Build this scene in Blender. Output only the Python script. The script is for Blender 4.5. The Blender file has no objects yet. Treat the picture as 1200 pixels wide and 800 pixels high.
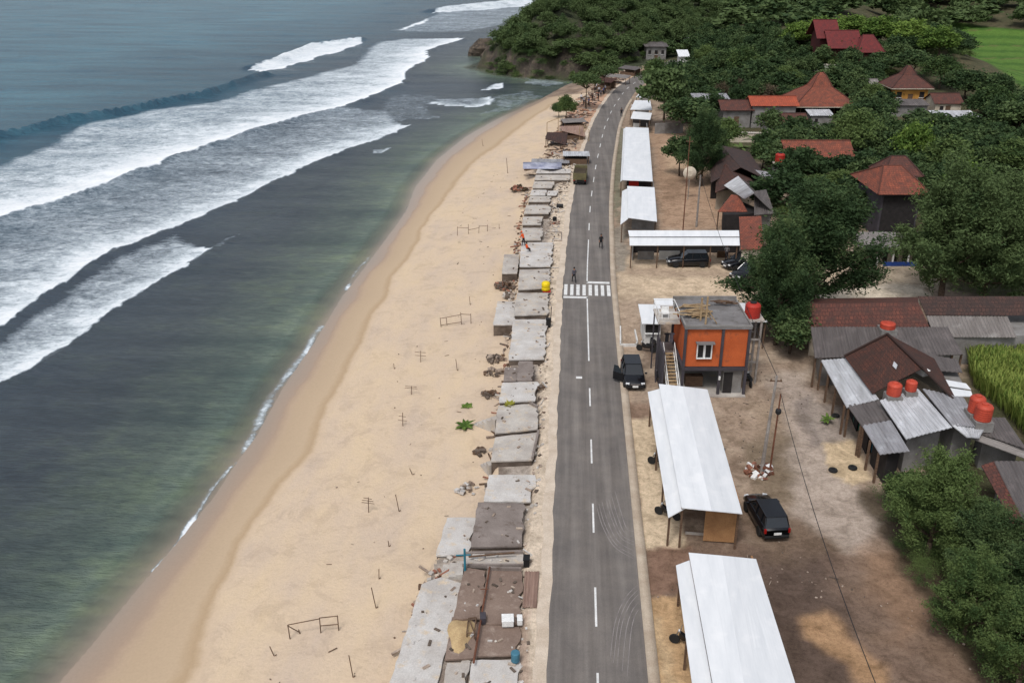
import bpy, math, random
import numpy as np
from mathutils import Vector, Matrix
random.seed(7)
RNG = np.random.default_rng(11)
sc = bpy.context.scene
COL = sc.collection
# ---------------------------------------------------------------- camera geometry
FL_ = 1100.0          # focal length in pixels of a 1200 wide picture
CAMZ = 34.24
YAW = math.atan(76/math.hypot(FL_, 485))
PIT = math.atan(485/FL_)
Rv = np.array([math.cos(YAW), math.sin(YAW), 0.0])
Hv = np.array([-math.sin(YAW), math.cos(YAW), 0.0])
Zv = np.array([0, 0, 1.0])
Fv = math.cos(PIT)*Hv - math.sin(PIT)*Zv
Uv = math.sin(PIT)*Hv + math.cos(PIT)*Zv
SEA = -2.7

def Q(px, py, z=0.0):
    d = (px-600)*Rv + FL_*Fv - (py-400)*Uv
    t = (z-CAMZ)/d[2]
    return Vector((d[0]*t, d[1]*t, z))

def proj(x, y, z):
    v = np.array([x, y, z-CAMZ]); f = v@Fv
    return 600+FL_*(v@Rv)/f, 400-FL_*(v@Uv)/f

def zat(x, y, py):
    """height above (x, y) that is seen at picture row py"""
    h = x*Hv[0]+y*Hv[1]
    k = (400-py)/FL_
    return CAMZ + h*(k*math.cos(PIT)-math.sin(PIT))/(math.cos(PIT)+k*math.sin(PIT))

def W(pts, z=0.0):
    return np.array([tuple(Q(a, b, z))[:2] for a, b in pts])

# ---------------------------------------------------------------- numpy noise
def _hash(ix, iy, seed):
    h = (ix.astype(np.int64)*374761393 + iy.astype(np.int64)*668265263 + seed*1442695041) & 0xffffffff
    h = ((h ^ (h >> 13))*1274126177) & 0xffffffff
    return ((h ^ (h >> 16)) & 0xffffff)/float(0xffffff)

def vnoise(x, y, seed=0):
    ix = np.floor(x); iy = np.floor(y)
    fx = x-ix; fy = y-iy
    fx = fx*fx*(3-2*fx); fy = fy*fy*(3-2*fy)
    a = _hash(ix, iy, seed); b = _hash(ix+1, iy, seed)
    c = _hash(ix, iy+1, seed); d = _hash(ix+1, iy+1, seed)
    return (a*(1-fx)+b*fx)*(1-fy)+(c*(1-fx)+d*fx)*fy

def fbm(x, y, o=4, seed=0):
    s = 0; a = 0.5; t = 0
    for k in range(o):
        s = s+a*vnoise(x*2**k+17*k, y*2**k+31*k, seed+k); t += a; a *= 0.5
    return s/t

def sstep(a, b, x):
    t = np.clip((x-a)/(b-a), 0, 1)
    return t*t*(3-2*t)

def inpoly(x, y, P):
    r = np.zeros(x.shape, bool); n = len(P)
    for i in range(n):
        x1, y1 = P[i]; x2, y2 = P[(i+1) % n]
        if y1 == y2: continue
        c = ((y1 > y) != (y2 > y)) & (x < (x2-x1)*(y-y1)/(y2-y1)+x1)
        r ^= c
    return r

def dline(x, y, P, closed=False):
    d = np.full(x.shape, 1e9); n = len(P)
    for i in range(n if closed else n-1):
        x1, y1 = P[i]; x2, y2 = P[(i+1) % n]
        L = (x2-x1)**2+(y2-y1)**2+1e-9
        t = np.clip(((x-x1)*(x2-x1)+(y-y1)*(y2-y1))/L, 0, 1)
        d = np.minimum(d, np.hypot(x-x1-t*(x2-x1), y-y1-t*(y2-y1)))
    return d

def sdpoly(x, y, P):
    d = dline(x, y, P, True)
    return np.where(inpoly(x, y, P), d, -d)      # positive inside

# ---------------------------------------------------------------- terrain
shore_px = [(40,840),(70,800),(113,750),(167,684),(213,630),(253,580),(283,534),(300,513),(333,453),(370,400),(400,350),(433,307),(463,267),
            (477,247),(487,220),(513,187),(547,160),(583,140),(633,117),(662,101),(680,94)]
dry_px = [(180,840),(213,800),(230,778),(231,750),(247,700),(287,627),(320,580),(340,554),(360,530),(373,497),(397,457),(417,410),(443,357),(470,307),
          (497,267),(520,232),(555,192),(600,158),(650,122),(680,106),(700,96)]
toe_px = [(425,840),(455,800),(494,674),(512,650),(524,606),(553,628),(566,587),(574,540),(580,507),(585,470),(591,420),(597,373),(602,342),(607,312),(611,266),
           (614,240),(624,215),(627,200),(634,192),(643,165),(655,145),(672,125),(695,104),(720,90)]
wall_px = [(600,840),(606,800),(610,664),(612,640),(622,587),(626,540),(629,500),(631,470),(636,420),(639,372),(642,340),(644,312),(646,283),(643,250),(645,228),(656,205),(646,192),(643,165),(655,145),(672,125),(695,104),(720,90)]
SH = W(shore_px, SEA); DR = W(dry_px, -2.0); WL = W(wall_px, -0.2); TL = W([p for p in toe_px if p != (524,606)], -1.2)
def shoreX(y): return np.interp(y, SH[:, 1], SH[:, 0])
def dryX(y): return np.interp(y, DR[:, 1], DR[:, 0])
def bankX(y): return np.interp(y, WL[:, 1], WL[:, 0])
def wallX(y): return np.interp(y, TL[:, 1], TL[:, 0])
HEAD = np.array([(-30.5, 278), (-21.5, 264), (-11.5, 257), (-0.5, 253), (10.5, 257), (20.5, 275), (34, 298), (60, 337), (80, 424), (70, 553), (-11.5, 553), (-15.5, 386), (-20.5, 322), (-25.5, 298)], float)

def H(x, y):
    x = np.asarray(x, float); y = np.asarray(y, float)
    sx = shoreX(y); wx = np.maximum(wallX(y), sx+2)
    t = (x-sx)/(wx-sx)
    beach = SEA+(-1.25-SEA)*np.clip(t, 0, 1)**0.8
    under = SEA-np.clip(sx-x, 0, 60)*0.07
    h = np.where(t < 0, under, beach)
    h = h+(-0.40-h)*sstep(0.15, 0.75, x-wx)*(t > 0.5)
    h = h+(0-h)*sstep(-0.2, 0.5, x-bankX(y))*(t > 0.5)
    # village slope and the ridges behind it
    h = h+7.0*sstep(160, 257, y)*sstep(28, 62, x)*(1-sstep(88, 118, x))
    h = h+9.0*sstep(302, 424, y)*sstep(20, 60, x)
    n = fbm(x*0.11, y*0.11, 4, 5)
    d = sdpoly(x, y, HEAD)+(n-0.5)*9
    hd = -4.2+7.5*sstep(0, 5.5, d)+9*sstep(5, 26, d)+9*sstep(20, 60, d)+(fbm(x*0.35, y*0.35, 4, 9)-0.5)*7.5*sstep(-1, 4, d)*(1-0.6*sstep(14, 24, d))
    h = np.maximum(h, np.where(d > -1.5, hd, -9))
    return h

def h1(x, y): return float(H(np.array([x]), np.array([y]))[0])

def G(px, py):
    """ray through a point of the photograph down to the terrain"""
    z = 0.0
    for k in range(8):
        q = Q(px, py, z); z = 0.5*z+0.5*h1(q.x, q.y)
    q = Q(px, py, z)
    return Vector((q.x, q.y, h1(q.x, q.y)))

# ---------------------------------------------------------------- object helpers
def tag(o, label=None, cat=None, group=None, kind=None):
    if label: o['label'] = label
    if cat: o['category'] = cat
    if group: o['group'] = group
    if kind: o['kind'] = kind
    elif cat: o['kind'] = 'thing'
    return o

def empty(name, loc=(0,0,0), rz=0.0, label=None, cat=None, group=None):
    o = bpy.data.objects.new(name, None); COL.objects.link(o)
    o.empty_display_size = 0.3
    o.location = loc; o.rotation_euler = (0, 0, rz)
    return tag(o, label, cat, group)

def copy_tree(o, parent=None):
    c = o.copy(); COL.objects.link(c)
    if parent is not None: c.parent = parent
    for ch in o.children: copy_tree(ch, c)
    return c

def np_mesh(name, V, F, mats=(), parent=None, smooth=False, attrs=None, uv=None, midx=None):
    V = np.asarray(V, np.float32); F = np.asarray(F, np.int32)
    me = bpy.data.meshes.new(name)
    k = F.shape[1]
    me.vertices.add(len(V)); me.vertices.foreach_set('co', V.ravel())
    me.loops.add(F.size); me.loops.foreach_set('vertex_index', F.ravel())
    me.polygons.add(len(F)); me.polygons.foreach_set('loop_start', np.arange(0, F.size, k, dtype=np.int32))
    me.polygons.foreach_set('loop_total', np.full(len(F), k, np.int32))
    if midx is not None: me.polygons.foreach_set('material_index', np.asarray(midx, np.int32))
    me.update(calc_edges=True)
    if smooth: me.polygons.foreach_set('use_smooth', np.ones(len(F), bool))
    for nm, a in (attrs or {}).items():
        a = np.asarray(a, np.float32)
        if a.ndim == 1:
            at = me.attributes.new(nm, 'FLOAT', 'POINT'); at.data.foreach_set('value', a)
        else:
            at = me.attributes.new(nm, 'FLOAT_COLOR', 'POINT')
            b = np.ones((len(a), 4), np.float32); b[:, :3] = a; at.data.foreach_set('color', b.ravel())
    for m in mats: me.materials.append(m)
    me.validate()
    o = bpy.data.objects.new(name, me); COL.objects.link(o)
    if parent is not None: o.parent = parent
    return o

class MB:
    def __init__(s): s.v = []; s.f = []; s.m = []; s.uv = {}; s.cm = 0
    def add(s, vs, fs, uvs=None):
        n = len(s.v); s.v += [tuple(v) for v in vs]
        for i, f in enumerate(fs):
            if uvs is not None: s.uv[len(s.f)] = uvs[i]
            s.f.append(tuple(n+k for k in f)); s.m.append(s.cm)
        return s
    def box(s, c, d, rz=0.0, tilt=None):
        """centre c, full sizes d"""
        x, y, z = d[0]/2, d[1]/2, d[2]/2
        vs = [Vector((a*x, b*y, e*z)) for e in (-1, 1) for b in (-1, 1) for a in (-1, 1)]
        M = Matrix.Rotation(rz, 3, 'Z')
        if tilt is not None: M = M @ Matrix.Rotation(tilt[1], 3, 'Y') @ Matrix.Rotation(tilt[0], 3, 'X')
        vs = [M @ v+Vector(c) for v in vs]
        return s.add(vs, [(0,2,3,1),(4,5,7,6),(0,1,5,4),(2,6,7,3),(0,4,6,2),(1,3,7,5)])
    def prism(s, P, z0, z1):
        n = len(P)
        A = sum(P[i][0]*P[(i+1) % n][1]-P[(i+1) % n][0]*P[i][1] for i in range(n))
        if A < 0: P = list(P)[::-1]
        g = lambda z, i: z[i] if hasattr(z, '__len__') else z
        vs = [(P[i][0], P[i][1], g(z0, i)) for i in range(n)]+[(P[i][0], P[i][1], g(z1, i)) for i in range(n)]
        fs = [tuple(range(n-1, -1, -1)), tuple(range(n, 2*n))]+[(i, (i+1) % n, n+(i+1) % n, n+i) for i in range(n)]
        return s.add(vs, fs)
    def tube(s, a, b, r, r2=None, n=6, cap=True):
        a = Vector(a); b = Vector(b); r2 = r if r2 is None else r2
        d = (b-a).normalized(); u = d.orthogonal().normalized(); w = d.cross(u)
        vs = []
        for p, q in ((a, r), (b, r2)):
            for k in range(n):
                t = 2*math.pi*k/n; vs.append(p+u*q*math.cos(t)+w*q*math.sin(t))
        fs = [(k, (k+1) % n, n+(k+1) % n, n+k) for k in range(n)]
        if cap: fs += [tuple(range(n-1, -1, -1)), tuple(range(n, 2*n))]
        return s.add(vs, fs)
    def path(s, pts, r, n=6):
        for a, b in zip(pts[:-1], pts[1:]): s.tube(a, b, r, n=n)
        return s
    def lathe(s, prof, c=(0,0,0), n=16, axis='Z'):
        vs = []
        for r, z in prof:
            for k in range(n):
                t = 2*math.pi*k/n; p = (r*math.cos(t), r*math.sin(t), z)
                if axis == 'X': p = (p[2], p[0], p[1])
                if axis == 'Y': p = (p[0], -p[2], p[1])
                vs.append((p[0]+c[0], p[1]+c[1], p[2]+c[2]))
        m = len(prof)
        fs = [(j*n+k, j*n+(k+1) % n, (j+1)*n+(k+1) % n, (j+1)*n+k) for j in range(m-1) for k in range(n)]
        fs += [tuple(range(n-1, -1, -1)), tuple((m-1)*n+k for k in range(n))]
        return s.add(vs, fs)
    def sheet(s, A, B, C, D, th=0.05, corr=0.0, pitch=0.25, maxn=400):
        """sheet: A->B along the ridge/eave, D->C the other edge; corrugations run from AB to DC"""
        A, B, C, D = [Vector(p) for p in (A, B, C, D)]
        L = max((B-A).length, (C-D).length); Sl = ((D-A).length+(C-B).length)/2
        n = 1 if corr <= 0 else min(maxn, max(2, int(L/pitch)*2)); m = 1 if corr <= 0 else 2
        nrm = (B-A).cross(D-A).normalized()
        if nrm.z < 0: nrm = -nrm
        vs = []; uvs = []
        for j in range(m+1):
            v = j/m
            for i in range(n+1):
                u = i/n
                p = (A*(1-u)+B*u)*(1-v)+(D*(1-u)+C*u)*v
                if corr > 0: p = p+nrm*corr*(1 if i % 2 else -1)+nrm*(0.012*math.sin(7*u+5*v))
                vs.append(p); uvs.append((u*L, v*Sl))
        N = len(vs); vs += [p-nrm*th for p in vs]
        idx = lambda i, j: j*(n+1)+i
        fs = []; fu = []
        flip = (B-A).cross(D-A).z < 0
        for j in range(m):
            for i in range(n):
                q = [idx(i, j), idx(i+1, j), idx(i+1, j+1), idx(i, j+1)]
                if flip: q = q[::-1]
                fs.append(tuple(q)); fu.append([uvs[k] for k in q])
                r = [k+N for k in q[::-1]]; fs.append(tuple(r)); fu.append([uvs[k-N] for k in r])
        for i in range(n):
            for j, sgn in ((0, 1), (m, -1)):
                q = [idx(i, j), idx(i, j)+N, idx(i+1, j)+N, idx(i+1, j)]
                fs.append(tuple(q)); fu.append([uvs[k % N] for k in q])
        for j in range(m):
            for i in (0, n):
                q = [idx(i, j), idx(i, j+1), idx(i, j+1)+N, idx(i, j)+N]
                fs.append(tuple(q)); fu.append([uvs[k % N] for k in q])
        return s.add(vs, fs, fu)
    def build(s, name, mats, parent=None, bevel=0.0, smooth=False, label=None):
        if not isinstance(mats, (list, tuple)): mats = [mats]
        me = bpy.data.meshes.new(name)
        off = Vector((0, 0, 0))
        if parent is not None and parent.get('_world'): off = Vector(parent['_world'])
        me.from_pydata([tuple(Vector(v)-off) for v in s.v], [], s.f)
        for m in mats: me.materials.append(m)
        if len(mats) > 1: me.polygons.foreach_set('material_index', s.m)
        if s.uv:
            ul = me.uv_layers.new(name='UVMap')
            for i, p in enumerate(me.polygons):
                if i in s.uv:
                    for k, li in enumerate(p.loop_indices): ul.data[li].uv = s.uv[i][k]
        if smooth: me.polygons.foreach_set('use_smooth', [True]*len(me.polygons))
        me.update()
        o = bpy.data.objects.new(name, me); COL.objects.link(o)
        if parent is not None: o.parent = parent
        if bevel > 0:
            b = o.modifiers.new('bevel', 'BEVEL'); b.width = bevel; b.segments = 2; b.limit_method = 'ANGLE'
        if label: o['label'] = label
        return o

def wempty(name, loc, label, cat, group=None):
    """an Empty whose parts are given in world coordinates"""
    o = empty(name, loc, 0, label, cat, group); o['_world'] = tuple(loc)
    return o

def solo(mb, name, mats, loc, label, cat, group=None, bevel=0.0, smooth=False):
    """a thing that is one mesh; geometry given in world coordinates"""
    loc = Vector(loc)
    mb.v = [tuple(Vector(v)-loc) for v in mb.v]
    o = mb.build(name, mats, None, bevel, smooth); o.location = loc
    return tag(o, label, cat, group)

# ---------------------------------------------------------------- materials
def s2l(r, g, b):
    f = lambda c: ((c/255+0.055)/1.055)**2.4 if c > 10.3 else c/255/12.92
    return (f(r), f(g), f(b), 1)

def newmat(name):
    m = bpy.data.materials.new(name); m.use_nodes = True
    nt = m.node_tree; b = nt.nodes['Principled BSDF']
    return m, nt, b

def N(nt, t, **kw):
    n = nt.nodes.new(t)
    for k, v in kw.items():
        if k in n.inputs: n.inputs[k].default_value = v
        else: setattr(n, k, v)
    return n

def ramp(nt, fac, stops):
    r = nt.nodes.new('ShaderNodeValToRGB'); e = r.color_ramp.elements
    while len(e) < len(stops): e.new(0.5)
    for i, (p, c) in enumerate(stops):
        e[i].position = p; e[i].color = c if len(c) == 4 else (*c, 1)
    nt.links.new(fac, r.inputs[0]); return r

def mix(nt, fac, a, b, mode='MIX'):
    n = nt.nodes.new('ShaderNodeMix'); n.data_type = 'RGBA'; n.blend_type = mode
    for s, v in ((n.inputs[0], fac), (n.inputs[6], a), (n.inputs[7], b)):
        if isinstance(v, (int, float)): s.default_value = v
        elif isinstance(v, tuple): s.default_value = v
        else: nt.links.new(v, s)
    return n.outputs[2]

def noise(nt, scale, detail=5, rough=0.55, coord='Object', stretch=None, dist=0.0):
    tc = nt.nodes.new('ShaderNodeTexCoord'); src = tc.outputs[coord]
    if stretch:
        mp = nt.nodes.new('ShaderNodeMapping'); mp.inputs['Scale'].default_value = stretch
        nt.links.new(src, mp.inputs[0]); src = mp.outputs[0]
    n = nt.nodes.new('ShaderNodeTexNoise'); n.inputs['Scale'].default_value = scale
    n.inputs['Detail'].default_value = detail; n.inputs['Roughness'].default_value = rough
    n.inputs['Distortion'].default_value = dist
    nt.links.new(src, n.inputs['Vector']); return n.outputs['Fac']

def bump(nt, b, h, strength=0.3, dist=0.05):
    n = nt.nodes.new('ShaderNodeBump'); n.inputs['Strength'].default_value = strength; n.inputs['Distance'].default_value = dist
    nt.links.new(h, n.inputs['Height']); nt.links.new(n.outputs[0], b.inputs['Normal']); return n

def pm(name, c1, c2=None, scale=1.2, rough=0.8, c3=None, metal=0.0, bs=0.25, fine=14, stretch=None, lo=0.35, hi=0.65, spec=0.3):
    m, nt, b = newmat(name)
    if c2 is None: c2 = tuple(x*0.8 for x in c1[:3])+(1,)
    n1 = noise(nt, scale, 6, 0.6, stretch=stretch)
    r = ramp(nt, n1, [(lo, c1), (hi, c2)])
    col = r.outputs[0]
    n2 = noise(nt, fine, 4, 0.6)
    if c3 is not None:
        n3 = noise(nt, scale*2.7, 5, 0.65)
        r3 = ramp(nt, n3, [(0.55, (0,0,0,1)), (0.68, (1,1,1,1))])
        col = mix(nt, r3.outputs[0], col, c3)
    r2 = ramp(nt, n2, [(0.3, (0.82,0.82,0.82,1)), (0.7, (1.12,1.12,1.12,1))])
    col = mix(nt, 1.0, col, r2.outputs[0], 'MULTIPLY')
    nt.links.new(col, b.inputs['Base Color'])
    b.inputs['Roughness'].default_value = rough; b.inputs['Metallic'].default_value = metal
    b.inputs['Specular IOR Level'].default_value = spec
    if bs > 0: bump(nt, b, n2, bs, 0.03)
    return m

M = {}
M['concrete'] = pm('concrete', s2l(186,180,172), s2l(156,148,141), 0.6, 0.85, c3=s2l(188,172,150))
M['concrete_light'] = pm('concrete_light', s2l(198,195,191), s2l(172,166,160), 0.5, 0.85, c3=s2l(194,178,156))
M['concrete_dark'] = pm('concrete_dark', s2l(140,130,124), s2l(112,102,96), 0.5, 0.9, c3=s2l(100,88,80))
M['brown_slab'] = pm('brown_slab', s2l(136,118,106), s2l(112,94,84), 0.45, 0.85, c3=s2l(150,134,122))
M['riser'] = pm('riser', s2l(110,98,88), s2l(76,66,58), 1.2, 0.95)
M['rubble'] = pm('rubble', s2l(180,165,150), s2l(110,92,80), 1.5, 0.95)
M['brick_dust'] = pm('brick_dust', s2l(160,110,90), s2l(120,80,66), 2, 0.95)
M['wood'] = pm('wood', s2l(110,88,70), s2l(78,60,48), 3, 0.85, stretch=(1,1,6))
M['pale_wood'] = pm('pale_wood', s2l(172,150,118), s2l(140,115,85), 2, 0.85)
M['plywood'] = pm('plywood', s2l(168,128,88), s2l(146,108,74), 1.2, 0.8)
M['dark'] = pm('interior_shade', s2l(46,42,42), s2l(34,32,32), 2, 0.9)  # near-black tone puts the shade of openings and roofed spaces into the colour
M['white_sheet'] = pm('white_sheet', s2l(224,229,234), s2l(212,218,224), 0.35, 0.45, bs=0.05, spec=0.4)
M['grey_wall'] = pm('grey_wall', s2l(140,138,136), s2l(112,108,104), 0.8, 0.9)
M['cream_wall'] = pm('cream_wall', s2l(205,195,178), s2l(176,164,146), 0.8, 0.9)
M['white_wall'] = pm('white_wall', s2l(215,215,212), s2l(190,188,184), 0.8, 0.85)
M['orange_wall'] = pm('orange_wall', s2l(190,98,58), s2l(172,86,50), 0.6, 0.85, bs=0.1, c3=s2l(150,84,58), spec=0.1)
M['yellow_wall'] = pm('yellow_wall', s2l(190,140,70), s2l(165,118,58), 0.8, 0.85)
M['charcoal'] = pm('charcoal_paint', s2l(72,68,74), s2l(58,55,60), 1, 0.7)
M['deck'] = pm('roof_deck', s2l(128,126,126), s2l(104,101,100), 0.6, 0.9, c3=s2l(92,88,84))
M['red_plastic'] = pm('red_plastic', s2l(172,50,38), s2l(150,42,34), 1.5, 0.55, bs=0.03)
M['orange_plastic'] = pm('orange_plastic', s2l(186,74,54), s2l(160,62,46), 1.5, 0.55, bs=0.03)
M['white_plastic'] = pm('white_plastic', s2l(228,228,226), s2l(214,214,212), 1.5, 0.45, bs=0.03)
M['yellow_plastic'] = pm('yellow_plastic', s2l(226,198,20), s2l(206,176,18), 1.5, 0.45, bs=0.03)
M['dull_blue'] = pm('dull_blue', s2l(70,120,140), s2l(58,100,118), 2, 0.7)
M['blue_paint'] = pm('blue_paint', s2l(40,70,140), s2l(34,60,120), 1.5, 0.6)
M['teal_paint'] = pm('teal_paint', s2l(40,120,140), s2l(36,100,118), 1.5, 0.6)
M['green_paint'] = pm('green_paint', s2l(40,110,90), s2l(34,92,76), 1.5, 0.6)
M['trunk'] = pm('bark', s2l(98,84,72), s2l(70,58,48), 3, 0.95, stretch=(1,1,4))
M['rock'] = pm('rock', s2l(88,78,68), s2l(46,41,37), 0.35, 0.95, c3=s2l(116,104,90), bs=0.8, fine=3)
M['metal_post'] = pm('metal_post', s2l(150,145,140), s2l(120,112,106), 2, 0.5)
M['rust'] = pm('rust', s2l(120,76,56), s2l(88,58,46), 2.5, 0.9)
M['black_paint'] = pm('black_car_paint', (0.006,0.007,0.009,1), (0.005,0.005,0.007,1), 1, 0.18, bs=0, spec=0.6)
M['black_trim'] = pm('black_trim', (0.012,0.012,0.013,1), (0.01,0.01,0.01,1), 1, 0.6, bs=0)
M['tyre'] = pm('tyre_rubber', (0.02,0.02,0.02,1), (0.015,0.015,0.015,1), 1, 0.85, bs=0)
M['rim'] = pm('rim_metal', s2l(150,150,152), s2l(130,130,132), 1, 0.35, metal=0.8, bs=0)
M['glass'] = pm('tinted_glass', (0.012,0.016,0.02,1), (0.012,0.014,0.018,1), 1, 0.06, bs=0, spec=0.7)
M['lamp_white'] = pm('lamp_lens', s2l(225,228,230), s2l(210,212,214), 1, 0.15, bs=0)
M['lamp_red'] = pm('red_lens', s2l(150,20,18), s2l(130,16,14), 1, 0.2, bs=0)
M['plate'] = pm('number_plate', s2l(225,225,222), s2l(210,210,208), 1, 0.4, bs=0)
M['truck_green'] = pm('truck_green', s2l(104,98,68), s2l(84,78,56), 1.2, 0.6)
M['skin'] = pm('skin', s2l(150,105,80), s2l(140,96,72), 3, 0.6, bs=0)
M['cloth_black'] = pm('cloth_black', s2l(32,32,36), s2l(24,24,28), 4, 0.9, bs=0)
M['cloth_grey'] = pm('cloth_grey', s2l(86,84,92), s2l(70,68,76), 4, 0.9, bs=0)
M['cloth_white'] = pm('cloth_white', s2l(212,212,216), s2l(190,190,196), 4, 0.9, bs=0)
M['cloth_orange'] = pm('cloth_orange', s2l(226,92,40), s2l(206,80,36), 4, 0.9, bs=0)
M['cloth_red'] = pm('cloth_red', s2l(186,44,40), s2l(160,36,34), 4, 0.9, bs=0)
M['cloth_blue'] = pm('cloth_blue', s2l(96,104,150), s2l(78,86,130), 4, 0.9, bs=0)
M['tarp_blue'] = pm('tarp_blue', s2l(128,132,156), s2l(178,180,192), 0.9, 0.7)
M['kerb'] = pm('kerb_concrete', s2l(186,172,154), s2l(164,148,130), 0.7, 0.9, bs=0.2)
M['marking'] = pm('road_paint', s2l(222,222,220), s2l(190,190,188), 2.2, 0.6, lo=0.4, hi=0.72)
M['ropes'] = pm('cable', (0.02,0.02,0.022,1), (0.016,0.016,0.018,1), 2, 0.7, bs=0)

def sheet_mat(name, c1, c2, c3, period=0.9, rough=0.55, w=0.25, bm=0.35):
    """weathered corrugated sheet: streaks down the slope, seams between sheets"""
    m, nt, b = newmat(name)
    n1 = noise(nt, 1.0, 6, 0.65, 'UV', stretch=(1.4, 0.25, 1))
    n2 = noise(nt, 0.45, 4, 0.6, 'UV')
    c = mix(nt, ramp(nt, n1, [(0.35, (0,0,0,1)), (0.66, (1,1,1,1))]).outputs[0], c1, c2)
    c = mix(nt, ramp(nt, n2, [(0.52, (0,0,0,1)), (0.7, (1,1,1,1))]).outputs[0], c, c3)
    tc = nt.nodes.new('ShaderNodeTexCoord'); sp = nt.nodes.new('ShaderNodeSeparateXYZ'); nt.links.new(tc.outputs['UV'], sp.inputs[0])
    md = N(nt, 'ShaderNodeMath', operation='PINGPONG'); nt.links.new(sp.outputs[0], md.inputs[0]); md.inputs[1].default_value = period/2
    sm = ramp(nt, md.outputs[0], [(0.0, (1-w,1-w,1-w,1)), (0.05, (1,1,1,1))])
    c = mix(nt, 1.0, c, sm.outputs[0], 'MULTIPLY')
    nt.links.new(c, b.inputs['Base Color']); b.inputs['Roughness'].default_value = rough
    w2 = N(nt, 'ShaderNodeTexWave', Scale=2.2); w2.wave_type = 'BANDS'; w2.bands_direction = 'X'; nt.links.new(tc.outputs['UV'], w2.inputs['Vector'])
    bump(nt, b, w2.outputs['Fac'], bm, 0.04)
    return m

def tile_mat(name, c1, c2, c3):
    m, nt, b = newmat(name)
    tc = nt.nodes.new('ShaderNodeTexCoord')
    br = nt.nodes.new('ShaderNodeTexBrick'); nt.links.new(tc.outputs['UV'], br.inputs['Vector'])
    br.inputs['Scale'].default_value = 1.0; br.inputs['Brick Width'].default_value = 0.34; br.inputs['Row Height'].default_value = 0.42
    br.inputs['Mortar Size'].default_value = 0.03; br.inputs['Color1'].default_value = c1; br.inputs['Color2'].default_value = c2
    br.inputs['Mortar'].default_value = tuple(v*0.35 for v in c2[:3])+(1,); br.inputs['Mortar Smooth'].default_value = 0.4
    n1 = noise(nt, 0.9, 6, 0.65, 'UV')
    c = mix(nt, ramp(nt, n1, [(0.42, (0,0,0,1)), (0.62, (1,1,1,1))]).outputs[0], br.outputs[0], c3)
    n3 = noise(nt, 5, 4, 0.6, 'UV')
    c = mix(nt, 1.0, c, ramp(nt, n3, [(0.3, (0.65,0.65,0.65,1)), (0.7, (1.25,1.25,1.25,1))]).outputs[0], 'MULTIPLY')
    nt.links.new(c, b.inputs['Base Color']); b.inputs['Roughness'].default_value = 0.85
    bump(nt, b, br.outputs['Fac'], -0.6, 0.06)
    return m

M['zinc'] = sheet_mat('zinc_sheet', s2l(150,150,154), s2l(118,116,118), s2l(176,178,182), 1.0)
M['zinc_dark'] = sheet_mat('zinc_dark', s2l(98,92,90), s2l(78,72,70), s2l(112,104,102), 1.0)
M['zinc_light'] = sheet_mat('zinc_light', s2l(190,192,196), s2l(150,150,152), s2l(208,210,214), 1.0)
M['asbestos'] = sheet_mat('asbestos_sheet', s2l(128,122,118), s2l(104,98,94), s2l(142,138,134), 1.1)
M['white_roof'] = sheet_mat('white_roof', s2l(220,222,224), s2l(206,209,212), s2l(226,227,228), 1.0, 0.5, 0.04, 0.05)
M['tile_brown'] = tile_mat('tile_brown', s2l(86,50,38), s2l(72,42,33), s2l(56,38,32))
M['tile_dark'] = tile_mat('tile_dark', s2l(76,52,45), s2l(64,44,39), s2l(52,40,37))
M['tile_orange'] = tile_mat('tile_orange', s2l(146,78,56), s2l(122,64,47), s2l(96,56,44))
M['tile_bright'] = tile_mat('tile_bright', s2l(176,82,54), s2l(160,74,48), s2l(138,66,46))
M['tile_red'] = tile_mat('tile_red', s2l(120,42,40), s2l(104,36,36), s2l(88,34,34))
M['tile_old'] = tile_mat('tile_old', s2l(104,60,48), s2l(88,50,42), s2l(70,46,40))
M['rust_sheet'] = sheet_mat('rust_sheet', s2l(150,124,110), s2l(124,98,86), s2l(166,142,128), 0.35)

def leaf_mat(name, dark, mid, light, trans=0.25):
    m, nt, b = newmat(name)
    at = N(nt, 'ShaderNodeAttribute', attribute_name='rnd')
    n = noise(nt, 0.35, 3, 0.6)
    oi = nt.nodes.new('ShaderNodeObjectInfo')
    a = N(nt, 'ShaderNodeMath', operation='MULTIPLY_ADD'); nt.links.new(at.outputs['Fac'], a.inputs[0]); a.inputs[1].default_value = 0.5
    nt.links.new(n, a.inputs[2])
    b2 = N(nt, 'ShaderNodeMath', operation='MULTIPLY_ADD'); nt.links.new(oi.outputs['Random'], b2.inputs[0]); b2.inputs[1].default_value = 0.34
    nt.links.new(a.outputs[0], b2.inputs[2])
    r = ramp(nt, b2.outputs[0], [(0.48, dark), (0.80, mid), (1.0, light)])
    nt.links.new(r.outputs[0], b.inputs['Base Color']); b.inputs['Roughness'].default_value = 0.75
    b.inputs['Specular IOR Level'].default_value = 0.15
    tr = N(nt, 'ShaderNodeBsdfTranslucent'); nt.links.new(r.outputs[0], tr.inputs[0])
    ms = N(nt, 'ShaderNodeMixShader'); ms.inputs[0].default_value = trans
    nt.links.new(b.outputs[0], ms.inputs[1]); nt.links.new(tr.outputs[0], ms.inputs[2])
    nt.links.new(ms.outputs[0], nt.nodes['Material Output'].inputs[0])
    return m
M['leaf_dark'] = leaf_mat('leaf_dark', (0.023,0.044,0.018,1), (0.047,0.083,0.032,1), (0.096,0.14,0.053,1))
M['leaf_mid'] = leaf_mat('leaf_mid', (0.025,0.049,0.016,1), (0.055,0.096,0.032,1), (0.115,0.165,0.053,1))
M['leaf_bright'] = leaf_mat('leaf_bright', (0.035,0.07,0.012,1), (0.085,0.15,0.03,1), (0.16,0.24,0.05,1))
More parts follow.
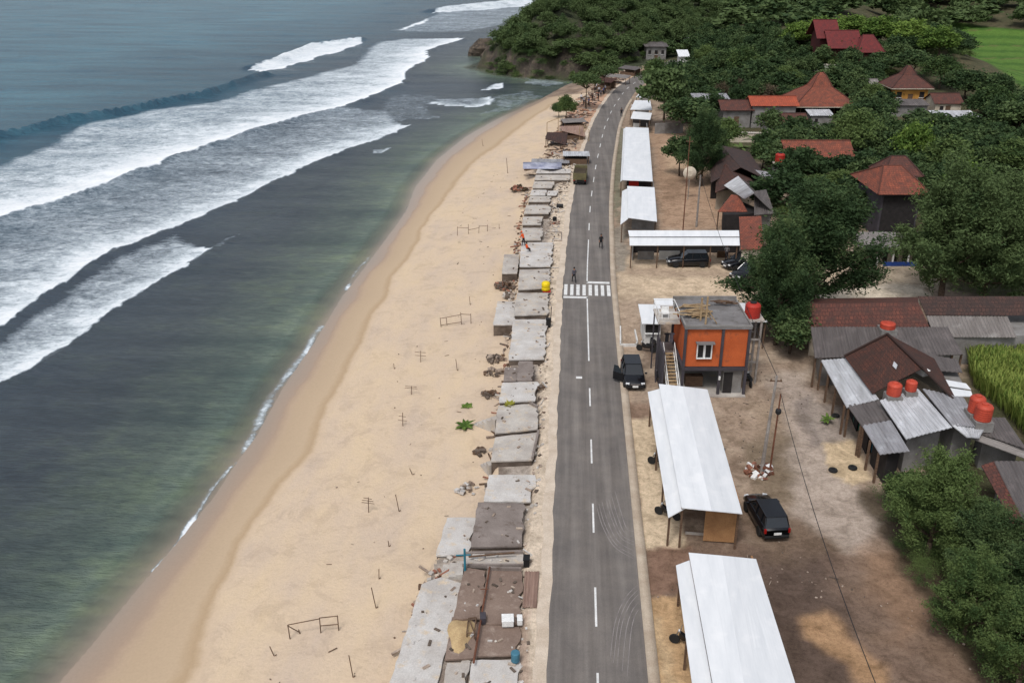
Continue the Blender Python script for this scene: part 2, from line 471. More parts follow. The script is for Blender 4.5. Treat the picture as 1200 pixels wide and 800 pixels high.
M['leaf_yellow'] = leaf_mat('leaf_yellow', (0.12,0.13,0.02,1), (0.25,0.25,0.04,1), (0.38,0.34,0.06,1))
M['leaf_dry'] = leaf_mat('leaf_dry', (0.05,0.035,0.025,1), (0.09,0.07,0.045,1), (0.14,0.11,0.07,1))
M['leaf_crop'] = leaf_mat('leaf_crop', (0.07,0.12,0.02,1), (0.16,0.24,0.05,1), (0.30,0.36,0.09,1), 0.35)
EXPOSURE = 0.3
# ---------------------------------------------------------------- world, camera, sun
w = bpy.data.worlds.new('World'); sc.world = w; w.use_nodes = True
nt = w.node_tree; bg = nt.nodes['Background']
sky = nt.nodes.new('ShaderNodeTexSky'); sky.sky_type = 'NISHITA'; sky.sun_disc = False
SUN_EL, SUN_AZ = 58, 200      # azimuth: compass direction the light comes from, clockwise from +Y
sky.sun_elevation = math.radians(SUN_EL); sky.sun_rotation = math.radians(SUN_AZ)
sky.air_density = 1.0; sky.dust_density = 3.0; sky.ozone_density = 1.0
hs = nt.nodes.new('ShaderNodeHueSaturation'); hs.inputs['Saturation'].default_value = 0.42
nt.links.new(sky.outputs[0], hs.inputs['Color']); nt.links.new(hs.outputs[0], bg.inputs[0]); bg.inputs[1].default_value = 0.12
sl = bpy.data.lights.new('sun', 'SUN'); sl.energy = 1.5; sl.angle = math.radians(14); sl.color = (1.0, 0.975, 0.95)
so = bpy.data.objects.new('sun', sl); COL.objects.link(so)
az = math.radians(SUN_AZ); el = math.radians(SUN_EL)
sd = Vector((math.sin(az)*math.cos(el), math.cos(az)*math.cos(el), math.sin(el)))
so.rotation_euler = sd.to_track_quat('Z', 'Y').to_euler(); so.location = sd*200
cd = bpy.data.cameras.new('camera'); cam = bpy.data.objects.new('camera', cd); COL.objects.link(cam); sc.camera = cam
cam.location = (0, 0, CAMZ); cam.rotation_euler = (math.pi/2-PIT, 0, YAW)
cd.sensor_width = 36; cd.lens = 36*FL_/1200; cd.clip_start = 0.5; cd.clip_end = 3000
sc.view_settings.view_transform = 'Standard'; sc.view_settings.look = 'None'; sc.view_settings.gamma = 1
sc.view_settings.exposure = EXPOSURE
sc.render.resolution_x = 1024; sc.render.resolution_y = 682
sc.cycles.max_bounces = 6; sc.cycles.diffuse_bounces = 3; sc.cycles.glossy_bounces = 3; sc.cycles.transparent_max_bounces = 6
sc.cycles.use_denoising = True

# ---------------------------------------------------------------- polar sheets
def polar(r0, r1, gr, a0, a1, da):
    n = int(math.log(r1/r0)/math.log(1+gr))+1
    r = r0*(r1/r0)**(np.arange(n+1)/n)
    a = np.radians(np.arange(a0, a1+da/2, da))
    A, R = np.meshgrid(a, r)
    x = R*np.sin(A); y = R*np.cos(A)
    m = A.shape[1]; k = A.shape[0]
    i = np.arange((k-1)*m).reshape(k-1, m)[:, :-1].ravel()
    F = np.stack([i, i+m, i+m+1, i+1], 1)
    return x.ravel(), y.ravel(), F

def keep(V, F, mask, attrs):
    F = F[mask]; used = np.unique(F); mp = np.zeros(len(V), np.int64); mp[used] = np.arange(len(used))
    return V[used], mp[F], {k: a[used] for k, a in attrs.items()}

def lin(r, g, b, k=0.06):
    m_ = 0.35*r+0.5*g+0.15*b
    return np.array(s2l(r+(m_-r)*k, g+(m_-g)*k, b+(m_-b)*k)[:3])

# ---- sea
x, y, F = polar(18, 1900, 0.0075, -86, 24, 0.2)
pn = (fbm(x*0.35, y*0.35, 4, 3)-0.5)*1.5*np.clip(np.hypot(x, y)/70, 0.35, 1.6)
pm2 = (fbm(x*0.35+50, y*0.35, 4, 8)-0.5)*1.5*np.clip(np.hypot(x, y)/70, 0.35, 1.6)
xd, yd = x+pn, y+pm2
foam = np.zeros(len(x))
def band(front, back, base, edge, w, fade=2.0):
    global foam
    Fp = W(front, SEA); Bp = W(back, SEA)
    P = np.vstack([Fp, Bp[::-1]])
    s = sdpoly(xd, yd, P); df = dline(xd, yd, Fp)
    v = (base+(edge-base)*np.exp(-df/w))*np.where(df < np.abs(s)+0.6, sstep(-0.25, 0.35, s), sstep(0, fade, s))
    foam = np.maximum(foam, v)
w1f = [(-60,285),(0,257),(67,237),(133,213),(187,192),(200,185),(267,163),(333,143),(400,127),(433,115),(473,98),(480,83),(505,68),(500,60),(547,45)]
w1b = [(-60,205),(0,184),(37,168),(77,146),(110,139),(167,127),(233,119),(280,105),(333,93),(400,76),(427,50),(467,44),(547,43)]
band(w1f, w1b, 0.60, 0.98, 6, 6)
w0f = [(290,83),(310,85),(333,80),(383,64),(400,60),(427,50)]
w0b = [(288,82),(320,68),(360,53),(400,48),(427,45)]
band(w0f, w0b, 0.78, 0.95, 2, 1.5)
w2f = [(-60,425),(0,384),(43,354),(117,304),(207,267),(233,257),(293,230),(347,200),(397,180),(440,165),(483,148)]
band(w2f, [(-60,274),(0,246),(67,227),(133,204),(187,184),(267,156),(333,137),(400,122),(470,130)], 0.48, 0.85, 6, 4)
w3f = [(-60,480),(0,452),(33,437),(83,407),(123,370),(167,344),(230,307),(253,295)]
band(w3f, [(-60,420),(0,379),(43,349),(117,300),(207,264),(253,285)], 0.5, 0.85, 3.5, 4)
band([(240,300),(262,290),(283,274)], [(250,286),(283,272)], 0.35, 0.5, 1)
band([(455,36),(500,38),(545,38),(580,31),(605,21),(640,6)], [(463,33),(500,20),(530,8),(567,2),(640,-3)], 0.5, 0.5, 6, 3)
band([(505,16),(560,12),(610,8),(645,4)], [(513,8),(567,2),(640,-4)], 0.72, 0.8, 3, 3)
band([(470,36),(500,26),(500,22)], [(470,33),(490,25),(500,21)], 0.9, 0.9, 3, 2)
band([(560,106),(575,106),(588,103),(591,97)], [(566,101),(580,97),(590,96)], 0.6, 0.95, 1.5, 2)
band([(500,121),(530,125),(560,126),(574,122),(578,115)], [(500,116),(530,114),(560,114),(578,113)], 0.48, 0.92, 1.6, 3)
band([(420,140),(470,142),(500,140),(520,137)], [(440,108),(500,108),(540,112),(520,125)], 0.42, 0.5, 2, 5)
band([(440,180),(452,180),(461,174)], [(430,175),(450,173),(461,172)], 0.45, 0.75, 1, 1)
band([(560,135),(600,130),(640,113)], [(560,112),(600,105),(650,98)], 0.42, 0.45, 2, 5)
band([(610,97),(640,102),(665,98)], [(600,84),(630,88),(665,92)], 0.5, 0.5, 2, 3)
def line_foam(pts, w_, v):
    global foam
    P = W(pts, SEA); d = dline(x+pn*0.25, y+pm2*0.25, P)
    ns_ = fbm(x*0.45, y*0.45, 4, 55); w2_ = w_*(0.4+1.6*ns_)
    foam = np.maximum(foam, v*(0.45+0.75*ns_)*np.exp(-(d/w2_)**2))
line_foam([(182,668),(210,635),(248,575),(270,548),(284,538)], 0.28, 0.95)
line_foam([(285,532),(300,503),(320,462),(341,434),(350,425),(366,398),(378,382)], 0.55, 0.85)
line_foam([(405,340),(412,330),(422,312),(435,300)], 0.4, 0.8)
line_foam([(470,262),(483,238),(492,224)], 0.4, 0.75)
line_foam([(505,205),(545,167),(583,145),(633,121)], 0.9, 0.8)
foam = foam*np.clip(0.72+0.56*(0.6*fbm(x*0.12+3, y*0.3, 4, 71)+0.4*fbm(x*0.5, y*0.9, 4, 72)), 0, 1.12)
# swell geometry: real ridges under the crests
z = np.full(len(x), SEA)
rr = np.hypot(x, y)
def ridge(pts, h, w_, along=None):
    global z
    P = W(pts, SEA); d = dline(x, y, P)
    z = z+h*np.exp(-(d/w_)**2)
crest = [(-60,178),(0,160),(40,152),(77,143),(110,139),(140,133),(190,122),(240,112),(280,98),(310,88)]
CP = W(crest, SEA); yc_ = np.interp(x, CP[:, 0], CP[:, 1]); dc_ = dline(x+0.4*pn, y+0.4*pm2, CP); z = z+(1.3+0.8*(fbm(x*0.1, y*0.1, 3, 5)-0.5))*np.exp(-(dc_/np.where(y < yc_, 0.85, 1.8))**2); ridge([(290,80),(330,68),(370,52),(425,46)], 0.9, 1.8)
ridge(w2f, 0.22, 0.9); ridge(w1f, 0.4, 1.4); ridge(w3f, 0.2, 0.8); ridge([(505,14),(560,8),(640,0)], 1.4, 4)
ridge([(215,300),(270,285),(330,250),(400,205)], 0.16, 1.2)
z = z+(fbm(x*0.05, y*0.12, 4, 21)-0.5)*0.9*sstep(60, 160, rr)*sstep(5, 40, shoreX(y)-x)
sh = shoreX(np.clip(y, 20, 245))-x
hd = np.maximum(0, -sdpoly(x, y, HEAD)); shd = np.where(y > 225, np.minimum(np.maximum(sh, 8-0*sh), hd+1), sh)
# seaweed bed over the reef
weed = 0.5*fbm(x*0.16, y*0.3, 5, 40)+0.5*fbm(x*0.7, y*1.1, 4, 43)
m = (x[F].max(1) < shoreX(y[F].mean(1))+3.5) | (y[F].mean(1) > 219)
Vs = np.stack([x, y, z], 1)
V2, F2, at = keep(Vs, F, m, {'foam': np.clip(foam, 0, 1), 'shore': shd, 'weed': weed})
mt, nt, b = newmat('sea_water')
af = N(nt, 'ShaderNodeAttribute', attribute_name='foam'); ash = N(nt, 'ShaderNodeAttribute', attribute_name='shore'); aw = N(nt, 'ShaderNodeAttribute', attribute_name='weed')
def mr(nt, v, a0, a1, b0=0.0, b1=1.0):
    n = nt.nodes.new('ShaderNodeMapRange'); n.inputs[1].default_value = a0; n.inputs[2].default_value = a1
    n.inputs[3].default_value = b0; n.inputs[4].default_value = b1; nt.links.new(v, n.inputs[0]); return n.outputs[0]
n1 = noise(nt, 0.8, 7, 0.72, stretch=(0.7, 1.1, 1), dist=0.9)
n2 = noise(nt, 2.4, 6, 0.7, stretch=(0.7, 1.2, 1), dist=0.5)
s = N(nt, 'ShaderNodeMath', operation='MULTIPLY_ADD'); nt.links.new(n2, s.inputs[0]); s.inputs[1].default_value = 0.42
h_ = N(nt, 'ShaderNodeMath', operation='MULTIPLY'); nt.links.new(n1, h_.inputs[0]); h_.inputs[1].default_value = 0.58; nt.links.new(h_.outputs[0], s.inputs[2])
s2 = N(nt, 'ShaderNodeMath', operation='ADD'); nt.links.new(s.outputs[0], s2.inputs[0]); nt.links.new(af.outputs['Fac'], s2.inputs[1])
ff = mr(nt, s2.outputs[0], 0.86, 1.24)
gate = mr(nt, af.outputs['Fac'], 0.02, 0.25)
fm = N(nt, 'ShaderNodeMath', operation='MULTIPLY'); nt.links.new(ff, fm.inputs[0]); nt.links.new(gate, fm.inputs[1])
deep = ramp(nt, mr(nt, ash.outputs['Fac'], 0, 120), [(0.0, lin(132,134,116).tolist()+[1]), (0.022, lin(100,114,102).tolist()+[1]), (0.05, lin(80,92,86).tolist()+[1]), (0.12, lin(58,67,74).tolist()+[1]), (0.25, lin(50,61,74).tolist()+[1]), (0.6, lin(44,78,96,0).tolist()+[1]), (1.0, lin(62,102,120,0).tolist()+[1])])
wd = ramp(nt, aw.outputs['Fac'], [(0.34, (0.80,0.84,0.86,1)), (0.5, (1,1,1,1)), (0.68, (1.16,1.16,1.0,1))])
nn = noise(nt, 1.1, 5, 0.7, stretch=(0.6, 1.4, 1))
wfar = mr(nt, ash.outputs['Fac'], 14, 40)
base = mix(nt, wfar, mix(nt, 1.0, deep.outputs[0], wd.outputs[0], 'MULTIPLY'), deep.outputs[0])
nl_ = noise(nt, 0.07, 6, 0.6, stretch=(0.4, 2.2, 1)); base = mix(nt, 1.0, base, ramp(nt, nl_, [(0.35, (0.62,0.68,0.74,1)), (0.6, (1.15,1.13,1.1,1))]).outputs[0], 'MULTIPLY')
base = mix(nt, 1.0, base, ramp(nt, nn, [(0.3, (0.72,0.75,0.78,1)), (0.7, (1.3,1.28,1.2,1))]).outputs[0], 'MULTIPLY')
nt.links.new(base, b.inputs['Base Color']); b.inputs['Roughness'].default_value = 0.2; b.inputs['IOR'].default_value = 1.33
n3 = noise(nt, 1.1, 8, 0.7, stretch=(0.5, 1.5, 1)); bp = bump(nt, b, n3, 0.55, 0.5)
n5 = noise(nt, 0.16, 7, 0.65, stretch=(0.45, 1.6, 1)); bp2 = bump(nt, b, n5, 0.55, 1.6); nt.links.new(bp2.outputs[0], bp.inputs['Normal']); nt.links.new(bp.outputs[0], b.inputs['Normal'])
fo = nt.nodes.new('ShaderNodeBsdfPrincipled'); fo.inputs['Roughness'].default_value = 0.9; fo.inputs['Specular IOR Level'].default_value = 0.1
fcol = ramp(nt, s2.outputs[0], [(0.0, (0.50,0.56,0.60,1)), (0.9, (0.56,0.62,0.66,1)), (1.0, (0.82,0.85,0.86,1))])
sx_ = mr(nt, s2.outputs[0], 0.98, 1.5); fcol = ramp(nt, sx_, [(0.0, (0.34,0.40,0.45,1)), (0.4, (0.55,0.61,0.65,1)), (0.75, (0.74,0.77,0.79,1)), (1.0, (0.82,0.84,0.85,1))])
nt.links.new(fcol.outputs[0], fo.inputs['Base Color']); bump(nt, fo, n2, 0.5, 0.15)
m1 = N(nt, 'ShaderNodeMixShader'); nt.links.new(fm.outputs[0], m1.inputs[0]); nt.links.new(b.outputs[0], m1.inputs[1]); nt.links.new(fo.outputs[0], m1.inputs[2])
tp = nt.nodes.new('ShaderNodeBsdfTransparent')
al = mr(nt, ash.outputs['Fac'], -0.6, 3.2); al2 = N(nt, 'ShaderNodeMath', operation='MAXIMUM'); nt.links.new(al, al2.inputs[0]); nt.links.new(fm.outputs[0], al2.inputs[1])
m2 = N(nt, 'ShaderNodeMixShader'); nt.links.new(al2.outputs[0], m2.inputs[0]); nt.links.new(tp.outputs[0], m2.inputs[1]); nt.links.new(m1.outputs[0], m2.inputs[2])
nt.links.new(m2.outputs[0], nt.nodes['Material Output'].inputs[0])
sea = np_mesh('sea', V2, F2, [mt], smooth=True, attrs=at); tag(sea, kind='structure')

# ---- land
x, y, F = polar(16, 1700, 0.0085, -62, 88, 0.22)
z = H(x, y)
xc, yc, zc = x[F].mean(1), y[F].mean(1), z[F].mean(1)
wx = wallX(yc)+0.8
isb = (xc < wx) & (yc < 226)
ish = (~isb) & (sdpoly(xc, yc, HEAD) > -4)
isg = ~isb & ~ish
V3 = np.stack([x, y, z], 1)
sx, dx = shoreX(y), dryX(y)
wob = (fbm(x*0.16, y*0.16, 4, 77)-0.5)
wet = (x+wob*1.3-sx)/np.maximum(dx-sx, 0.5)
V4, F4, at = keep(V3, F, isb & (xc > shoreX(yc)-55), {'wet': np.clip(wet, -1, 6)})
mt, nt, b = newmat('beach_sand')
aw = N(nt, 'ShaderNodeAttribute', attribute_name='wet')
nf = noise(nt, 6.0, 6, 0.7); nb = noise(nt, 0.22, 5, 0.6, stretch=(1.6, 0.6, 1)); nb2 = noise(nt, 0.9, 6, 0.65)
wv = N(nt, 'ShaderNodeMath', operation='MULTIPLY_ADD'); nt.links.new(nb2, wv.inputs[0]); wv.inputs[1].default_value = 0.12; nt.links.new(aw.outputs['Fac'], wv.inputs[2])
cr = ramp(nt, mr(nt, wv.outputs[0], -0.2, 1.6), [(0.0, s2l(134,128,112)), (0.1, s2l(148,134,120)), (0.30, s2l(160,138,118)), (0.37, s2l(172,150,126)), (0.42, s2l(174,152,126)), (0.6, s2l(180,158,131)), (0.67, s2l(170,146,116)), (0.72, s2l(192,170,144)), (0.9, s2l(199,178,153))])
dryc = ramp(nt, nb, [(0.3, s2l(203,181,151)), (0.5, s2l(199,178,153)), (0.7, s2l(190,171,152))])
isdry = mr(nt, wv.outputs[0], 1.04, 1.2)
c = mix(nt, isdry, cr.outputs[0], dryc.outputs[0])
c = mix(nt, 1.0, c, ramp(nt, nf, [(0.3, (0.93,0.93,0.93,1)), (0.7, (1.05,1.05,1.05,1))]).outputs[0], 'MULTIPLY')
nfp = noise(nt, 0.45, 8, 0.78, dist=0.7); fp = ramp(nt, nfp, [(0.5, (1,1,1,1)), (0.62, (0.86,0.85,0.85,1)), (0.7, (0.95,0.95,0.95,1))])
c = mix(nt, isdry, c, mix(nt, 1.0, c, fp.outputs[0], 'MULTIPLY'))
ns = noise(nt, 1.7, 7, 0.75); sp = ramp(nt, ns, [(0.685, (0,0,0,1)), (0.74, (0.7,0.7,0.7,1))])
sm = N(nt, 'ShaderNodeMath', operation='MULTIPLY'); nt.links.new(sp.outputs[0], sm.inputs[0]); nt.links.new(isdry, sm.inputs[1])
c = mix(nt, sm.outputs[0], c, s2l(150,128,104))
nt.links.new(c, b.inputs['Base Color'])
nt.links.new(mr(nt, wv.outputs[0], 0.30, 0.42, 0.28, 0.85), b.inputs['Roughness'])
hh = N(nt, 'ShaderNodeMath', operation='MULTIPLY'); nt.links.new(noise(nt, 2.2, 6, 0.7), hh.inputs[0]); nt.links.new(isdry, hh.inputs[1])
bump(nt, b, hh.outputs[0], 0.45, 0.16)
beach = np_mesh('beach', V4, F4, [mt], smooth=True, attrs=at); tag(beach, kind='structure')

# ground colours: dry and damp earth, poured concrete, gravel
nz = (fbm(x*0.5, y*0.5, 5, 61)-0.5); nz2 = (fbm(x*0.5+40, y*0.5+9, 5, 62)-0.5)
xd, yd = x+nz*2.4, y+nz2*2.4
big = fbm(x*0.16, y*0.16, 5, 90); med = fbm(x*0.6, y*0.6, 5, 91)
colr = np.outer(np.ones(len(x)), lin(152,133,115))
def blend(c, f):
    global colr
    colr = colr*(1-f[:, None])+c[None, :]*f[:, None]
blend(lin(112,94,80), sstep(0.43, 0.6, big)*0.8)
blend(lin(180,162,142), sstep(0.52, 0.66, med)*0.55)
far = sstep(60, 80, y)
def poly(pts, c, f=1.0, soft=0.5, rough=1.0):
    P = W(pts); s = sdpoly(x+nz*2.4*rough, y+nz2*2.4*rough, P)
    blend(lin(*c), sstep(-soft, soft, s)*f)
# lower yard
poly([(765,640),(1010,620),(1090,700),(1180,820),(740,820)], (112,92,79), 0.85, 2)
poly([(880,640),(960,640),(1000,720),(1040,820),(900,820)], (86,72,64), 0.85, 1.2)
poly([(850,590),(980,590),(985,640),(900,660)], (116,98,82), 0.7, 1)
poly([(1060,640),(1120,700),(1170,820),(1110,820),(1060,740),(1010,640)], (126,104,87), 0.8, 1)
poly([(938,725),(970,716),(1000,740),(1035,775),(1042,800),(1010,808),(985,770),(945,750)], (168,134,100), 0.9, 0.45, 0.6)
poly([(880,470),(960,470),(975,560),(960,600),(900,600)], (142,124,104), 0.8, 1)
poly([(870,520),(935,505),(950,560),(900,600),(880,560)], (112,98,80), 0.7, 0.6)
poly([(905,440),(940,430),(962,480),(1000,540),(1030,590),(1060,640),(1000,650),(930,600),(925,520)], (172,158,146), 0.8, 0.8)
poly([(926,470),(945,462),(960,500),(975,520),(950,525)], (122,112,106), 0.75, 0.4, 0.5)
poly([(950,495),(978,500),(1000,515),(975,522)], (184,176,168), 0.7, 0.3, 0.4)
poly([(963,519),(997,513),(1014,545),(1024,563),(1000,569),(975,556)], (196,174,142), 1, 0.15, 0.3)
poly([(944,470),(985,476),(1008,516),(962,520),(950,492)], (150,138,128), 1, 0.25, 0.4)
poly([(1000,640),(1040,620),(1080,720),(1050,760)], (146,116,92), 0.6, 0.8)
# strip beside the road
poly([(720,345),(745,345),(752,420),(742,470),(735,470),(722,420)], (166,146,126), 0.9, 0.2, 0.4)
poly([(731,470),(770,470),(780,492),(736,492)], (140,116,98), 0.8, 0.3)
poly([(737,492),(775,489),(806,640),(757,643)], (196,176,148), 1, 0.12, 0.2)
poly([(742,560),(790,560),(800,640),(750,642)], (204,184,156), 0.5, 0.8)
poly([(758,644),(812,640),(815,690),(762,698)], (126,100,84), 1, 0.12, 0.25)
poly([(761,700),(800,697),(825,830),(768,830)], (182,150,112), 1, 0.12, 0.2)
poly([(764,720),(780,720),(790,820),(772,820)], (190,166,132), 0.7, 0.3)
# car park
poly([(724,300),(1000,300),(1085,335),(1085,356),(900,352),(722,350)], (192,172,146), 0.85, 0.8)
poly([(730,312),(870,318),(860,328),(735,322)], (150,130,112), 0.6, 0.6)
poly([(745,330),(850,325),(880,345),(760,345)], (206,184,156), 0.6, 0.6)
poly([(995,306),(1110,310),(1120,338),(980,334)], (160,146,126), 0.9, 0.6)
poly([(930,337),(1085,333),(1085,356),(930,356)], (205,192,172), 0.9, 0.3)
# yard behind the stalls
poly([(768,150),(800,150),(835,215),(860,268),(772,268),(762,150)], (164,136,112), 0.9, 0.8)
poly([(775,170),(798,170),(810,200),(780,205)], (184,158,130), 0.7, 0.6)
poly([(775,210),(800,206),(800,235),(778,235)], (128,104,84), 0.6, 0.6)
poly([(715,268),(734,262),(736,300),(722,330),(716,300)], (142,134,122), 0.9, 0.3)
poly([(722,150),(736,150),(731,230),(722,262),(716,240),(718,190)], (118,116,98), 0.9, 0.25)
# left verge and the washed out strip between the road and the slabs
poly([(606,820),(640,820),(650,640),(652,560),(656,400),(672,240),(690,175),(640,175),(628,260),(622,420),(612,560),(604,700)], (200,184,164), 1, 0.15, 0.2)
poly([(606,715),(622,715),(616,830),(600,830)], (168,146,130), 0.85, 0.2, 0.3)
poly([(640,180),(690,180),(760,90),(770,70),(700,76),(640,150)], (176,152,130), 0.95, 0.4)
poly([(665,150),(700,140),(712,110),(690,112),(668,130)], (190,150,124), 0.8, 0.6)
poly([(458,806),(494,676),(524,606),(553,628),(566,587),(574,540),(580,507),(585,470),(591,420),(597,373),(602,342),(607,312),(611,266),(614,240),(624,212),(655,212),(645,240),(644,283),(640,340),(636,372),(630,440),(630,500),(624,540),(620,600),(610,664),(606,806)], (158,148,138), 0.95, 0.15, 0.25)
blend(lin(120,106,96), sstep(0.5, 0.62, med)*sstep(-0.3, 0.3, bankX(y)-x)*0.7)
# vegetation floor
gm = sstep(0, 3, sdpoly(x+nz*6, y+nz2*6, W([(800,150),(770,60),(700,70),(640,40),(640,-60),(1500,-60),(1500,700),(1210,700),(1040,560),(1130,400),(1130,350),(1085,330),(1085,300),(1000,290),(960,200),(860,190)])))
blend(lin(62,66,42), gm*0.9)
blend(lin(96,84,64), gm*sstep(0.55, 0.7, med)*0.5)
poly([(1010,580),(1100,560),(1250,600),(1300,820),(1165,820),(1060,680)], (74,64,50), 0.9, 0.6)
fieldP = W([(1080,36),(1150,42),(1230,45),(1300,60),(1300,140),(1200,128),(1160,100),(1118,66)])
fs = sdpoly(x, y, fieldP); strip = np.sin(y*0.42+x*0.05+nz*2)
blend(lin(84,116,48,0), sstep(-1, 2, fs)*0.95); blend(lin(64,96,38,0), sstep(-1, 2, fs)*sstep(0.2, 0.7, strip)*0.9); blend(lin(96,104,56), sstep(-1, 2, fs)*(np.abs(np.sin(y*0.11+nz))<0.06))
V5, F5, at = keep(V3, F, isg, {'paint': colr, 'veg': gm})
mt, nt, b = newmat('bare_earth')
ac = N(nt, 'ShaderNodeAttribute', attribute_name='paint')
na = noise(nt, 3.5, 7, 0.72); nb = noise(nt, 0.8, 6, 0.65, dist=0.8); ng = noise(nt, 14, 4, 0.6)
c = mix(nt, 1.0, ac.outputs['Color'], ramp(nt, na, [(0.28, (0.66,0.64,0.62,1)), (0.5, (1,1,1,1)), (0.72, (1.22,1.22,1.22,1))]).outputs[0], 'MULTIPLY')
c = mix(nt, 1.0, c, ramp(nt, nb, [(0.32, (0.68,0.66,0.63,1)), (0.58, (1.1,1.09,1.08,1))]).outputs[0], 'MULTIPLY')
c = mix(nt, 1.0, c, ramp(nt, ng, [(0.3, (0.88,0.88,0.88,1)), (0.7, (1.1,1.1,1.1,1))]).outputs[0], 'MULTIPLY')
nt.links.new(c, b.inputs['Base Color']); b.inputs['Roughness'].default_value = 0.95; b.inputs['Specular IOR Level'].default_value = 0.15
bump(nt, b, na, 0.6, 0.12)
ground = np_mesh('ground', V5, F5, [mt], smooth=True, attrs=at); tag(ground, kind='structure')
V6, F6, at = keep(V3, F, ish, {'paint': colr})
mt, nt, b = newmat('cliff_rock')
geo = nt.nodes.new('ShaderNodeNewGeometry'); sp = nt.nodes.new('ShaderNodeSeparateXYZ'); nt.links.new(geo.outputs['Normal'], sp.inputs[0])
na = noise(nt, 0.35, 7, 0.7); nb = noise(nt, 2, 6, 0.7)
rc = ramp(nt, na, [(0.3, s2l(44,38,33)), (0.5, s2l(68,60,52)), (0.72, s2l(108,96,82))])
gc = ramp(nt, nb, [(0.3, s2l(40,48,28)), (0.7, s2l(66,72,42))])
c = mix(nt, mr(nt, sp.outputs[2], 0.62, 0.85), rc.outputs[0], gc.outputs[0])
nt.links.new(c, b.inputs['Base Color']); b.inputs['Roughness'].default_value = 0.95; bump(nt, b, na, 1.0, 1.2)
hl = np_mesh('headland', V6, F6, [mt], attrs=None); tag(hl, kind='structure')

# ---------------------------------------------------------------- road, kerb, markings
ctr_px = [(699.5,860),(697.5,800),(696.3,680),(693,560),(691.3,430),(689.2,330),(691.5,240),(698,195),(708,150),(718,127),(733,105),(751,92),(770,81),(800,70)]
C0 = W(ctr_px); C0[:6, 0] = C0[1:6, 0].mean()
ts = np.concatenate([[0], np.cumsum(np.hypot(*np.diff(C0, axis=0).T))])
def smoothcurve(n=260):
    u = np.linspace(0, ts[-1], n); X = np.interp(u, ts, C0[:, 0]); Y = np.interp(u, ts, C0[:, 1])
    k = np.ones(15)/15
    Xp = np.pad(X, 7, mode='edge'); Xs = np.convolve(Xp, k, 'valid')
    return np.stack([Xs, Y], 1), u
CC, UU = smoothcurve()
TT = np.gradient(CC, axis=0); TT /= np.linalg.norm(TT, axis=1)[:, None]
NN = np.stack([TT[:, 1], -TT[:, 0]], 1)      # to the right
def road_pt(u, off):
    return np.array([np.interp(u, UU, CC[:, 0])+off*np.interp(u, UU, NN[:, 0]), np.interp(u, UU, CC[:, 1])+off*np.interp(u, UU, NN[:, 1])])
def u_at(px, py):
    q = Q(px, py); return UU[np.argmin((CC[:, 0]-q.x)**2+(CC[:, 1]-q.y)**2)] if False else float(np.interp(q.y, CC[:, 1], UU))
def ribbon(name, u0, u1, o0, o1, z, mat, du=1.0, thick=None, kind='structure', wob=0.0):
    n = max(2, int((u1-u0)/du)+1); us = np.linspace(u0, u1, n); V = []; Fq = []
    for k, u in enumerate(us):
        dwl = wob*(math.sin(u*1.3)+math.sin(u*0.47+2)+0.7*math.sin(u*3.1))*0.35
        for o in (o0+dwl, o1):
            p = road_pt(u, o); V.append((p[0], p[1], z))
    for k in range(n-1): Fq.append((2*k, 2*k+1, 2*k+3, 2*k+2))
    if thick:
        N_ = len(V); V += [(a, b_, z-thick) for a, b_, _ in V]
        for k in range(n-1):
            Fq.append((2*k, 2*k+2, N_+2*k+2, N_+2*k)); Fq.append((2*k+1, N_+2*k+1, N_+2*k+3, 2*k+3))
        Fq.append((0, N_, N_+1, 1)); Fq.append((2*n-2, 2*n-1, N_+2*n-1, N_+2*n-2))
    o = np_mesh(name, V, Fq, [mat])
    if kind: o['kind'] = kind
    return o
mt, nt, b = newmat('asphalt')
n1 = noise(nt, 0.5, 5, 0.6, stretch=(3.2, 0.10, 1)); n2 = noise(nt, 0.35, 6, 0.65); n3 = noise(nt, 20, 4, 0.7)
c = ramp(nt, n1, [(0.3, s2l(98,93,89)), (0.5, s2l(110,105,101)), (0.7, s2l(124,119,114))]).outputs[0]
c = mix(nt, 1.0, c, ramp(nt, n2, [(0.35, (0.82,0.82,0.83,1)), (0.65, (1.12,1.1,1.08,1))]).outputs[0], 'MULTIPLY')
c = mix(nt, 1.0, c, ramp(nt, n3, [(0.3, (0.85,0.85,0.85,1)), (0.7, (1.15,1.15,1.15,1))]).outputs[0], 'MULTIPLY')
nt.links.new(c, b.inputs['Base Color']); b.inputs['Roughness'].default_value = 0.85; b.inputs['Specular IOR Level'].default_value = 0.25; bump(nt, b, n3, 0.3, 0.02)
road = ribbon('road', 0, UU[-1]-2, -2.5, 2.5, 0.024, mt, wob=0.12)
for nm, o0, o1, uu0, uu1 in (('pavement', 2.5, 3.08, 0, u_at(743,116)),):
    ribbon(nm, uu0, uu1, o0, o1, 0.13, M['kerb'], thick=0.16)
ribbon('verge', 0, u_at(745,95), -3.15, -2.42, 0.016, pm('verge_concrete', s2l(204,190,173), s2l(184,168,150), 0.8, 0.95), wob=0.2)
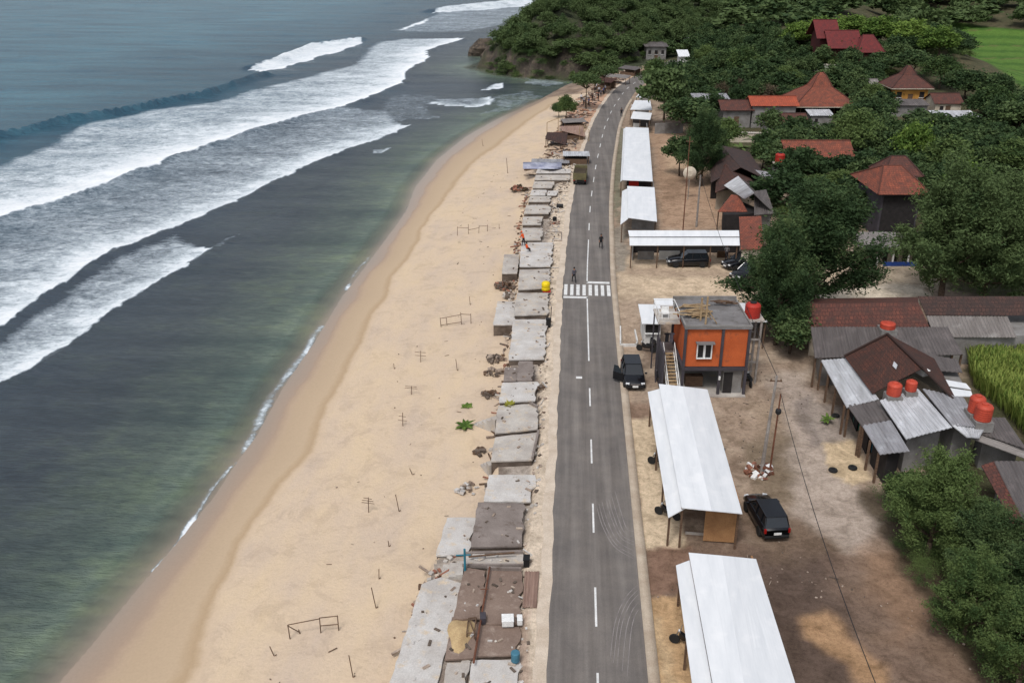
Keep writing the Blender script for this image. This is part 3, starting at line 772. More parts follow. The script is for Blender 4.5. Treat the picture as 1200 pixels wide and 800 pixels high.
# painted markings: one sheet
mk = MB()
def mark(u0, u1, o0, o1):
    n = max(1, int((u1-u0)/2)); us = np.linspace(u0, u1, n+1)
    for a, b_ in zip(us[:-1], us[1:]):
        P = [road_pt(a, o0), road_pt(a, o1), road_pt(b_, o1), road_pt(b_, o0)]
        mk.add([(p[0], p[1], 0.028) for p in P], [(0, 1, 2, 3)])
for y0, y1 in ((830,788),(734,688),(624,590),(543,515),(476,455)):
    mark(u_at(693, y0), u_at(693, y1), -0.06, 0.06)
mark(u_at(690,423), u_at(690,348.5), -0.06, 0.06); mark(u_at(690,331.5), u_at(690,281), -0.06, 0.06)
mark(u_at(690,350), u_at(690,347.8), -2.4, 0.06); mark(u_at(690,332.2), u_at(690,330), -0.06, 2.35)
uu = u_at(690,270); 
while uu < u_at(745,98):
    mark(uu, uu+3.0, -0.06, 0.06); uu += 8.0
for k in range(8):
    o = -2.2+k*0.63; mark(u_at(690,346.5), u_at(690,334), o-0.17, o+0.17)
mark(u_at(690,444), u_at(690,441.5), -1.1, -0.6)
mk.build('road_markings', M['marking'])['kind'] = 'structure'
# tyre marks across the near lane
mt = pm('dust_track', s2l(142,136,134), s2l(118,112,111), 1.5, 0.9, lo=0.45, hi=0.6)
tr = MB()
def arc(pts, wd):
    P = [Q(a, b_, 0.026) for a, b_ in pts]; S = []
    for i in range(len(P)-1):
        p0 = P[max(i-1, 0)]; p1 = P[i]; p2 = P[i+1]; p3 = P[min(i+2, len(P)-1)]
        for k in range(8):
            t = k/8; S.append(0.5*((2*p1)+(p2-p0)*t+(2*p0-5*p1+4*p2-p3)*t*t+(3*p1-p0-3*p2+p3)*t**3))
    S.append(P[-1]); vs = []
    for i, p in enumerate(S):
        d = (S[min(i+1, len(S)-1)]-S[max(i-1, 0)]).normalized(); n_ = Vector((-d.y, d.x, 0)); k = wd*(0.4+0.6*math.sin(math.pi*i/(len(S)-1)))
        vs += [p-n_*k, p+n_*k]
    tr.add(vs, [(2*i, 2*i+1, 2*i+3, 2*i+2) for i in range(len(S)-1)])
for k, dxp in enumerate((0, 3, 7, 12, 15, 19, 24)):
    arc([(699+dxp*0.9,592-dxp*0.7),(706+dxp*0.9,616-dxp*0.7),(720+dxp*0.6,640-dxp*0.9),(742+dxp*0.1,654-dxp*1.3)], 0.022)
for k, dxp in enumerate((0, 4, 8, 14, 20)):
    arc([(748,684+dxp*1.5),(733+dxp*0.5,700+dxp*1.2),(721+dxp*0.9,728+dxp*0.8),(715+dxp,772+dxp)], 0.02)
tk = tr.build('tyre_tracks', mt); tk['kind'] = 'structure'

# ---------------------------------------------------------------- foundation slabs along the beach
slabs = []
def slab(pts, z, label, mat='concrete', name='foundation_slab', extra=None, zb=-1.75, lip=None):
    P = [Q(a, b_, z) for a, b_ in pts]
    c = sum(P, Vector())/len(P)
    r = wempty(name, (c.x, c.y, zb), label, 'foundation slab', 'concrete foundation slabs between beach and road')
    O = [(p.x, p.y) for p in P]; J = []; rj = random.Random(int(P[0].x*100+P[0].y*37))
    for i_, p in enumerate(P):
        q_ = P[(i_+1) % len(P)]; n_ = max(1, int((q_-p).length/0.45)); dn = Vector((-(q_-p).y, (q_-p).x, 0)).normalized()
        right = (p.x+q_.x)/2 > c.x+abs((p.y-q_.y))*0.15 and abs(p.y-q_.y) > abs(p.x-q_.x)
        for k_ in range(n_):
            t_ = k_/n_; e_ = 0 if k_ == 0 else (rj.uniform(-0.22, 0.16) if right else rj.uniform(-0.06, 0.03)); v_ = p.lerp(q_, t_)+dn*e_; J.append((v_.x, v_.y))
    t = MB(); t.prism(J, z-0.14, z); t.build('slab_top', M[mat], r, bevel=0.02)
    d = [Vector((p.x, p.y, 0))+(Vector((c.x, c.y, 0))-Vector((p.x, p.y, 0))).normalized()*0.07 for p in P]
    rb = MB(); Pn = np.array([(p.x, p.y) for p in P]); mn, mx = Pn.min(0), Pn.max(0); area = (mx[0]-mn[0])*(mx[1]-mn[1])
    for k_ in range(int(6+area*1.3)):
        x_, y_ = rj.uniform(mn[0], mx[0]), rj.uniform(mn[1], mx[1])
        if rj.random() < 0.5: x_ = mx[0]-abs(rj.gauss(0, 0.25))
        if sdpoly(np.array([x_]), np.array([y_]), Pn)[0] < 0.22: continue
        rb.cm = rj.randrange(3); s_ = rj.uniform(0.05, 0.2)
        rb.box((x_, y_, z+s_*0.15), (s_*rj.uniform(0.7, 2.5), s_*0.8, s_*0.5), rj.random()*3, (rj.uniform(-.3, .3), 0))
    if rb.v: rb.build('loose_rubble', [M['rubble'], M['riser'], M['concrete_light']], r)['kind'] = 'stuff'
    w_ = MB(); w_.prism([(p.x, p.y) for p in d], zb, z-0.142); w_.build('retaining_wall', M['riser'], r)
    if lip:
        for i, j in lip:
            e = MB(); a, b_ = P[i], P[j]; dd = (b_-a); L = dd.length; mdl = (a+b_)/2
            e.box((mdl.x, mdl.y, z+0.10), (L, 0.16, 0.2), math.atan2(dd.y, dd.x)); e.build('kerb_beam', M['concrete_dark'], r)
    slabs.append(r); return r
slab([(455,806),(510,806),(545,684),(516,676),(494,684)], -0.22, 'long pale grey slab beside sand, nearest in the row, with a stepped strip at top', 'concrete_light')
slab([(519,812),(545,812),(551,776),(524,776)], -0.12, 'small pale slab at bottom edge of photo between long grey slab and post line', 'concrete')
slab([(548,812),(606,812),(608,772),(554,773)], -0.1, 'pale square slab at bottom edge of photo beside the roadside strip', 'concrete_light')
slab([(521,772),(556,770),(562,728),(530,722)], -0.15, 'brown slab with spilled yellow sand, left of the fallen pole', 'brown_slab')
slab([(557,768),(606,766),(608,734),(562,732)], -0.05, 'brown slab with pebbles at right of the fallen pole, near blue barrel', 'brown_slab')
slab([(531,724),(563,724),(569,668),(545,664)], 0.0, 'brown tiled floor slab left of the long fallen pole', 'brown_slab')
slab([(565,730),(606,730),(611,668),(571,667)], 0.05, 'wide brown tiled floor slab with white box at its lower edge', 'brown_slab', lip=[(2,3)])
slab([(542,664),(613,664),(613,648),(546,650)], -0.12, 'narrow light slab between two dark beams beside teal post', 'concrete', lip=[(2,3),(0,1)])
slab([(511,650),(548,648),(558,606),(524,606)], -0.18, 'bluish light slab stepping down toward sand, below brown slab', 'concrete_light')
slab([(552,640),(612,639),(614,590),(560,588)], 0.1, 'large brown grey slab just above the teal post', 'concrete_dark')
slab([(567,587),(622,587),(627,556),(573,556)], 0.0, 'large light slab right below the gap with bare sand', 'concrete_light')
slab([(575,540),(624,538),(631,506),(580,512)], 0.15, 'grey slab with thin kerb line, just above the bare sand gap', 'concrete', lip=[(1,2)])
slab([(580,507),(630,502),(630,478),(621,473),(584,475)], 0.35, 'grey slab just below the yellow bush, with raised right edge', 'concrete', lip=[(2,3)])
slab([(585,471),(627,469),(630,447),(589,448)], 0.15, 'pale slab directly above the yellow bush', 'concrete_light')
slab([(590,446),(605,446),(607,430),(592,430)], -0.1, 'small dull grey slab at left of purple grey square', 'concrete_dark')
slab([(606,445),(624,445),(625,423),(608,423)], 0.3, 'purple grey square slab with rough surface', 'concrete_dark')
slab([(596,421),(638,420),(641,374),(602,374)], 0.2, 'largest pale slab below crosswalk level, with a damp stain', 'concrete_light')
slab([(603,369),(641,368),(643,343),(606,343)], 0.35, 'pale slab directly beside the yellow tank', 'concrete')
slab([(607,339),(642,337),(645,315),(609,316)], 0.35, 'pale slab just above the yellow tank', 'concrete')
slab([(609,312),(645,312),(649,284),(611,284)], 0.3, 'wide pale slab below worker in orange', 'concrete_light')
slab([(611,281),(634,281),(635,267),(612,267)], 0.2, 'square grey slab just above worker in orange', 'concrete')
slab([(612,263),(634,263),(637,253.5),(613,254)], 0.3, 'thin grey slab, second above worker in orange', 'concrete')
slab([(614,250),(643,250),(646,240),(617,240)], 0.4, 'wide grey slab, third above worker in orange', 'concrete')
slab([(619,236),(644,236),(645,230),(621,230)], 0.15, 'grey slab with black bin lying near its right corner', 'concrete')
slab([(621,228.5),(639,228.5),(640,222.5),(623,222.5)], 0.3, 'narrow pale slab below greenish grey slab', 'concrete_light')
slab([(641,228.5),(652,228.5),(653,223.5),(642,223.5)], 0.4, 'tiny bright slab right of the narrow pale slab', 'concrete_light')
slab([(624,220),(647,220),(649,212.5),(626,212.5)], 0.3, 'greenish grey slab level with rear of green truck', 'concrete')
slab([(626,210.5),(667,210.5),(668,205),(628,205)], 0.45, 'long thin slab reaching toward the green truck', 'concrete')
slab([(628,202.5),(668,202.5),(669,198),(630,198)], 0.5, 'long pale slab beside the front of green truck', 'concrete_light')
slab([(588,320),(606,320),(609,298),(591,298)], -0.3, 'lower grey block slab standing on sand above brick rubble', 'concrete', name='terrace_block')
slab([(578,380),(603,380),(605,353),(583,353)], -0.1, 'lower pale block slab standing on sand below brick rubble', 'concrete_light', name='terrace_block')
for r in slabs:
    pass
# stepped stairs between slabs
def steps(px0, z0, px1, z1, n, wd, label, mat='concrete'):
    a = Q(*px0, z0); b_ = Q(*px1, z1); d = Vector((b_.x-a.x, b_.y-a.y, 0)); L = d.length; ang = math.atan2(d.y, d.x)
    mb = MB()
    for k in range(n):
        t = (k+0.5)/n; zz = z0+(z1-z0)*t
        c = a.lerp(b_, t); mb.box((c.x, c.y, (zz-1.9)/2), (L/n*0.99, wd, zz+1.9), ang)
    solo(mb, 'steps', [M[mat]], (a.x, a.y, -1.9), label, 'steps', 'concrete steps down to the beach')
steps((543,664), 0.0, (510,672), -0.5, 4, 1.3, 'four broad concrete steps below the bluish slab')
steps((584,488), 0.1, (558,497), -1.45, 5, 0.7, 'narrow concrete steps running onto sand beside green palm')
steps((548,778), -0.15, (520,786), -1.0, 3, 0.9, 'three concrete steps at bottom edge below brown sandy slab')
steps((579,541), -0.1, (569,545), -1.3, 3, 0.8, 'short concrete steps at left end of bare sand gap')
# ---------------------------------------------------------------- white roofed market stalls
def V(px, py, z): return Q(px, py, z)
def stall(name, label, panels, posts, walls=(), group='white roofed stalls along the road', cat='market stall', extra=None):
    c = sum((V(*p) for p in panels[0][1]), Vector())/4
    r = wempty(name, (c.x, c.y, 0), label, cat, group)
    for nm, pts, mat in panels:
        mb = MB(); mb.sheet(*[V(*p) for p in pts], th=0.05); mb.build(nm, M[mat], r)
    for p in posts:
        q = V(*p); mb = MB(); mb.box((q.x, q.y, (q.z-0.05)/2), (0.12, 0.12, q.z-0.05)); mb.build('post', M['wood'], r)
    for nm, a, b_, z0, z1, mat in walls:
        a = Q(*a, 0) if len(a) == 2 else V(*a); b_ = Q(*b_, 0) if len(b_) == 2 else V(*b_)
        d = Vector((b_.x-a.x, b_.y-a.y, 0)); m_ = (a+b_)/2
        mb = MB(); mb.box((m_.x, m_.y, (z0+z1)/2), (d.length, 0.1, z1-z0), math.atan2(d.y, d.x)); mb.build(nm, M[mat], r)
    return r
# stall nearest the camera
A_ = V(807,647,3.1); R1 = V(846,650.5,3.45)
s1 = stall('market_stall', 'long white metal roof at bottom edge of photo, nearest of the stalls',
  [('roof_sheet', [(807,647,3.15),(846,650.5,3.4),(882,860,3.4),(846,860,3.15)], 'white_roof'),
   ('roof_sheet', [(846,650.5,3.4),(886,654.5,2.95),(951,860,2.95),(882,860,3.4)], 'white_roof'),
   ('awning', [(808,656,2.85),(792,662,2.45),(819,860,2.45),(845,860,2.85)], 'white_roof')],
  [(798,668,2.4),(806,740,2.4),(817,820,2.4),(884,662,2.9),(903,720,2.9),(926,790,2.9),(820,662,3.0),(842,760,3.0)],
  [('back_wall', (876,690), (914,830), 0, 2.3, 'plywood'), ('end_wall', (836,708), (884,711), 0, 2.5, 'plywood')])
s2 = stall('market_stall', 'long white metal roof with plywood end wall, between orange building and parked black car',
  [('roof_sheet', [(772,449.5,3.15),(800,452.5,3.4),(834,598,3.4),(799,594.5,3.15)], 'white_roof'),
   ('roof_sheet', [(800,452.5,3.4),(829,456,2.9),(870,601.5,2.9),(834,598,3.4)], 'white_roof'),
   ('awning', [(774,455,2.85),(759,459,2.45),(783,606,2.45),(803,595,2.85)], 'white_roof')],
  [(763,466,2.4),(771,515,2.4),(778,560,2.4),(785,600,2.4),(826,462,2.85),(840,510,2.85),(853,555,2.85),(800,592,3.0),(866,596,2.85)],
  [('end_wall', (823.5,634.5), (862,637), 0.12, 2.55, 'plywood'), ('back_wall', (822,488), (862,626), 0, 2.4, 'plywood'), ('partition', (812,560), (846,563), 0, 2.5, 'dark'),
   ('floor', (803,625), (860,630), 0, 0.14, 'concrete')])
s3 = stall('market_stall', 'short white roof directly behind the wide roofed car port, nearest of the far stalls',
  [('roof_sheet', [(735,218,3.2),(767,219.5,3.0),(770,259.5,2.8),(736,255,3.0)], 'white_roof'),
   ('awning', [(735,221,2.8),(729,224,2.4),(727,263,2.4),(736,256,2.8)], 'white_roof')],
  [(729,262,2.35),(729.5,240,2.35),(768,258,2.75),(766,222,2.9)],
  [('end_wall', (740,268), (767,270), 0, 2.4, 'grey_wall'), ('back_wall', (764,232), (768,269), 0, 2.4, 'grey_wall')])
s4 = stall('market_stall', 'longest white roof of the far stall row, red awning at near end',
  [('roof_sheet', [(733,149,3.2),(760,150,3.0),(765,212.5,2.9),(729.5,211,3.1)], 'white_roof'),
   ('awning', [(733,150,2.9),(730.5,151,2.5),(727,213,2.5),(730,210,2.9)], 'white_roof')],
  [(730,160,2.4),(728.5,185,2.4),(728,211,2.4),(764,211,2.85)],
  [('end_wall', (734,221), (763,222), 0, 2.4, 'dark'), ('back_wall', (757,160), (763,222), 0, 2.4, 'grey_wall')])
s5 = stall('market_stall', 'small white roof with dark open front, behind the longest white roof',
  [('roof_sheet', [(742,130.5,3.2),(764,132.5,3.0),(762,140.5,2.6),(739,139,2.7)], 'white_roof')],
  [(740,139,2.6),(750,139.7,2.6),(761,140.3,2.6)],
  [('end_wall', (741,148), (761,149), 0, 2.2, 'dark'), ('counter', (742,150), (750,150.4), 0, 0.9, 'white_wall')])
s6 = stall('market_stall', 'small white roof second from the far end of the stall row beside big tree',
  [('roof_sheet', [(744,117.5,3.2),(762,118,3.0),(764,129,2.8),(738.5,128.5,2.8)], 'white_roof')],
  [(739,129,2.7),(763,129,2.7),(745,119,3.0)], [('end_wall', (744,134), (760,135), 0, 2.3, 'grey_wall')])
s7 = stall('market_stall', 'small white roof at far end of the stall row, half under tree',
  [('roof_sheet', [(753,105,3.0),(763,106,3.0),(762,114.5,2.8),(745,114,2.8)], 'white_roof')],
  [(746,114,2.7),(761,114.5,2.7)], [('end_wall', (749,118), (760,119), 0, 2.3, 'grey_wall')])
# red awning between two stalls
mb = MB(); mb.sheet(V(738.5,207,2.7), V(747.5,207,2.7), V(748.5,214,2.0), V(737,214,2.0), th=0.04)
mb.sheet(V(737,214,2.0), V(748.5,214,2.0), V(748.5,218,1.5), V(737,218,1.5), th=0.04)
for p in ((738,215,2.0),(748,215,2.0)):
    q = V(*p); mb.tube((q.x, q.y, 0), (q.x, q.y, q.z), 0.03)
q = V(743,215,0)
solo(mb, 'awning', [M['cloth_red']], (q.x, q.y, 0), 'small red cloth awning at the gap between two white stalls', 'awning')
# wide car port with two white roof strips
r = stall('car_port', 'wide open shed with two white roof strips and black car parked in front',
  [('roof_sheet', [(736,270,3.5),(866,270,3.5),(866.5,277,3.2),(737.5,277,3.2)], 'white_roof'),
   ('roof_sheet', [(737.5,278,3.05),(866.5,278,3.05),(867,287.5,2.7),(738,287.5,2.7)], 'white_roof')],
  [(740,287,2.65),(771,287,2.65),(802,287,2.65),(833,287,2.65),(864,287,2.65)],
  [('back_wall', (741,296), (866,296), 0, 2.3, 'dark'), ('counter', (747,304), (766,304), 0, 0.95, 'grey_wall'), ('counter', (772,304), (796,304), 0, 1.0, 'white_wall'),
   ('side_wall', (741,305), (740.5,296), 0, 2.3, 'grey_wall'), ('counter', (840,302), (852,302), 0, 0.8, 'wood')], group=None, cat='shed')

# ---------------------------------------------------------------- kiosk beside the orange building
def kiosk():
    q = Q(754,404); w_ = Q(773,404).x-q.x
    r = empty('kiosk', (q.x, q.y, 0), YAW*0.4, 'small white kiosk with flat white roof and serving hatch left of orange building', 'kiosk')
    L = 3.2; h = 2.15
    mb = MB(); mb.box((w_/2, L/2, h/2), (w_, L, h)); mb.build('wall', M['white_wall'], r)
    mb = MB(); mb.box((w_/2, -0.03, 1.6), (w_*0.86, 0.08, 0.75)); ht = mb.build('hatch', M['dark'], r)
    mb = MB(); mb.box((w_/2, -0.12, 1.18), (w_*0.9, 0.3, 0.05)); mb.build('sill', M['white_plastic'], ht)
    mb = MB(); mb.sheet((-0.3, L+0.4, h+0.35), (w_+0.25, L+0.4, h+0.35), (w_+0.25, -0.5, h+0.12), (-0.3, -0.5, h+0.12), th=0.05); mb.build('roof', M['white_roof'], r)
    return r
kiosk()
stall('lean_to_roof', 'low white roof just behind the kiosk left of orange building', [('roof_sheet', [(766,349.5,2.6),(795,349.5,2.6),(797,358,2.4),(768,358,2.4)], 'white_roof')],
      [(768,357,2.35),(794,357,2.35),(767,350,2.5),(794,350,2.5)], group=None, cat='roof')
stall('lean_to_roof', 'low white roof behind the red tank at right of orange building', [('roof_sheet', [(858,354.5,3.0),(896,355.5,3.0),(899,377,2.7),(866,377,2.7)], 'white_roof')],
      [(868,376,2.65),(897,376,2.65),(862,356,2.9),(894,356,2.9)], [('back_wall', (862,384),(890,384),0,2.4,'grey_wall')], group=None, cat='roof')

# ---------------------------------------------------------------- orange building
def tank(name, label, r_, h, loc, mat, group='red water tanks on the roofs'):
    t = empty(name, loc, 0, label, 'water tank', group)
    pr = [(r_*0.96, 0), (r_, 0.05)]
    for k in range(1, 6): pr += [(r_, h*0.8*k/6-0.03), (r_*0.965, h*0.8*k/6), (r_, h*0.8*k/6+0.03)]
    pr += [(r_, h*0.8), (r_*0.85, h*0.9), (r_*0.42, h*0.96)]
    mb = MB(); mb.lathe(pr, n=20); mb.build('tank_body', M[mat], t, smooth=True)
    mb = MB(); mb.lathe([(r_*0.42, h*0.955), (r_*0.44, h), (r_*0.3, h*1.03)], n=14); mb.build('lid', M['black_trim'] if mat == 'red_plastic' else M[mat], t)
    return t
def orange_building():
    FL = Q(798,463); w_ = Q(873.5,384,6).x-Q(798,384,6).x; z2 = 6.0; z1 = 2.65
    Hh = zat(FL.x, FL.y, 384); Hf = zat(FL.x, FL.y, 432)
    z2 = Hh; z1 = Hf; D = (Q(802,353,z2)-Q(802,384,z2)).length
    r = empty('orange_building', (FL.x, FL.y, 0), YAW, 'two storey building with bright orange upper walls and open ground floor', 'building')
    def B(nm, c, d, mat, par=r, bevel=0.0):
        mb = MB(); mb.box(c, d); return mb.build(nm, M[mat], par, bevel)
    h = z2-z1
    B('wall', (w_/2, D/2, z1+h/2+0.05), (w_-0.16, D-0.16, h-0.25), 'orange_wall')
    for x_ in (0, w_*0.585, w_): B('column', (x_, 0.0, z2/2), (0.2, 0.2, z2-0.1), 'charcoal')
    for x_ in (0, w_): B('column', (x_, D, z2/2), (0.2, 0.2, z2-0.1), 'charcoal')
    B('floor_beam', (w_/2, D/2, z1), (w_+0.24, D+0.24, 0.24), 'charcoal')
    B('roof_deck', (w_/2, D/2, z2+0.02), (w_+0.28, D+0.28, 0.2), 'deck')
    p = MB()
    for c, d in (((w_/2, -0.08, z2+0.17), (w_+0.3, 0.12, 0.14)), ((w_+0.08, D/2, z2+0.17), (0.12, D, 0.14)), ((-0.08, D/2, z2+0.17), (0.12, D, 0.14)), ((w_/2, D+0.08, z2+0.25), (w_+0.3, 0.12, 0.3))): p.box(c, d)
    p.build('parapet', M['grey_wall'], r)
    # window on the front
    wx = w_*0.31; wz = z1+h*0.44
    wf = B('window', (wx, -0.005+0.06, wz), (1.0, 0.14, 1.15), 'dark')
    fr = MB()
    for c, d in (((wx, -0.06, wz+0.6), (1.2, 0.12, 0.09)), ((wx, -0.06, wz-0.6), (1.2, 0.14, 0.09)), ((wx-0.56, -0.06, wz), (0.09, 0.12, 1.11)), ((wx+0.56, -0.06, wz), (0.09, 0.12, 1.11)), ((wx, -0.05, wz), (0.16, 0.1, 1.11))): fr.box(c, d)
    fr.build('frame', M['white_plastic'], wf)
    g = MB(); g.box((wx-0.3, -0.028, wz), (0.42, 0.02, 1.1)); g.box((wx+0.3, -0.028, wz), (0.42, 0.02, 1.1)); g.build('pane', M['glass'], wf)
    B('window_canopy', (wx, -0.25, wz+0.78), (1.45, 0.5, 0.07), 'deck')
    B('room', (w_*0.81, 1.3, z1/2-0.1), (w_*0.3, 2.2, z1-0.35), 'grey_wall')
    B('back_wall', (w_/2, D-0.2, z1/2), (w_-0.3, 0.12, z1-0.3), 'grey_wall')
    B('doorway', (w_*0.74, 0.18, 1.0), (0.7, 0.06, 1.9), 'dark')
    B('floor', (w_/2, D/2-0.2, 0.06), (w_+0.2, D+0.4, 0.12), 'concrete')
    B('lamp_box', (w_*0.585, -0.16, 1.6), (0.14, 0.12, 0.3), 'white_plastic')
    B('counter', (w_*0.25, 1.6, 0.6), (1.4, 0.6, 0.9), 'wood'); B('shelf', (w_*0.35, D-0.6, 1.1), (2.2, 0.5, 1.6), 'dark')
    # stairs and landing on the left
    st = MB(); n = 14; y0, y1 = -1.0, 3.0
    for k in range(n):
        t = (k+0.5)/n; st.box((-0.72, y0+(y1-y0)*t, 0.1+z1*t), (0.8, 0.27, 0.06))
    so_ = st.build('stair', M['pale_wood'], r)
    rl = MB()
    for x_ in (-1.17, -0.27):
        rl.tube((x_, y0, 0.05), (x_, y1, z1+0.05), 0.05, n=4); rl.tube((x_, y0, 0.95), (x_, y1, z1+0.95), 0.035, n=4)
        for k in range(6):
            t = k/5; yy = y0+(y1-y0)*t; rl.tube((x_, yy, 0.05+z1*t), (x_, yy, 0.95+z1*t), 0.025, n=4)
    rl.build('railing', M['white_plastic'], so_)
    B('landing', (-0.75, 4.1, z1), (1.3, 2.2, 0.14), 'concrete_dark')
    B('side_wall', (-1.5, 2.2, z1*0.5+0.6), (0.14, 3.6, z1+1.2), 'charcoal')
    B('balcony', (-0.95, 3.7, z2-0.55), (1.75, 3.0, 0.14), 'concrete')
    bl = MB()
    for x_ in (-1.8, -0.15):
        for y_ in (2.3, 3.7, 5.1): bl.tube((x_, y_, z2-0.5), (x_, y_, z2+0.35), 0.03, n=4)
    for y_ in (2.3, 5.1): bl.tube((-1.8, y_, z2+0.35), (-0.15, y_, z2+0.35), 0.035, n=4); bl.tube((-1.8, y_, z2-0.1), (-0.15, y_, z2-0.1), 0.02, n=4)
    for x_ in (-1.8, -0.15): bl.tube((x_, 2.3, z2+0.35), (x_, 5.1, z2+0.35), 0.035, n=4)
    for y_ in (2.35, 5.05): B('post', (-1.72, y_, (z2-0.62)/2), (0.1, 0.1, z2-0.64), 'charcoal')
    bl.build('railing', M['white_plastic'], r)
    # tank tower on the right
    tw = MB(); ty0, ty1, tx0, tx1 = 2.2, 3.8, w_+0.25, w_+1.45; tz = 5.5
    for x_ in (tx0, tx1):
        for y_ in (ty0, ty1): tw.box((x_, y_, tz/2), (0.16, 0.16, tz))
    for zz in (1.9, 3.9):
        for y_ in (ty0, ty1): tw.box(((tx0+tx1)/2, y_, zz), (tx1-tx0-0.17, 0.12, 0.14))
    t_ = tw.build('tank_tower', M['metal_post'], r)
    B('tower_top', ((tx0+tx1)/2, (ty0+ty1)/2, tz+0.07), (tx1-tx0+0.4, ty1-ty0+0.3, 0.13), 'concrete', t_)
    R_ = Matrix.Rotation(YAW, 3, 'Z')
    loc = R_ @ Vector(((tx0+tx1)/2-0.05, (ty0+ty1)/2-0.2, 0))+Vector((FL.x, FL.y, tz+0.136))
    tank('water_tank', 'bright red water tank on the frame tower beside orange building', 0.62, 1.25, loc, 'red_plastic')
    def wl(x_, y_, z_): return R_ @ Vector((x_, y_, 0))+Vector((FL.x, FL.y, z_))
    # lumber left on the roof deck
    lm = MB(); rn = random.Random(3)
    for k in range(26):
        c = wl(0.25+rn.random()*1.6, 1.6+rn.random()*2.6, z2+0.17+rn.random()*0.3)
        lm.box(c, (1.2+rn.random(), 0.12, 0.05), rn.uniform(-0.5, 0.6)+YAW, (0, rn.uniform(-0.1, 0.1)))
    solo(lm, 'lumber_pile', [M['pale_wood']], wl(1, 3, z2+0.12), 'loose pile of brown planks on the flat roof of orange building', 'lumber')
    lm = MB()
    for k in range(12):
        c = wl(w_*0.62+rn.random()*1.6, 4.2+rn.random()*0.25, z2+0.3+rn.random()*0.25); lm.box(c, (0.9, 0.1, 0.06), rn.uniform(-0.3, 0.3)+YAW)
    solo(lm, 'lumber_pile', [M['wood']], wl(w_*0.7, 4.3, z2+0.12), 'low row of dark offcuts along rear edge of the flat roof', 'lumber')
    for k, (x_, y_, hh, lb) in enumerate(((w_*0.26, 1.2, 1.9, 'left of two pale wooden posts standing on the flat roof'), (w_*0.31, 0.4, 2.3, 'right and taller of two pale wooden posts standing on the flat roof'))):
        pb = MB(); a = wl(x_, y_, z2+0.12); pb.box((a.x, a.y, a.z+hh/2), (0.13, 0.13, hh)); b_ = wl(x_+0.9, y_+0.1, z2+0.15)
        pb.tube(a+Vector((0, 0, hh*0.6)), b_, 0.05, n=4)
        solo(pb, 'wooden_post', [M['pale_wood']], a, lb, 'post')
    # laundry
    for k, (x_, mt_, lb) in enumerate(((-0.95, 'cloth_black', 'black garment hanging at the top of the outside stairs'), (-0.6, 'cloth_grey', 'grey garment hanging at the top of the outside stairs'))):
        cl = MB(); a = wl(x_, 2.75, z1+1.9); cl.box(a-Vector((0, 0, 0.4)), (0.3, 0.05, 0.8), YAW); cl.box(a-Vector((0, 0, 0.08)), (0.48, 0.06, 0.14), YAW); cl.tube(a, a+Vector((0, 0, 0.15)), 0.015, n=4)
        solo(cl, 'garment', [M[mt_]], a, lb, 'laundry')
    ch = MB()
    for dx in (0, 0.5):
        for dy in (0, 0.45): ch.box(wl(-1.4+dx, 3.0+dy, z2-0.48+0.22), (0.05, 0.05, 0.44), YAW)
    ch.box(wl(-1.15, 3.22, z2-0.02), (0.6, 0.55, 0.05), YAW); ch.box(wl(-1.15, 3.48, z2+0.2), (0.6, 0.05, 0.4), YAW)
    solo(ch, 'chair', [M['white_plastic']], wl(-1.15, 3.2, z2-0.48), 'white chair standing on the small balcony of orange building', 'chair')
orange_building()

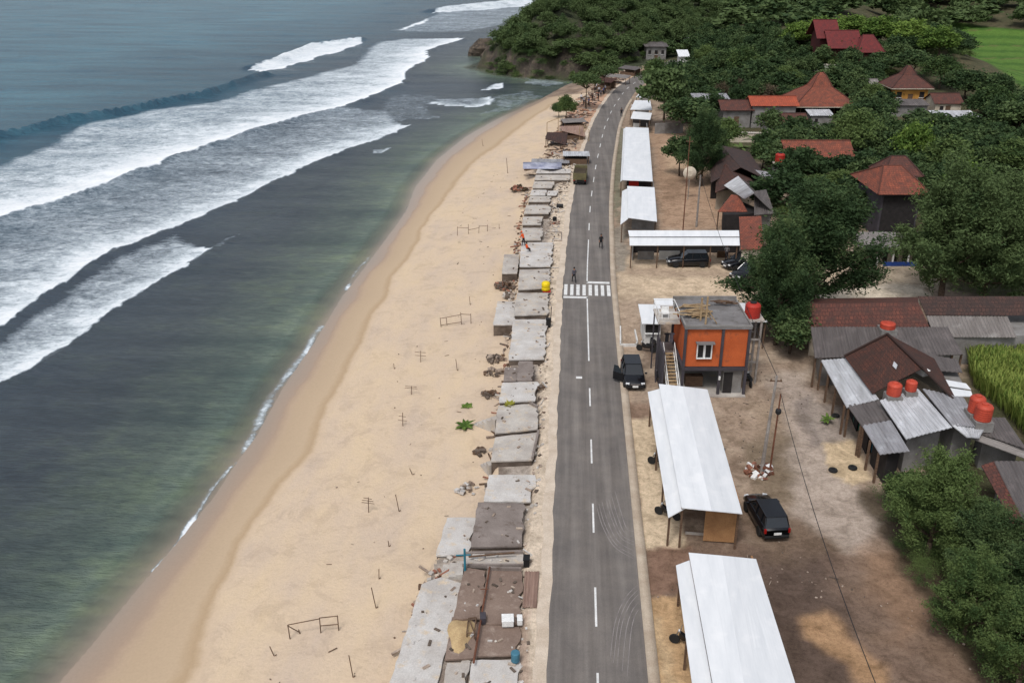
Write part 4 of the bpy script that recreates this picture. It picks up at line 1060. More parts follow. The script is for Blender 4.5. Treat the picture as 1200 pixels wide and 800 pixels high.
# ---------------------------------------------------------------- vehicles
def wheel(par, x_, y_, r_=0.34, w_=0.22):
    mb = MB(); mb.lathe([(r_*0.62, -w_/2), (r_*0.95, -w_/2), (r_, -w_*0.3), (r_, w_*0.3), (r_*0.95, w_/2), (r_*0.62, w_/2)], (x_, y_, r_), 18, 'X')
    t = mb.build('tyre', M['tyre'], None, smooth=False)
    wb = MB(); wb.lathe([(r_*0.2, -w_*0.46), (r_*0.6, -w_*0.42), (r_*0.6, w_*0.42), (r_*0.2, w_*0.46)], (x_, y_, r_), 12, 'X')
    wo = wb.build('wheel', M['rim'], par); t.parent = wo
def suv(loc, rz, label, door=False, grp='black cars parked beside the road', L=4.3, white_plate=True):
    r = empty('parked_car', loc, rz, label, 'car', grp); hL = L/2
    st = [(-hL, 0.74, 0.45, 0.92), (-hL+0.06, 0.80, 0.32, 1.02), (-hL+0.5, 0.86, 0.26, 1.04), (-0.6, 0.87, 0.24, 1.02), (0.7, 0.87, 0.24, 1.0), (hL-1.1, 0.86, 0.24, 0.98), (hL-0.45, 0.83, 0.28, 0.88), (hL-0.1, 0.76, 0.34, 0.76), (hL, 0.68, 0.42, 0.66)]
    vs = []; fs = []; m = 10
    for y_, hw, zb, zt in st:
        ring = [(-hw*0.9, zb), (-hw, zb+0.14), (-hw*1.01, (zb+zt)/2), (-hw*0.97, zt-0.08), (-hw*0.88, zt), (hw*0.88, zt), (hw*0.97, zt-0.08), (hw*1.01, (zb+zt)/2), (hw, zb+0.14), (hw*0.9, zb)]
        vs += [(a, y_, b_) for a, b_ in ring]
    for j in range(len(st)-1):
        for k in range(m): fs.append((j*m+k, j*m+(k+1) % m, (j+1)*m+(k+1) % m, (j+1)*m+k))
    fs += [tuple(range(m)), tuple((len(st)-1)*m+k for k in range(m-1, -1, -1))]
    mb = MB(); mb.add(vs, fs); body = mb.build('body', M['black_paint'], r, smooth=True)
    # cabin glass and roof
    g = MB(); a = [(-hL+0.12, 0.74, 1.02), (-hL+0.42, 0.62, 1.58), (0.15, 0.62, 1.6), (0.95, 0.75, 0.99)]
    g.add([(sx*w_, y_, z_) for y_, w_, z_ in a for sx in (-1, 1)]+[(sx*0.76, yy, 0.98) for yy in (-hL+0.12, 0.95) for sx in (-1, 1)],
          [(0,1,3,2),(2,3,5,4),(4,5,7,6),(0,2,4,6),(1,7,5,3),(0,6,7,1)])
    g.build('windows', M['glass'], r)
    rf = MB(); rf.prism([(-0.64, -hL+0.36), (0.64, -hL+0.36), (0.65, 0.2), (-0.65, 0.2)], 1.59, 1.65); rf.build('roof', M['black_paint'], r, bevel=0.03)
    for sx in (-1, 1):
        pl = MB()
        for (y0, w0, z0), (y1, w1, z1) in (((-hL+0.14, 0.75, 1.0), (-hL+0.42, 0.64, 1.6)), ((0.95, 0.76, 0.98), (0.16, 0.64, 1.61)), ((-0.35, 0.78, 1.0), (-0.35, 0.65, 1.6)), ((-1.25, 0.78, 1.0), (-1.2, 0.65, 1.6)), ((-hL+0.42, 0.64, 1.62), (0.16, 0.64, 1.62))):
            pl.tube((sx*w0, y0, z0), (sx*w1, y1, z1), 0.04, n=5)
        pl.build('pillar', M['black_paint'], r)
    for sx in (-1, 1):
        h_ = MB(); h_.box((sx*0.6, hL-0.12, 0.70), (0.3, 0.2, 0.14), sx*-0.35); h_.build('headlight', M['lamp_white'], r, 0.02)
        t_ = MB(); t_.box((sx*0.74, -hL+0.05, 0.86), (0.14, 0.14, 0.3)); t_.build('tail_light', M['lamp_red'], r, 0.02)
        mi = MB(); mi.box((sx*0.98, 0.72, 1.05), (0.2, 0.12, 0.14)); mi.build('mirror', M['black_paint'], r, 0.03)
        for y_ in (-hL+0.85, hL-0.82): wheel(r, sx*0.78, y_)
    for y_, s_ in ((hL-0.02, 1), (-hL-0.0, -1)):
        b_ = MB(); b_.box((0, y_, 0.45), (1.5, 0.14, 0.2)); b_.build('bumper', M['black_trim'], r, 0.05)
        p = MB(); p.box((0, y_+0.08*s_, 0.5 if s_ > 0 else 0.72), (0.46, 0.03, 0.15)); p.build('number_plate', M['plate'], r)
    gr = MB(); gr.box((0, hL-0.02, 0.66), (0.8, 0.08, 0.12)); gr.build('grille', M['rim'], r)
    if door:
        d = MB(); d.box((0, 0, 0.62), (0.06, 1.05, 0.72)); o = d.build('door', M['black_paint'], r, 0.02, label='front door standing wide open'); o.location = (1.22, 0.45, 0); o.rotation_euler = (0, 0, math.radians(52))
        e = MB(); e.add([(0, -0.5, 0.99), (0, 0.35, 0.99), (-0.12, -0.1, 1.5), (-0.12, -0.5, 1.5), (0.03, -0.5, 0.99), (0.03, 0.35, 0.99), (-0.09, -0.1, 1.5), (-0.09, -0.5, 1.5)], [(0,1,2,3),(7,6,5,4),(0,4,5,1),(1,5,6,2),(2,6,7,3),(3,7,4,0)])
        e.build('door_window', M['glass'], o)
    return r
q = Q(896,612); suv((q.x, q.y, 0), math.radians(8), 'black car on bare earth right of the nearer white stall, seen from behind')
q = Q(741,446); suv((q.x, q.y, 0.0), math.radians(180+3), 'black car facing us at the kerb with its front door open', door=True, L=4.1)
q = Q(806,311); suv((q.x, q.y, 0), math.radians(90+4), 'black car parked sideways in front of the wide white roofed shed', L=4.6)
q = Q(868,313); suv((q.x, q.y, 0), math.radians(118), 'black car half under big tree at right end of white roofed shed')
q = Q(877,326); suv((q.x, q.y, 0), math.radians(125), 'black car parked beneath big tree, lower of the two under it')
q = Q(1192,394); c_ = suv((q.x+0.6, q.y, 0), math.radians(20), 'pale car mostly hidden at right photo edge above the green field', grp=None)
for ch in c_.children:
    if ch.name.startswith(('body', 'roof', 'pillar')) : ch.data.materials[0] = M['white_plastic']

def truck():
    q = Q(679,216); r = empty('truck', (q.x+0.15, q.y+2.2, 0.02), math.radians(-3), 'olive green truck with high open cargo bed driving on the far road', 'truck')
    mb = MB(); mb.box((0, -0.5, 0.6), (0.8, 5.0, 0.2)); mb.build('chassis', M['black_trim'], r)
    mb = MB(); mb.box((0, -1.2, 0.86), (1.9, 3.6, 0.12))
    for sx in (-1, 1): mb.box((sx*0.93, -1.2, 1.35), (0.07, 3.6, 0.9))
    mb.box((0, 0.58, 1.5), (1.9, 0.07, 1.2)); mb.box((0, -2.97, 1.35), (1.9, 0.07, 0.9))
    mb.build('cargo_bed', M['truck_green'], r, 0.015)
    mb = MB(); mb.box((0, -1.2, 1.45), (1.75, 3.4, 0.7)); mb.build('load', M['leaf_dry'], r, 0.1)
    mb = MB(); mb.add([(s*0.85, y_, z_) for y_, z_ in ((0.68, 0.5), (2.2, 0.5), (2.25, 1.15), (1.95, 1.95), (0.68, 1.98)) for s in (-1, 1)],
      [(0,1,3,2),(2,3,5,4),(4,5,7,6),(6,7,9,8),(8,9,1,0),(0,2,4,6,8),(1,9,7,5,3)]); mb.build('cab', M['truck_green'], r, 0.05)
    mb = MB(); mb.add([(-0.75, 2.24, 1.22), (0.75, 2.24, 1.22), (0.7, 1.99, 1.85), (-0.7, 1.99, 1.85), (-0.75, 2.22, 1.22), (0.75, 2.22, 1.22), (0.7, 1.97, 1.85), (-0.7, 1.97, 1.85)], [(0,1,2,3),(7,6,5,4),(0,4,5,1),(2,6,7,3),(1,5,6,2),(0,3,7,4)]); mb.build('windscreen', M['glass'], r)
    for sx in (-1, 1):
        for y_ in (1.5, -2.0): wheel(r, sx*0.82, y_, 0.4, 0.26)
        t_ = MB(); t_.box((sx*0.8, -3.02, 0.72), (0.2, 0.06, 0.14)); t_.build('tail_light', M['lamp_red'], r)
    mb = MB(); mb.box((0, -3.0, 0.6), (1.8, 0.1, 0.14)); mb.build('bumper', M['black_trim'], r)
truck()

def moto(loc, rz, label, grp='motorbikes parked by the stalls'):
    r = empty('motorbike', loc, rz, label, 'motorbike', grp)
    for y_ in (-0.62, 0.62):
        mb = MB(); mb.lathe([(0.2, -0.05), (0.27, -0.06), (0.3, 0), (0.27, 0.06), (0.2, 0.05)], (0, y_, 0.3), 14, 'X'); mb.build('wheel', M['tyre'], r)
    mb = MB(); mb.add([(s*w_, y_, z_) for y_, w_, z_ in ((-0.75, 0.08, 0.62), (-0.3, 0.14, 0.40), (0.2, 0.13, 0.36), (0.42, 0.14, 0.55), (0.38, 0.1, 0.85), (0.05, 0.14, 0.62), (-0.7, 0.12, 0.72)) for s in (-1, 1)],
      [(0,1,3,2),(2,3,5,4),(4,5,7,6),(6,7,9,8),(8,9,11,10),(10,11,13,12),(12,13,1,0),(0,2,4,6,8,10,12),(1,13,11,9,7,5,3)]); mb.build('fairing', M['black_paint'], r, 0.02)
    mb = MB(); mb.box((0, -0.35, 0.76), (0.24, 0.75, 0.09)); mb.build('seat', M['black_trim'], r, 0.03)
    mb = MB(); mb.tube((0, 0.62, 0.3), (0, 0.4, 1.0), 0.035); mb.tube((-0.33, 0.32, 1.02), (0.33, 0.32, 1.02), 0.02); mb.tube((0, -0.62, 0.3), (0, -0.2, 0.5), 0.03); mb.build('fork', M['rim'], r)
    mb = MB(); mb.lathe([(0.03, 0), (0.09, 0.02), (0.09, 0.08)], (0, 0.46, 0.9), 10, 'Y'); mb.build('headlight', M['lamp_white'], r)
    return r
q = Q(757,412); moto((q.x, q.y, 0), math.radians(70), 'black motorbike parked just in front of the white kiosk')
q = Q(765,407); moto((q.x, q.y, 0), math.radians(20), 'black motorbike between the white kiosk and the outside stairs')
q = Q(877,450); moto((q.x, q.y, 0), math.radians(5), 'black motorbike standing right of the ground floor of orange building')
q = Q(773,546); moto((q.x, q.y, 0), math.radians(65), 'motorbike peeking from under the awning halfway along the stall beside black car')
q = Q(782,606); moto((q.x, q.y, 0), math.radians(60), 'motorbike under the near corner of the awning of plywood ended stall')
q = Q(771,449); moto((q.x, q.y+0.2, 0), math.radians(10), 'motorbike at the foot of the outside stairs beside car with open door')
q = Q(804,756); moto((q.x, q.y, 0), math.radians(75), 'motorbike under the awning of the nearest white roof')
# ---------------------------------------------------------------- people
def person(loc, rz, label, shirt, trousers, pose='stand', scale=1.0, group=None, lean=0.0, hairless=False):
    s = scale
    hip, kn, an = 0.92, 0.5, 0.08; sh_, nk, hd = 1.38, 1.48, 1.62
    st = {'stand': (0.0, 0.0, 0.08), 'walk': (0.24, -0.22, 0.22), 'work': (0.1, -0.08, 0.4), 'sit': (0.35, 0.35, 0.3)}[pose]
    P = []; E = []; Rr = []
    def v(x_, y_, z_, r_, par=None):
        P.append((x_*s, (y_+lean*max(0, z_-0.9))*s, z_*s)); Rr.append(r_*s)
        if par is not None: E.append((par, len(P)-1))
        return len(P)-1
    drop = 0.45 if pose == 'sit' else 0.0
    pel = v(0, 0, hip-drop, 0.13)
    wa = v(0, 0, 1.08-drop, 0.125, pel); ch = v(0, 0.0, 1.28-drop, 0.15, wa); ne = v(0, 0.01, nk-drop, 0.055, ch); h0 = v(0, 0.02, 1.56-drop, 0.075, ne); h1_ = v(0, 0.02, 1.64-drop, 0.095, h0); v(0, 0.01, 1.71-drop, 0.07, h1_)
    v(0, 0.12, 1.60-drop, 0.018, h0)
    for sx, f in ((-1, st[0]), (1, st[1])):
        if pose == 'sit':
            a = v(sx*0.1, 0.08, 0.46, 0.09, pel); k_ = v(sx*0.12, 0.42, 0.46, 0.065, a); n_ = v(sx*0.12, 0.44, 0.08, 0.042, k_)
            v(sx*0.12, 0.6, 0.05, 0.035, n_)
        else:
            a = v(sx*0.1, 0, 0.84, 0.09, pel); k_ = v(sx*0.11, f*0.75, kn, 0.062, a); n_ = v(sx*0.11, f*0.9-(0.12 if f < 0 else 0), an, 0.042, k_)
            v(sx*0.12, f*0.9-(0.12 if f < 0 else 0)+0.16, 0.045, 0.036, n_)
        so_ = v(sx*0.19, 0, sh_-drop, 0.06, ch); fw = -f*0.9 if pose == 'walk' else st[2]
        el_ = v(sx*0.25, fw*0.35-0.02, 1.12-drop, 0.043, so_); wr = v(sx*0.25, fw+0.03, 0.9-drop+abs(fw)*0.3, 0.03, el_)
        pa = v(sx*0.25, fw+0.07, 0.83-drop+abs(fw)*0.3, 0.03, wr)
        for k in range(4): v(sx*(0.225+0.018*k), fw+0.1, 0.76-drop+abs(fw)*0.3+0.006*abs(k-1), 0.008, pa)
        v(sx*0.21, fw+0.12, 0.82-drop+abs(fw)*0.3, 0.009, pa)
    me = bpy.data.meshes.new('person_body'); me.from_pydata(P, E, [])
    ob = bpy.data.objects.new('tmp', me); COL.objects.link(ob)
    md = ob.modifiers.new('s', 'SKIN'); sv = me.skin_vertices
    if not sv: me.attributes
    for i, r_ in enumerate(Rr): ob.data.skin_vertices[0].data[i].radius = (r_, r_)
    ob.data.skin_vertices[0].data[0].use_root = True
    md.use_smooth_shade = True
    ob.modifiers.new('u', 'SUBSURF').levels = 1
    bpy.context.view_layer.update()
    dg = bpy.context.evaluated_depsgraph_get(); m2_ = bpy.data.meshes.new_from_object(ob.evaluated_get(dg))
    bpy.data.objects.remove(ob); m2_.materials.clear()
    for k in ('skin', shirt, trousers, 'black_trim'): m2_.materials.append(M[k])
    for p in m2_.polygons:
        z_ = p.center.z/s+drop; x_ = abs(p.center.x/s); y_ = p.center.y/s; p.use_smooth = True
        i = 0
        if z_-drop < 0.09: i = 3
        elif z_ > 1.45: i = 0
        elif pose == 'sit' and z_-drop < 0.56 and x_ < 0.22: i = 2
        elif z_ < 0.95 and x_ < 0.2: i = 2
        elif z_ > 1.05 or x_ < 0.2: i = 1
        p.material_index = i
    o = bpy.data.objects.new('person', m2_); COL.objects.link(o); o.location = loc; o.rotation_euler = (0, 0, rz)
    tag(o, label, 'person', group)
    hb = MB(); hz = 1.665-drop; hb.lathe([(0.09, hz-0.05), (0.105, hz), (0.085, hz+0.07), (0.03, hz+0.11)], (0, (lean*(hz-0.9))-0.005, 0), 10)
    hb.v = [(a*s, b_*s, c_*s) for a, b_, c_ in hb.v]; hb.build('hair', M['black_trim'] if not hairless else M['cloth_orange'], o, smooth=True)
    return o
def pp(px, py, *a, z=0.03, **k):
    q = Q(px, py, z); return person((q.x, q.y, z), *a, **k)
if bpy.data.meshes.get('x') is None:
    pp(704,291, math.radians(190), 'person in black walking in the right lane beyond the crosswalk', 'cloth_black', 'cloth_black', 'walk')
    pp(672.5,331, math.radians(20), 'person in dark clothes walking at left side of the crosswalk', 'cloth_grey', 'cloth_black', 'walk', 0.98)
    pp(613.5,288, math.radians(60), 'worker in orange shirt bending over on the pale slab', 'cloth_orange', 'cloth_black', 'work', z=0.31, lean=0.35, hairless=True)
    pp(617,295.5, math.radians(-60), 'person in black crouched beside the worker in orange', 'cloth_orange', 'cloth_black', 'sit', z=0.31, scale=0.95)
    pp(851,304, math.radians(170), 'person in white shirt under the right half of the wide shed', 'cloth_white', 'cloth_grey', 'stand')
    pp(728,137, math.radians(0), 'person in dark clothes walking along the far bend of the road', 'cloth_black', 'cloth_black', 'walk')
    pp(741,131, math.radians(180), 'person in pale shirt on the far road near the big tree', 'cloth_white', 'cloth_grey', 'walk')
    crowd = [(681,119,'cloth_white','leftmost person of the beach crowd, in white shirt'),(684,123,'cloth_white','person in white shirt by the umbrella tree trunk'),
             (686,126,'cloth_black','person in dark shirt standing low in the beach crowd'),(690,124,'cloth_blue','person in blue shirt at front of the beach crowd'),
             (694,119,'cloth_black','person in black shirt between two groups of the beach crowd'),(699,106,'cloth_white','topmost person of the crowd, in white beside low hut'),
             (697,110,'cloth_black','person in black just below the topmost white shirt'),(702,110,'cloth_white','person in white shirt in the middle of the crowd by the road'),
             (707,111,'cloth_blue','person in blue shirt near the road edge of the crowd'),(709,108,'cloth_white','person in white shirt nearest the far road'),
             (704,114,'cloth_grey','person in grey shirt just left of the white shirt near the road'),(701,118,'cloth_black','person in black shirt at the verge below the crowd')]
    for i, (a, b_, s_, lb) in enumerate(crowd):
        pp(a, b_, math.radians(i*53 % 360), lb, s_, 'cloth_black', 'walk' if i % 3 == 0 else 'stand', 1.0, 'crowd of people by the far trees', z=0.0)
q = Q(746,134); moto((q.x, q.y, 0.03), math.radians(-15), 'motorbike riding near the far bend, right of the person in pale shirt', grp=None)

# ---------------------------------------------------------------- poles and cables
def pole(loc, h, label, mat='metal_post', lean=(0, 0), r0=0.14, r1=0.08, arm=True, zb=None):
    r = wempty('utility_pole', loc, label, 'pole', 'utility poles')
    a = Vector(loc); t = a+Vector((lean[0], lean[1], h))
    mb = MB(); mb.tube(a, t, r0, r1, 8); mb.build('shaft', M[mat], r)
    if arm:
        mb = MB(); c = a.lerp(t, 0.95); mb.box(c, (0.8, 0.08, 0.08)); 
        for dx in (-0.32, 0.32): mb.lathe([(0.04, 0), (0.05, 0.06), (0.03, 0.12)], (c.x+dx, c.y, c.z+0.04), 8)
        mb.build('crossarm', M['wood'], r)
    return t
q = Q(892,554); q2 = Vector((q.x, q.y, 0)); hp = zat(q.x, q.y, 441)
t1 = pole((q.x, q.y, 0), hp, 'pale concrete pole rising from rubble heap behind the white stall', lean=(0.25, 0.1))
q = Q(902,552); t2 = pole((q.x, q.y, 0), zat(q.x, q.y, 462), 'thin rusty brown pole with coiled cable, right of the pale one', 'rust', lean=(0.1, 0.1), r0=0.07, r1=0.05, arm=False)
mb = MB(); mb.lathe([(0.12, -0.2), (0.2, -0.1), (0.2, 0.1), (0.12, 0.2)], (t2.x-0.02, t2.y-0.03, t2.z*0.78), 10)
solo(mb, 'cable_coil', [M['ropes']], (t2.x, t2.y, t2.z*0.78), 'black cable coil tied to the thin rusty pole', 'cable')
q = Q(816,266); t3 = pole((q.x, q.y, 0), zat(q.x, q.y, 205), 'grey pole with crossarm behind the wide white roofed shed', lean=(0.0, 0))
q = Q(803,283); t4 = pole((q.x, q.y+3, 0), zat(q.x, q.y+3, 160), 'thin brown pole rising above the wide white roofed shed', 'rust', r0=0.07, r1=0.05, arm=True)
q = Q(1020,420); 
def cable(a, b_, sag, label, n=14):
    a = Vector(a); b_ = Vector(b_); mb = MB(); pts = []
    for k in range(n+1):
        t = k/n; p = a.lerp(b_, t); p.z -= sag*4*t*(1-t); pts.append(p)
    mb.path(pts, 0.022, 4); solo(mb, 'overhead_cable', [M['ropes']], a, label, 'cable', 'overhead cables')
cable(t2, V(1034,820,5.0), 0.8, 'black cable running from the rusty pole to bottom right corner')
cable(t1, t3, 0.9, 'black cable between the pale pole and the grey crossarm pole')
# rubble heap at the pole foot
def heap(px, py, rad, n, label, mats, z=0.0, size=(0.1, 0.4), hgt=0.4, name='rubble_heap', cat='rubble', seed=1, flat=False, group=None):
    q = Q(px, py, z); rn = random.Random(seed*97+5); mb = MB()
    for k in range(n):
        mb.cm = rn.randrange(len(mats)); a = rn.random()*6.28; d = rad*math.sqrt(rn.random()); s_ = rn.uniform(*size)
        zz = z+hgt*(1-d/rad)*rn.random()+s_*0.2
        mb.box((q.x+d*math.cos(a), q.y+d*math.sin(a), zz), (s_*rn.uniform(0.6, 1.6), s_*rn.uniform(0.4, 1), s_*rn.uniform(0.3, 0.7)), rn.random()*3.1, (rn.uniform(-0.4, 0.4), rn.uniform(-0.4, 0.4)))
    return solo(mb, name, [M[m_] for m_ in mats], (q.x, q.y, z), label, cat, group)
heap(890,553,0.95,60, 'heap of reddish rubble and white stones around the pole foot', ['brick_dust', 'rust', 'white_plastic', 'rubble'], hgt=0.6, seed=2)
heap(945,384,0.1,2,'x',['rubble'],seed=3) if False else None

# ---------------------------------------------------------------- things along the beach
def zb(px, py):
    g = G(px, py); return g
def frame(posts, bars, label, name='wooden_rack', cat='wooden frame', r_=0.035, mat='wood', group='wooden frames left on the sand'):
    """posts: (px, py foot, height); bars: (post i, post j, height fraction)"""
    P = []
    mb = MB()
    for px, py, h in posts:
        g = G(px, py); lx = random.uniform(-0.08, 0.08); P.append((g, h, lx)); mb.tube(g-Vector((0, 0, 0.15)), g+Vector((lx, random.uniform(-.05, .05), h)), r_, r_*0.8, 5)
    for i, j, f, f2 in bars:
        a = P[i][0]+Vector((P[i][2]*f, 0, P[i][1]*f)); b_ = P[j][0]+Vector((P[j][2]*f2, 0, P[j][1]*f2)); mb.tube(a, b_, r_*0.85, n=5)
    return solo(mb, name, [M[mat]], P[0][0], label, cat, group)
frame([(340,748,1.0),(376,741,1.1),(397,738,1.05),(352,742,0.3)], [(0,1,0.97,0.9),(1,2,0.95,0.95),(1,2,0.45,0.4),(0,3,0.9,0.3)], 'broken wooden frame on the sand nearest the camera, at lower left')
frame([(517,383,1.0),(541,380,1.3),(552,379,1.05),(524,381,0.8)], [(0,1,0.9,0.8),(1,2,0.85,0.9),(0,1,0.2,0.2)], 'small goal-like wooden frame in middle of sand, level with lower pale block')
frame([(536,276,1.2),(549,274,1.3),(561,273,1.0),(571,271,0.9)], [(0,1,0.9,0.6),(1,2,0.4,0.7),(2,3,0.9,0.8)], 'row of crooked stakes with bars on sand, farthest of the frames')
def crossstake(px, py, h, arms, label):
    g = G(px, py); mb = MB(); mb.tube(g-Vector((0,0,0.1)), g+Vector((0.05,0,h)), 0.03, n=5)
    for f, w_ in arms: mb.tube(g+Vector((-w_,0.1,h*f)), g+Vector((w_,-0.1,h*f+0.05)), 0.022, n=5)
    solo(mb, 'wooden_rack', [M['wood']], g, label, 'wooden frame', 'wooden frames left on the sand')
crossstake(493,424,1.1,((0.55,0.5),(0.85,0.5)), 'stake with two crossbars on sand, left of the fallen brick rubble')
crossstake(482,462,0.8,((0.7,0.55),(0.9,0.5)), 'low stake with crossbars on sand, between two taller ones')
crossstake(472,499,1.2,((0.4,0.35),(0.7,0.3)), 'slim stake with short crossbars, left of the green palm')
crossstake(432,600,1.2,((0.6,0.45),(0.75,0.4),(0.9,0.3)), 'twiggy stake with many short arms, level with the nearer stall roof')
for i, (px, py, h, lb) in enumerate([(468,599,1.3,'plain stake on sand right of the twiggy one'),(441,712,1.4,'tall leaning stake on sand, second lowest of the plain ones'),(414,793,1.4,'plain stake on sand at bottom edge of photo'),
        (444,678,0.7,'short stake on sand above the tall leaning one'),(595,203,2.4,'tall weathered post alone on the far sand'),(456,640,0.4,'tiny stub of stake in sand near the bluish slab'),(462,432,0.5,'short stub left of a stake with two crossbars'),
        (536,434,1.1,'thin stick in sand right of a stake with crossbars'),(551,357,0.9,'thin stick just above the goal like frame'),(484,556,0.5,'short stub of stake below the slim stake'),(322,768,0.6,'short forked stick left of the broken frame'),
        (566,171,1.2,'small post on far sand beside the seaside huts'),(585,268,0.6,'small stub on sand near worker in orange')]):
    g = G(px, py); mb = MB(); mb.tube(g-Vector((0,0,0.15)), g+Vector((random.uniform(-0.25,0.1), 0.05, h)), 0.04 if h > 2 else 0.028, n=5); mb.tube(g+Vector((0,0,0)), g+Vector((0.1,0,0.12)), 0.03, n=4)
    solo(mb, 'wooden_stake', [M['wood']], g, lb, 'stake', 'wooden stakes in the sand')
# driftwood and small scraps: too many to count
def scatter(name, pts, n, mats, size, seed, hfun=None, kind='stuff', planks=0.3, zoff=0.0, zs=None):
    rn = random.Random(seed); P = W(pts, zs if zs is not None else 0.0); x0, y0 = P.min(0); x1, y1 = P.max(0); mb = MB(); c = 0
    while c < n:
        x_, y_ = rn.uniform(x0, x1), rn.uniform(y0, y1)
        if not inpoly(np.array([x_]), np.array([y_]), P)[0]: continue
        c += 1; s_ = rn.uniform(*size); mb.cm = rn.randrange(len(mats)); z_ = (h1(x_, y_) if zs is None else zs)+zoff
        if rn.random() < planks: mb.box((x_, y_, z_+0.06), (s_*5, s_*0.45, s_*0.3), rn.random()*3.1, (0, rn.uniform(-0.12, 0.12)))
        else: mb.box((x_, y_, z_+s_*0.2), (s_, s_*rn.uniform(0.5, 1), s_*rn.uniform(0.3, 0.8)), rn.random()*3.1, (rn.uniform(-0.4, 0.4), rn.uniform(-0.4, 0.4)))
    o = mb.build(name, [M[m_] for m_ in mats]); o['kind'] = kind; return o
scatter('beach_litter', [(300,800),(450,800),(560,560),(600,400),(605,260),(625,190),(560,190),(480,320),(380,560)], 110, ['wood','leaf_dry','rubble'], (0.04,0.11), 4)
scatter('roadside_rubble', [(606,800),(618,800),(622,640),(634,560),(642,420),(652,300),(660,240),(676,190),(660,190),(640,260),(632,420),(622,560),(610,640)], 620, ['rubble','concrete','riser','concrete_light'], (0.06,0.25), 5, planks=0.15)
scatter('slab_rubble', [(470,800),(500,690),(530,620),(560,590),(580,500),(592,420),(600,350),(612,260),(640,215),(645,240),(642,340),(634,440),(626,540),(610,664),(606,800)], 420, ['rubble','riser','concrete','concrete_light','wood'], (0.05,0.22), 16, planks=0.18, zs=0.22, zoff=0.0) if False else None
scatter('slab_edge_rubble', [(455,800),(470,800),(500,690),(545,640),(575,560),(590,480),(600,420),(606,340),(612,260),(624,210),(618,210),(604,270),(594,340),(588,420),(568,560),(545,630),(490,670)], 520, ['rubble','concrete','brick_dust','riser','wood'], (0.08,0.36), 6, planks=0.25)
scatter('yard_stones', [(760,700),(1100,700),(1160,800),(860,590),(960,450),(900,430),(840,470),(900,640)], 220, ['rubble','riser'], (0.04,0.12), 8, planks=0.05)
scatter('wreckage', [(616,198),(667,198),(676,172),(686,150),(695,127),(708,110),(728,97),(748,84),(740,80),(700,96),(668,128),(648,150),(630,180)], 620, ['rubble','wood','riser','riser','wood','rubble','brick_dust','concrete','rubble','charcoal'], (0.15,0.6), 9, planks=0.45)
heap(593,336,1.1,70,'brick rubble between the two lower block slabs',['brick_dust','rubble','riser','wood'],z=-1.2,hgt=0.7,size=(0.12,0.5),seed=5)
heap(597,365-18,0.7,30,'pile of broken concrete beside the lower pale block slab',['rubble','riser','concrete'],z=-1.1,hgt=0.6,size=(0.15,0.5),seed=6)
heap(608,222,1.2,60,'reddish brown heap of debris on sand near green truck level',['brick_dust','rust','leaf_dry'],z=-1.1,hgt=0.9,size=(0.15,0.5),seed=7)
heap(580,421,0.8,30,'grey rubble spilling on sand above the narrow steps',['riser','rubble'],z=-1.2,hgt=0.4,size=(0.12,0.5),seed=8)
heap(579,437,0.8,26,'dark rubble spilling on sand below the grey rubble',['riser','rubble','wood'],z=-1.2,hgt=0.4,size=(0.12,0.4),seed=9)
heap(575,463,0.6,16,'low dark pile at slab edge left of the yellow bush',['riser','wood'],z=-1.2,hgt=0.5,size=(0.15,0.5),seed=10)
heap(548,573,0.8,30,'light rubble on sand left of the large light slab',['rubble','concrete_light','riser'],z=-1.25,hgt=0.3,size=(0.1,0.35),seed=11)
heap(562,530,0.5,14,'small dark debris left of the slab with thin kerb line',['riser','wood'],z=-1.25,hgt=0.4,size=(0.12,0.4),seed=12)
heap(650,262,0.8,30,'broken bricks on roadside strip above worker in orange',['rubble','riser','brick_dust'],hgt=0.25,size=(0.08,0.3),seed=13)
heap(646,244,0.9,30,'scrap heap at right corner of wide grey slab with a dark bin',['riser','rubble','concrete_light'],hgt=0.4,size=(0.1,0.4),seed=14)
heap(633,455,0.4,10,'little dark scrap pile on the verge strip right of pale slab',['riser','wood'],hgt=0.2,size=(0.1,0.25),seed=15)
heap(585,690,0.1,1,'x',['riser']) if False else None
# yellow spill, barrels, boxes, posts
def at3(px, py, z): return Q(px, py, z)
q = at3(540,742,-0.14); mb = MB(); rn = random.Random(4)
prf = [(1.0*(1+0.2*math.sin(3*t)), t) for t in np.linspace(0, 2*math.pi, 22)[:-1]]
mb.add([(q.x, q.y, q.z+0.3)]+[(q.x+0.5*r_*0.9*math.cos(t), q.y+0.9*r_*math.sin(t), q.z+0.16) for r_, t in prf]+[(q.x+0.5*1.4*r_*math.cos(t), q.y+0.9*1.4*r_*math.sin(t), q.z+0.0) for r_, t in prf],
       [(0, 1+k, 1+(k+1) % 21) for k in range(21)]+[(1+k, 22+k, 22+(k+1) % 21, 1+(k+1) % 21) for k in range(21)])
solo(mb, 'sand_heap', [pm('builders_sand', s2l(186,162,122), s2l(164,138,102), 2, 0.95)], q, 'low heap of yellow sand spilled over brown slab', 'sand heap', smooth=True)
def crate(px, py, z, d, label, mat='white_plastic', name='box', cat='box', rz=0.1):
    q = at3(px, py, z); r = wempty(name, (q.x, q.y, z), label, cat)
    mb = MB(); w_, l_, h_ = d; mb.box((q.x, q.y, z+h_/2), (w_, l_, h_), rz); mb.build('box_body', M[mat], r, 0.03)
    mb = MB(); mb.box((q.x, q.y, z+h_+0.02), (w_*1.06, l_*1.06, 0.05), rz); mb.build('lid', M[mat], r, 0.02)
crate(595,730,0.06,(0.62,0.62,0.35),'white cooler box on the brown floor slab', cat='cooler box', name='cooler_box')
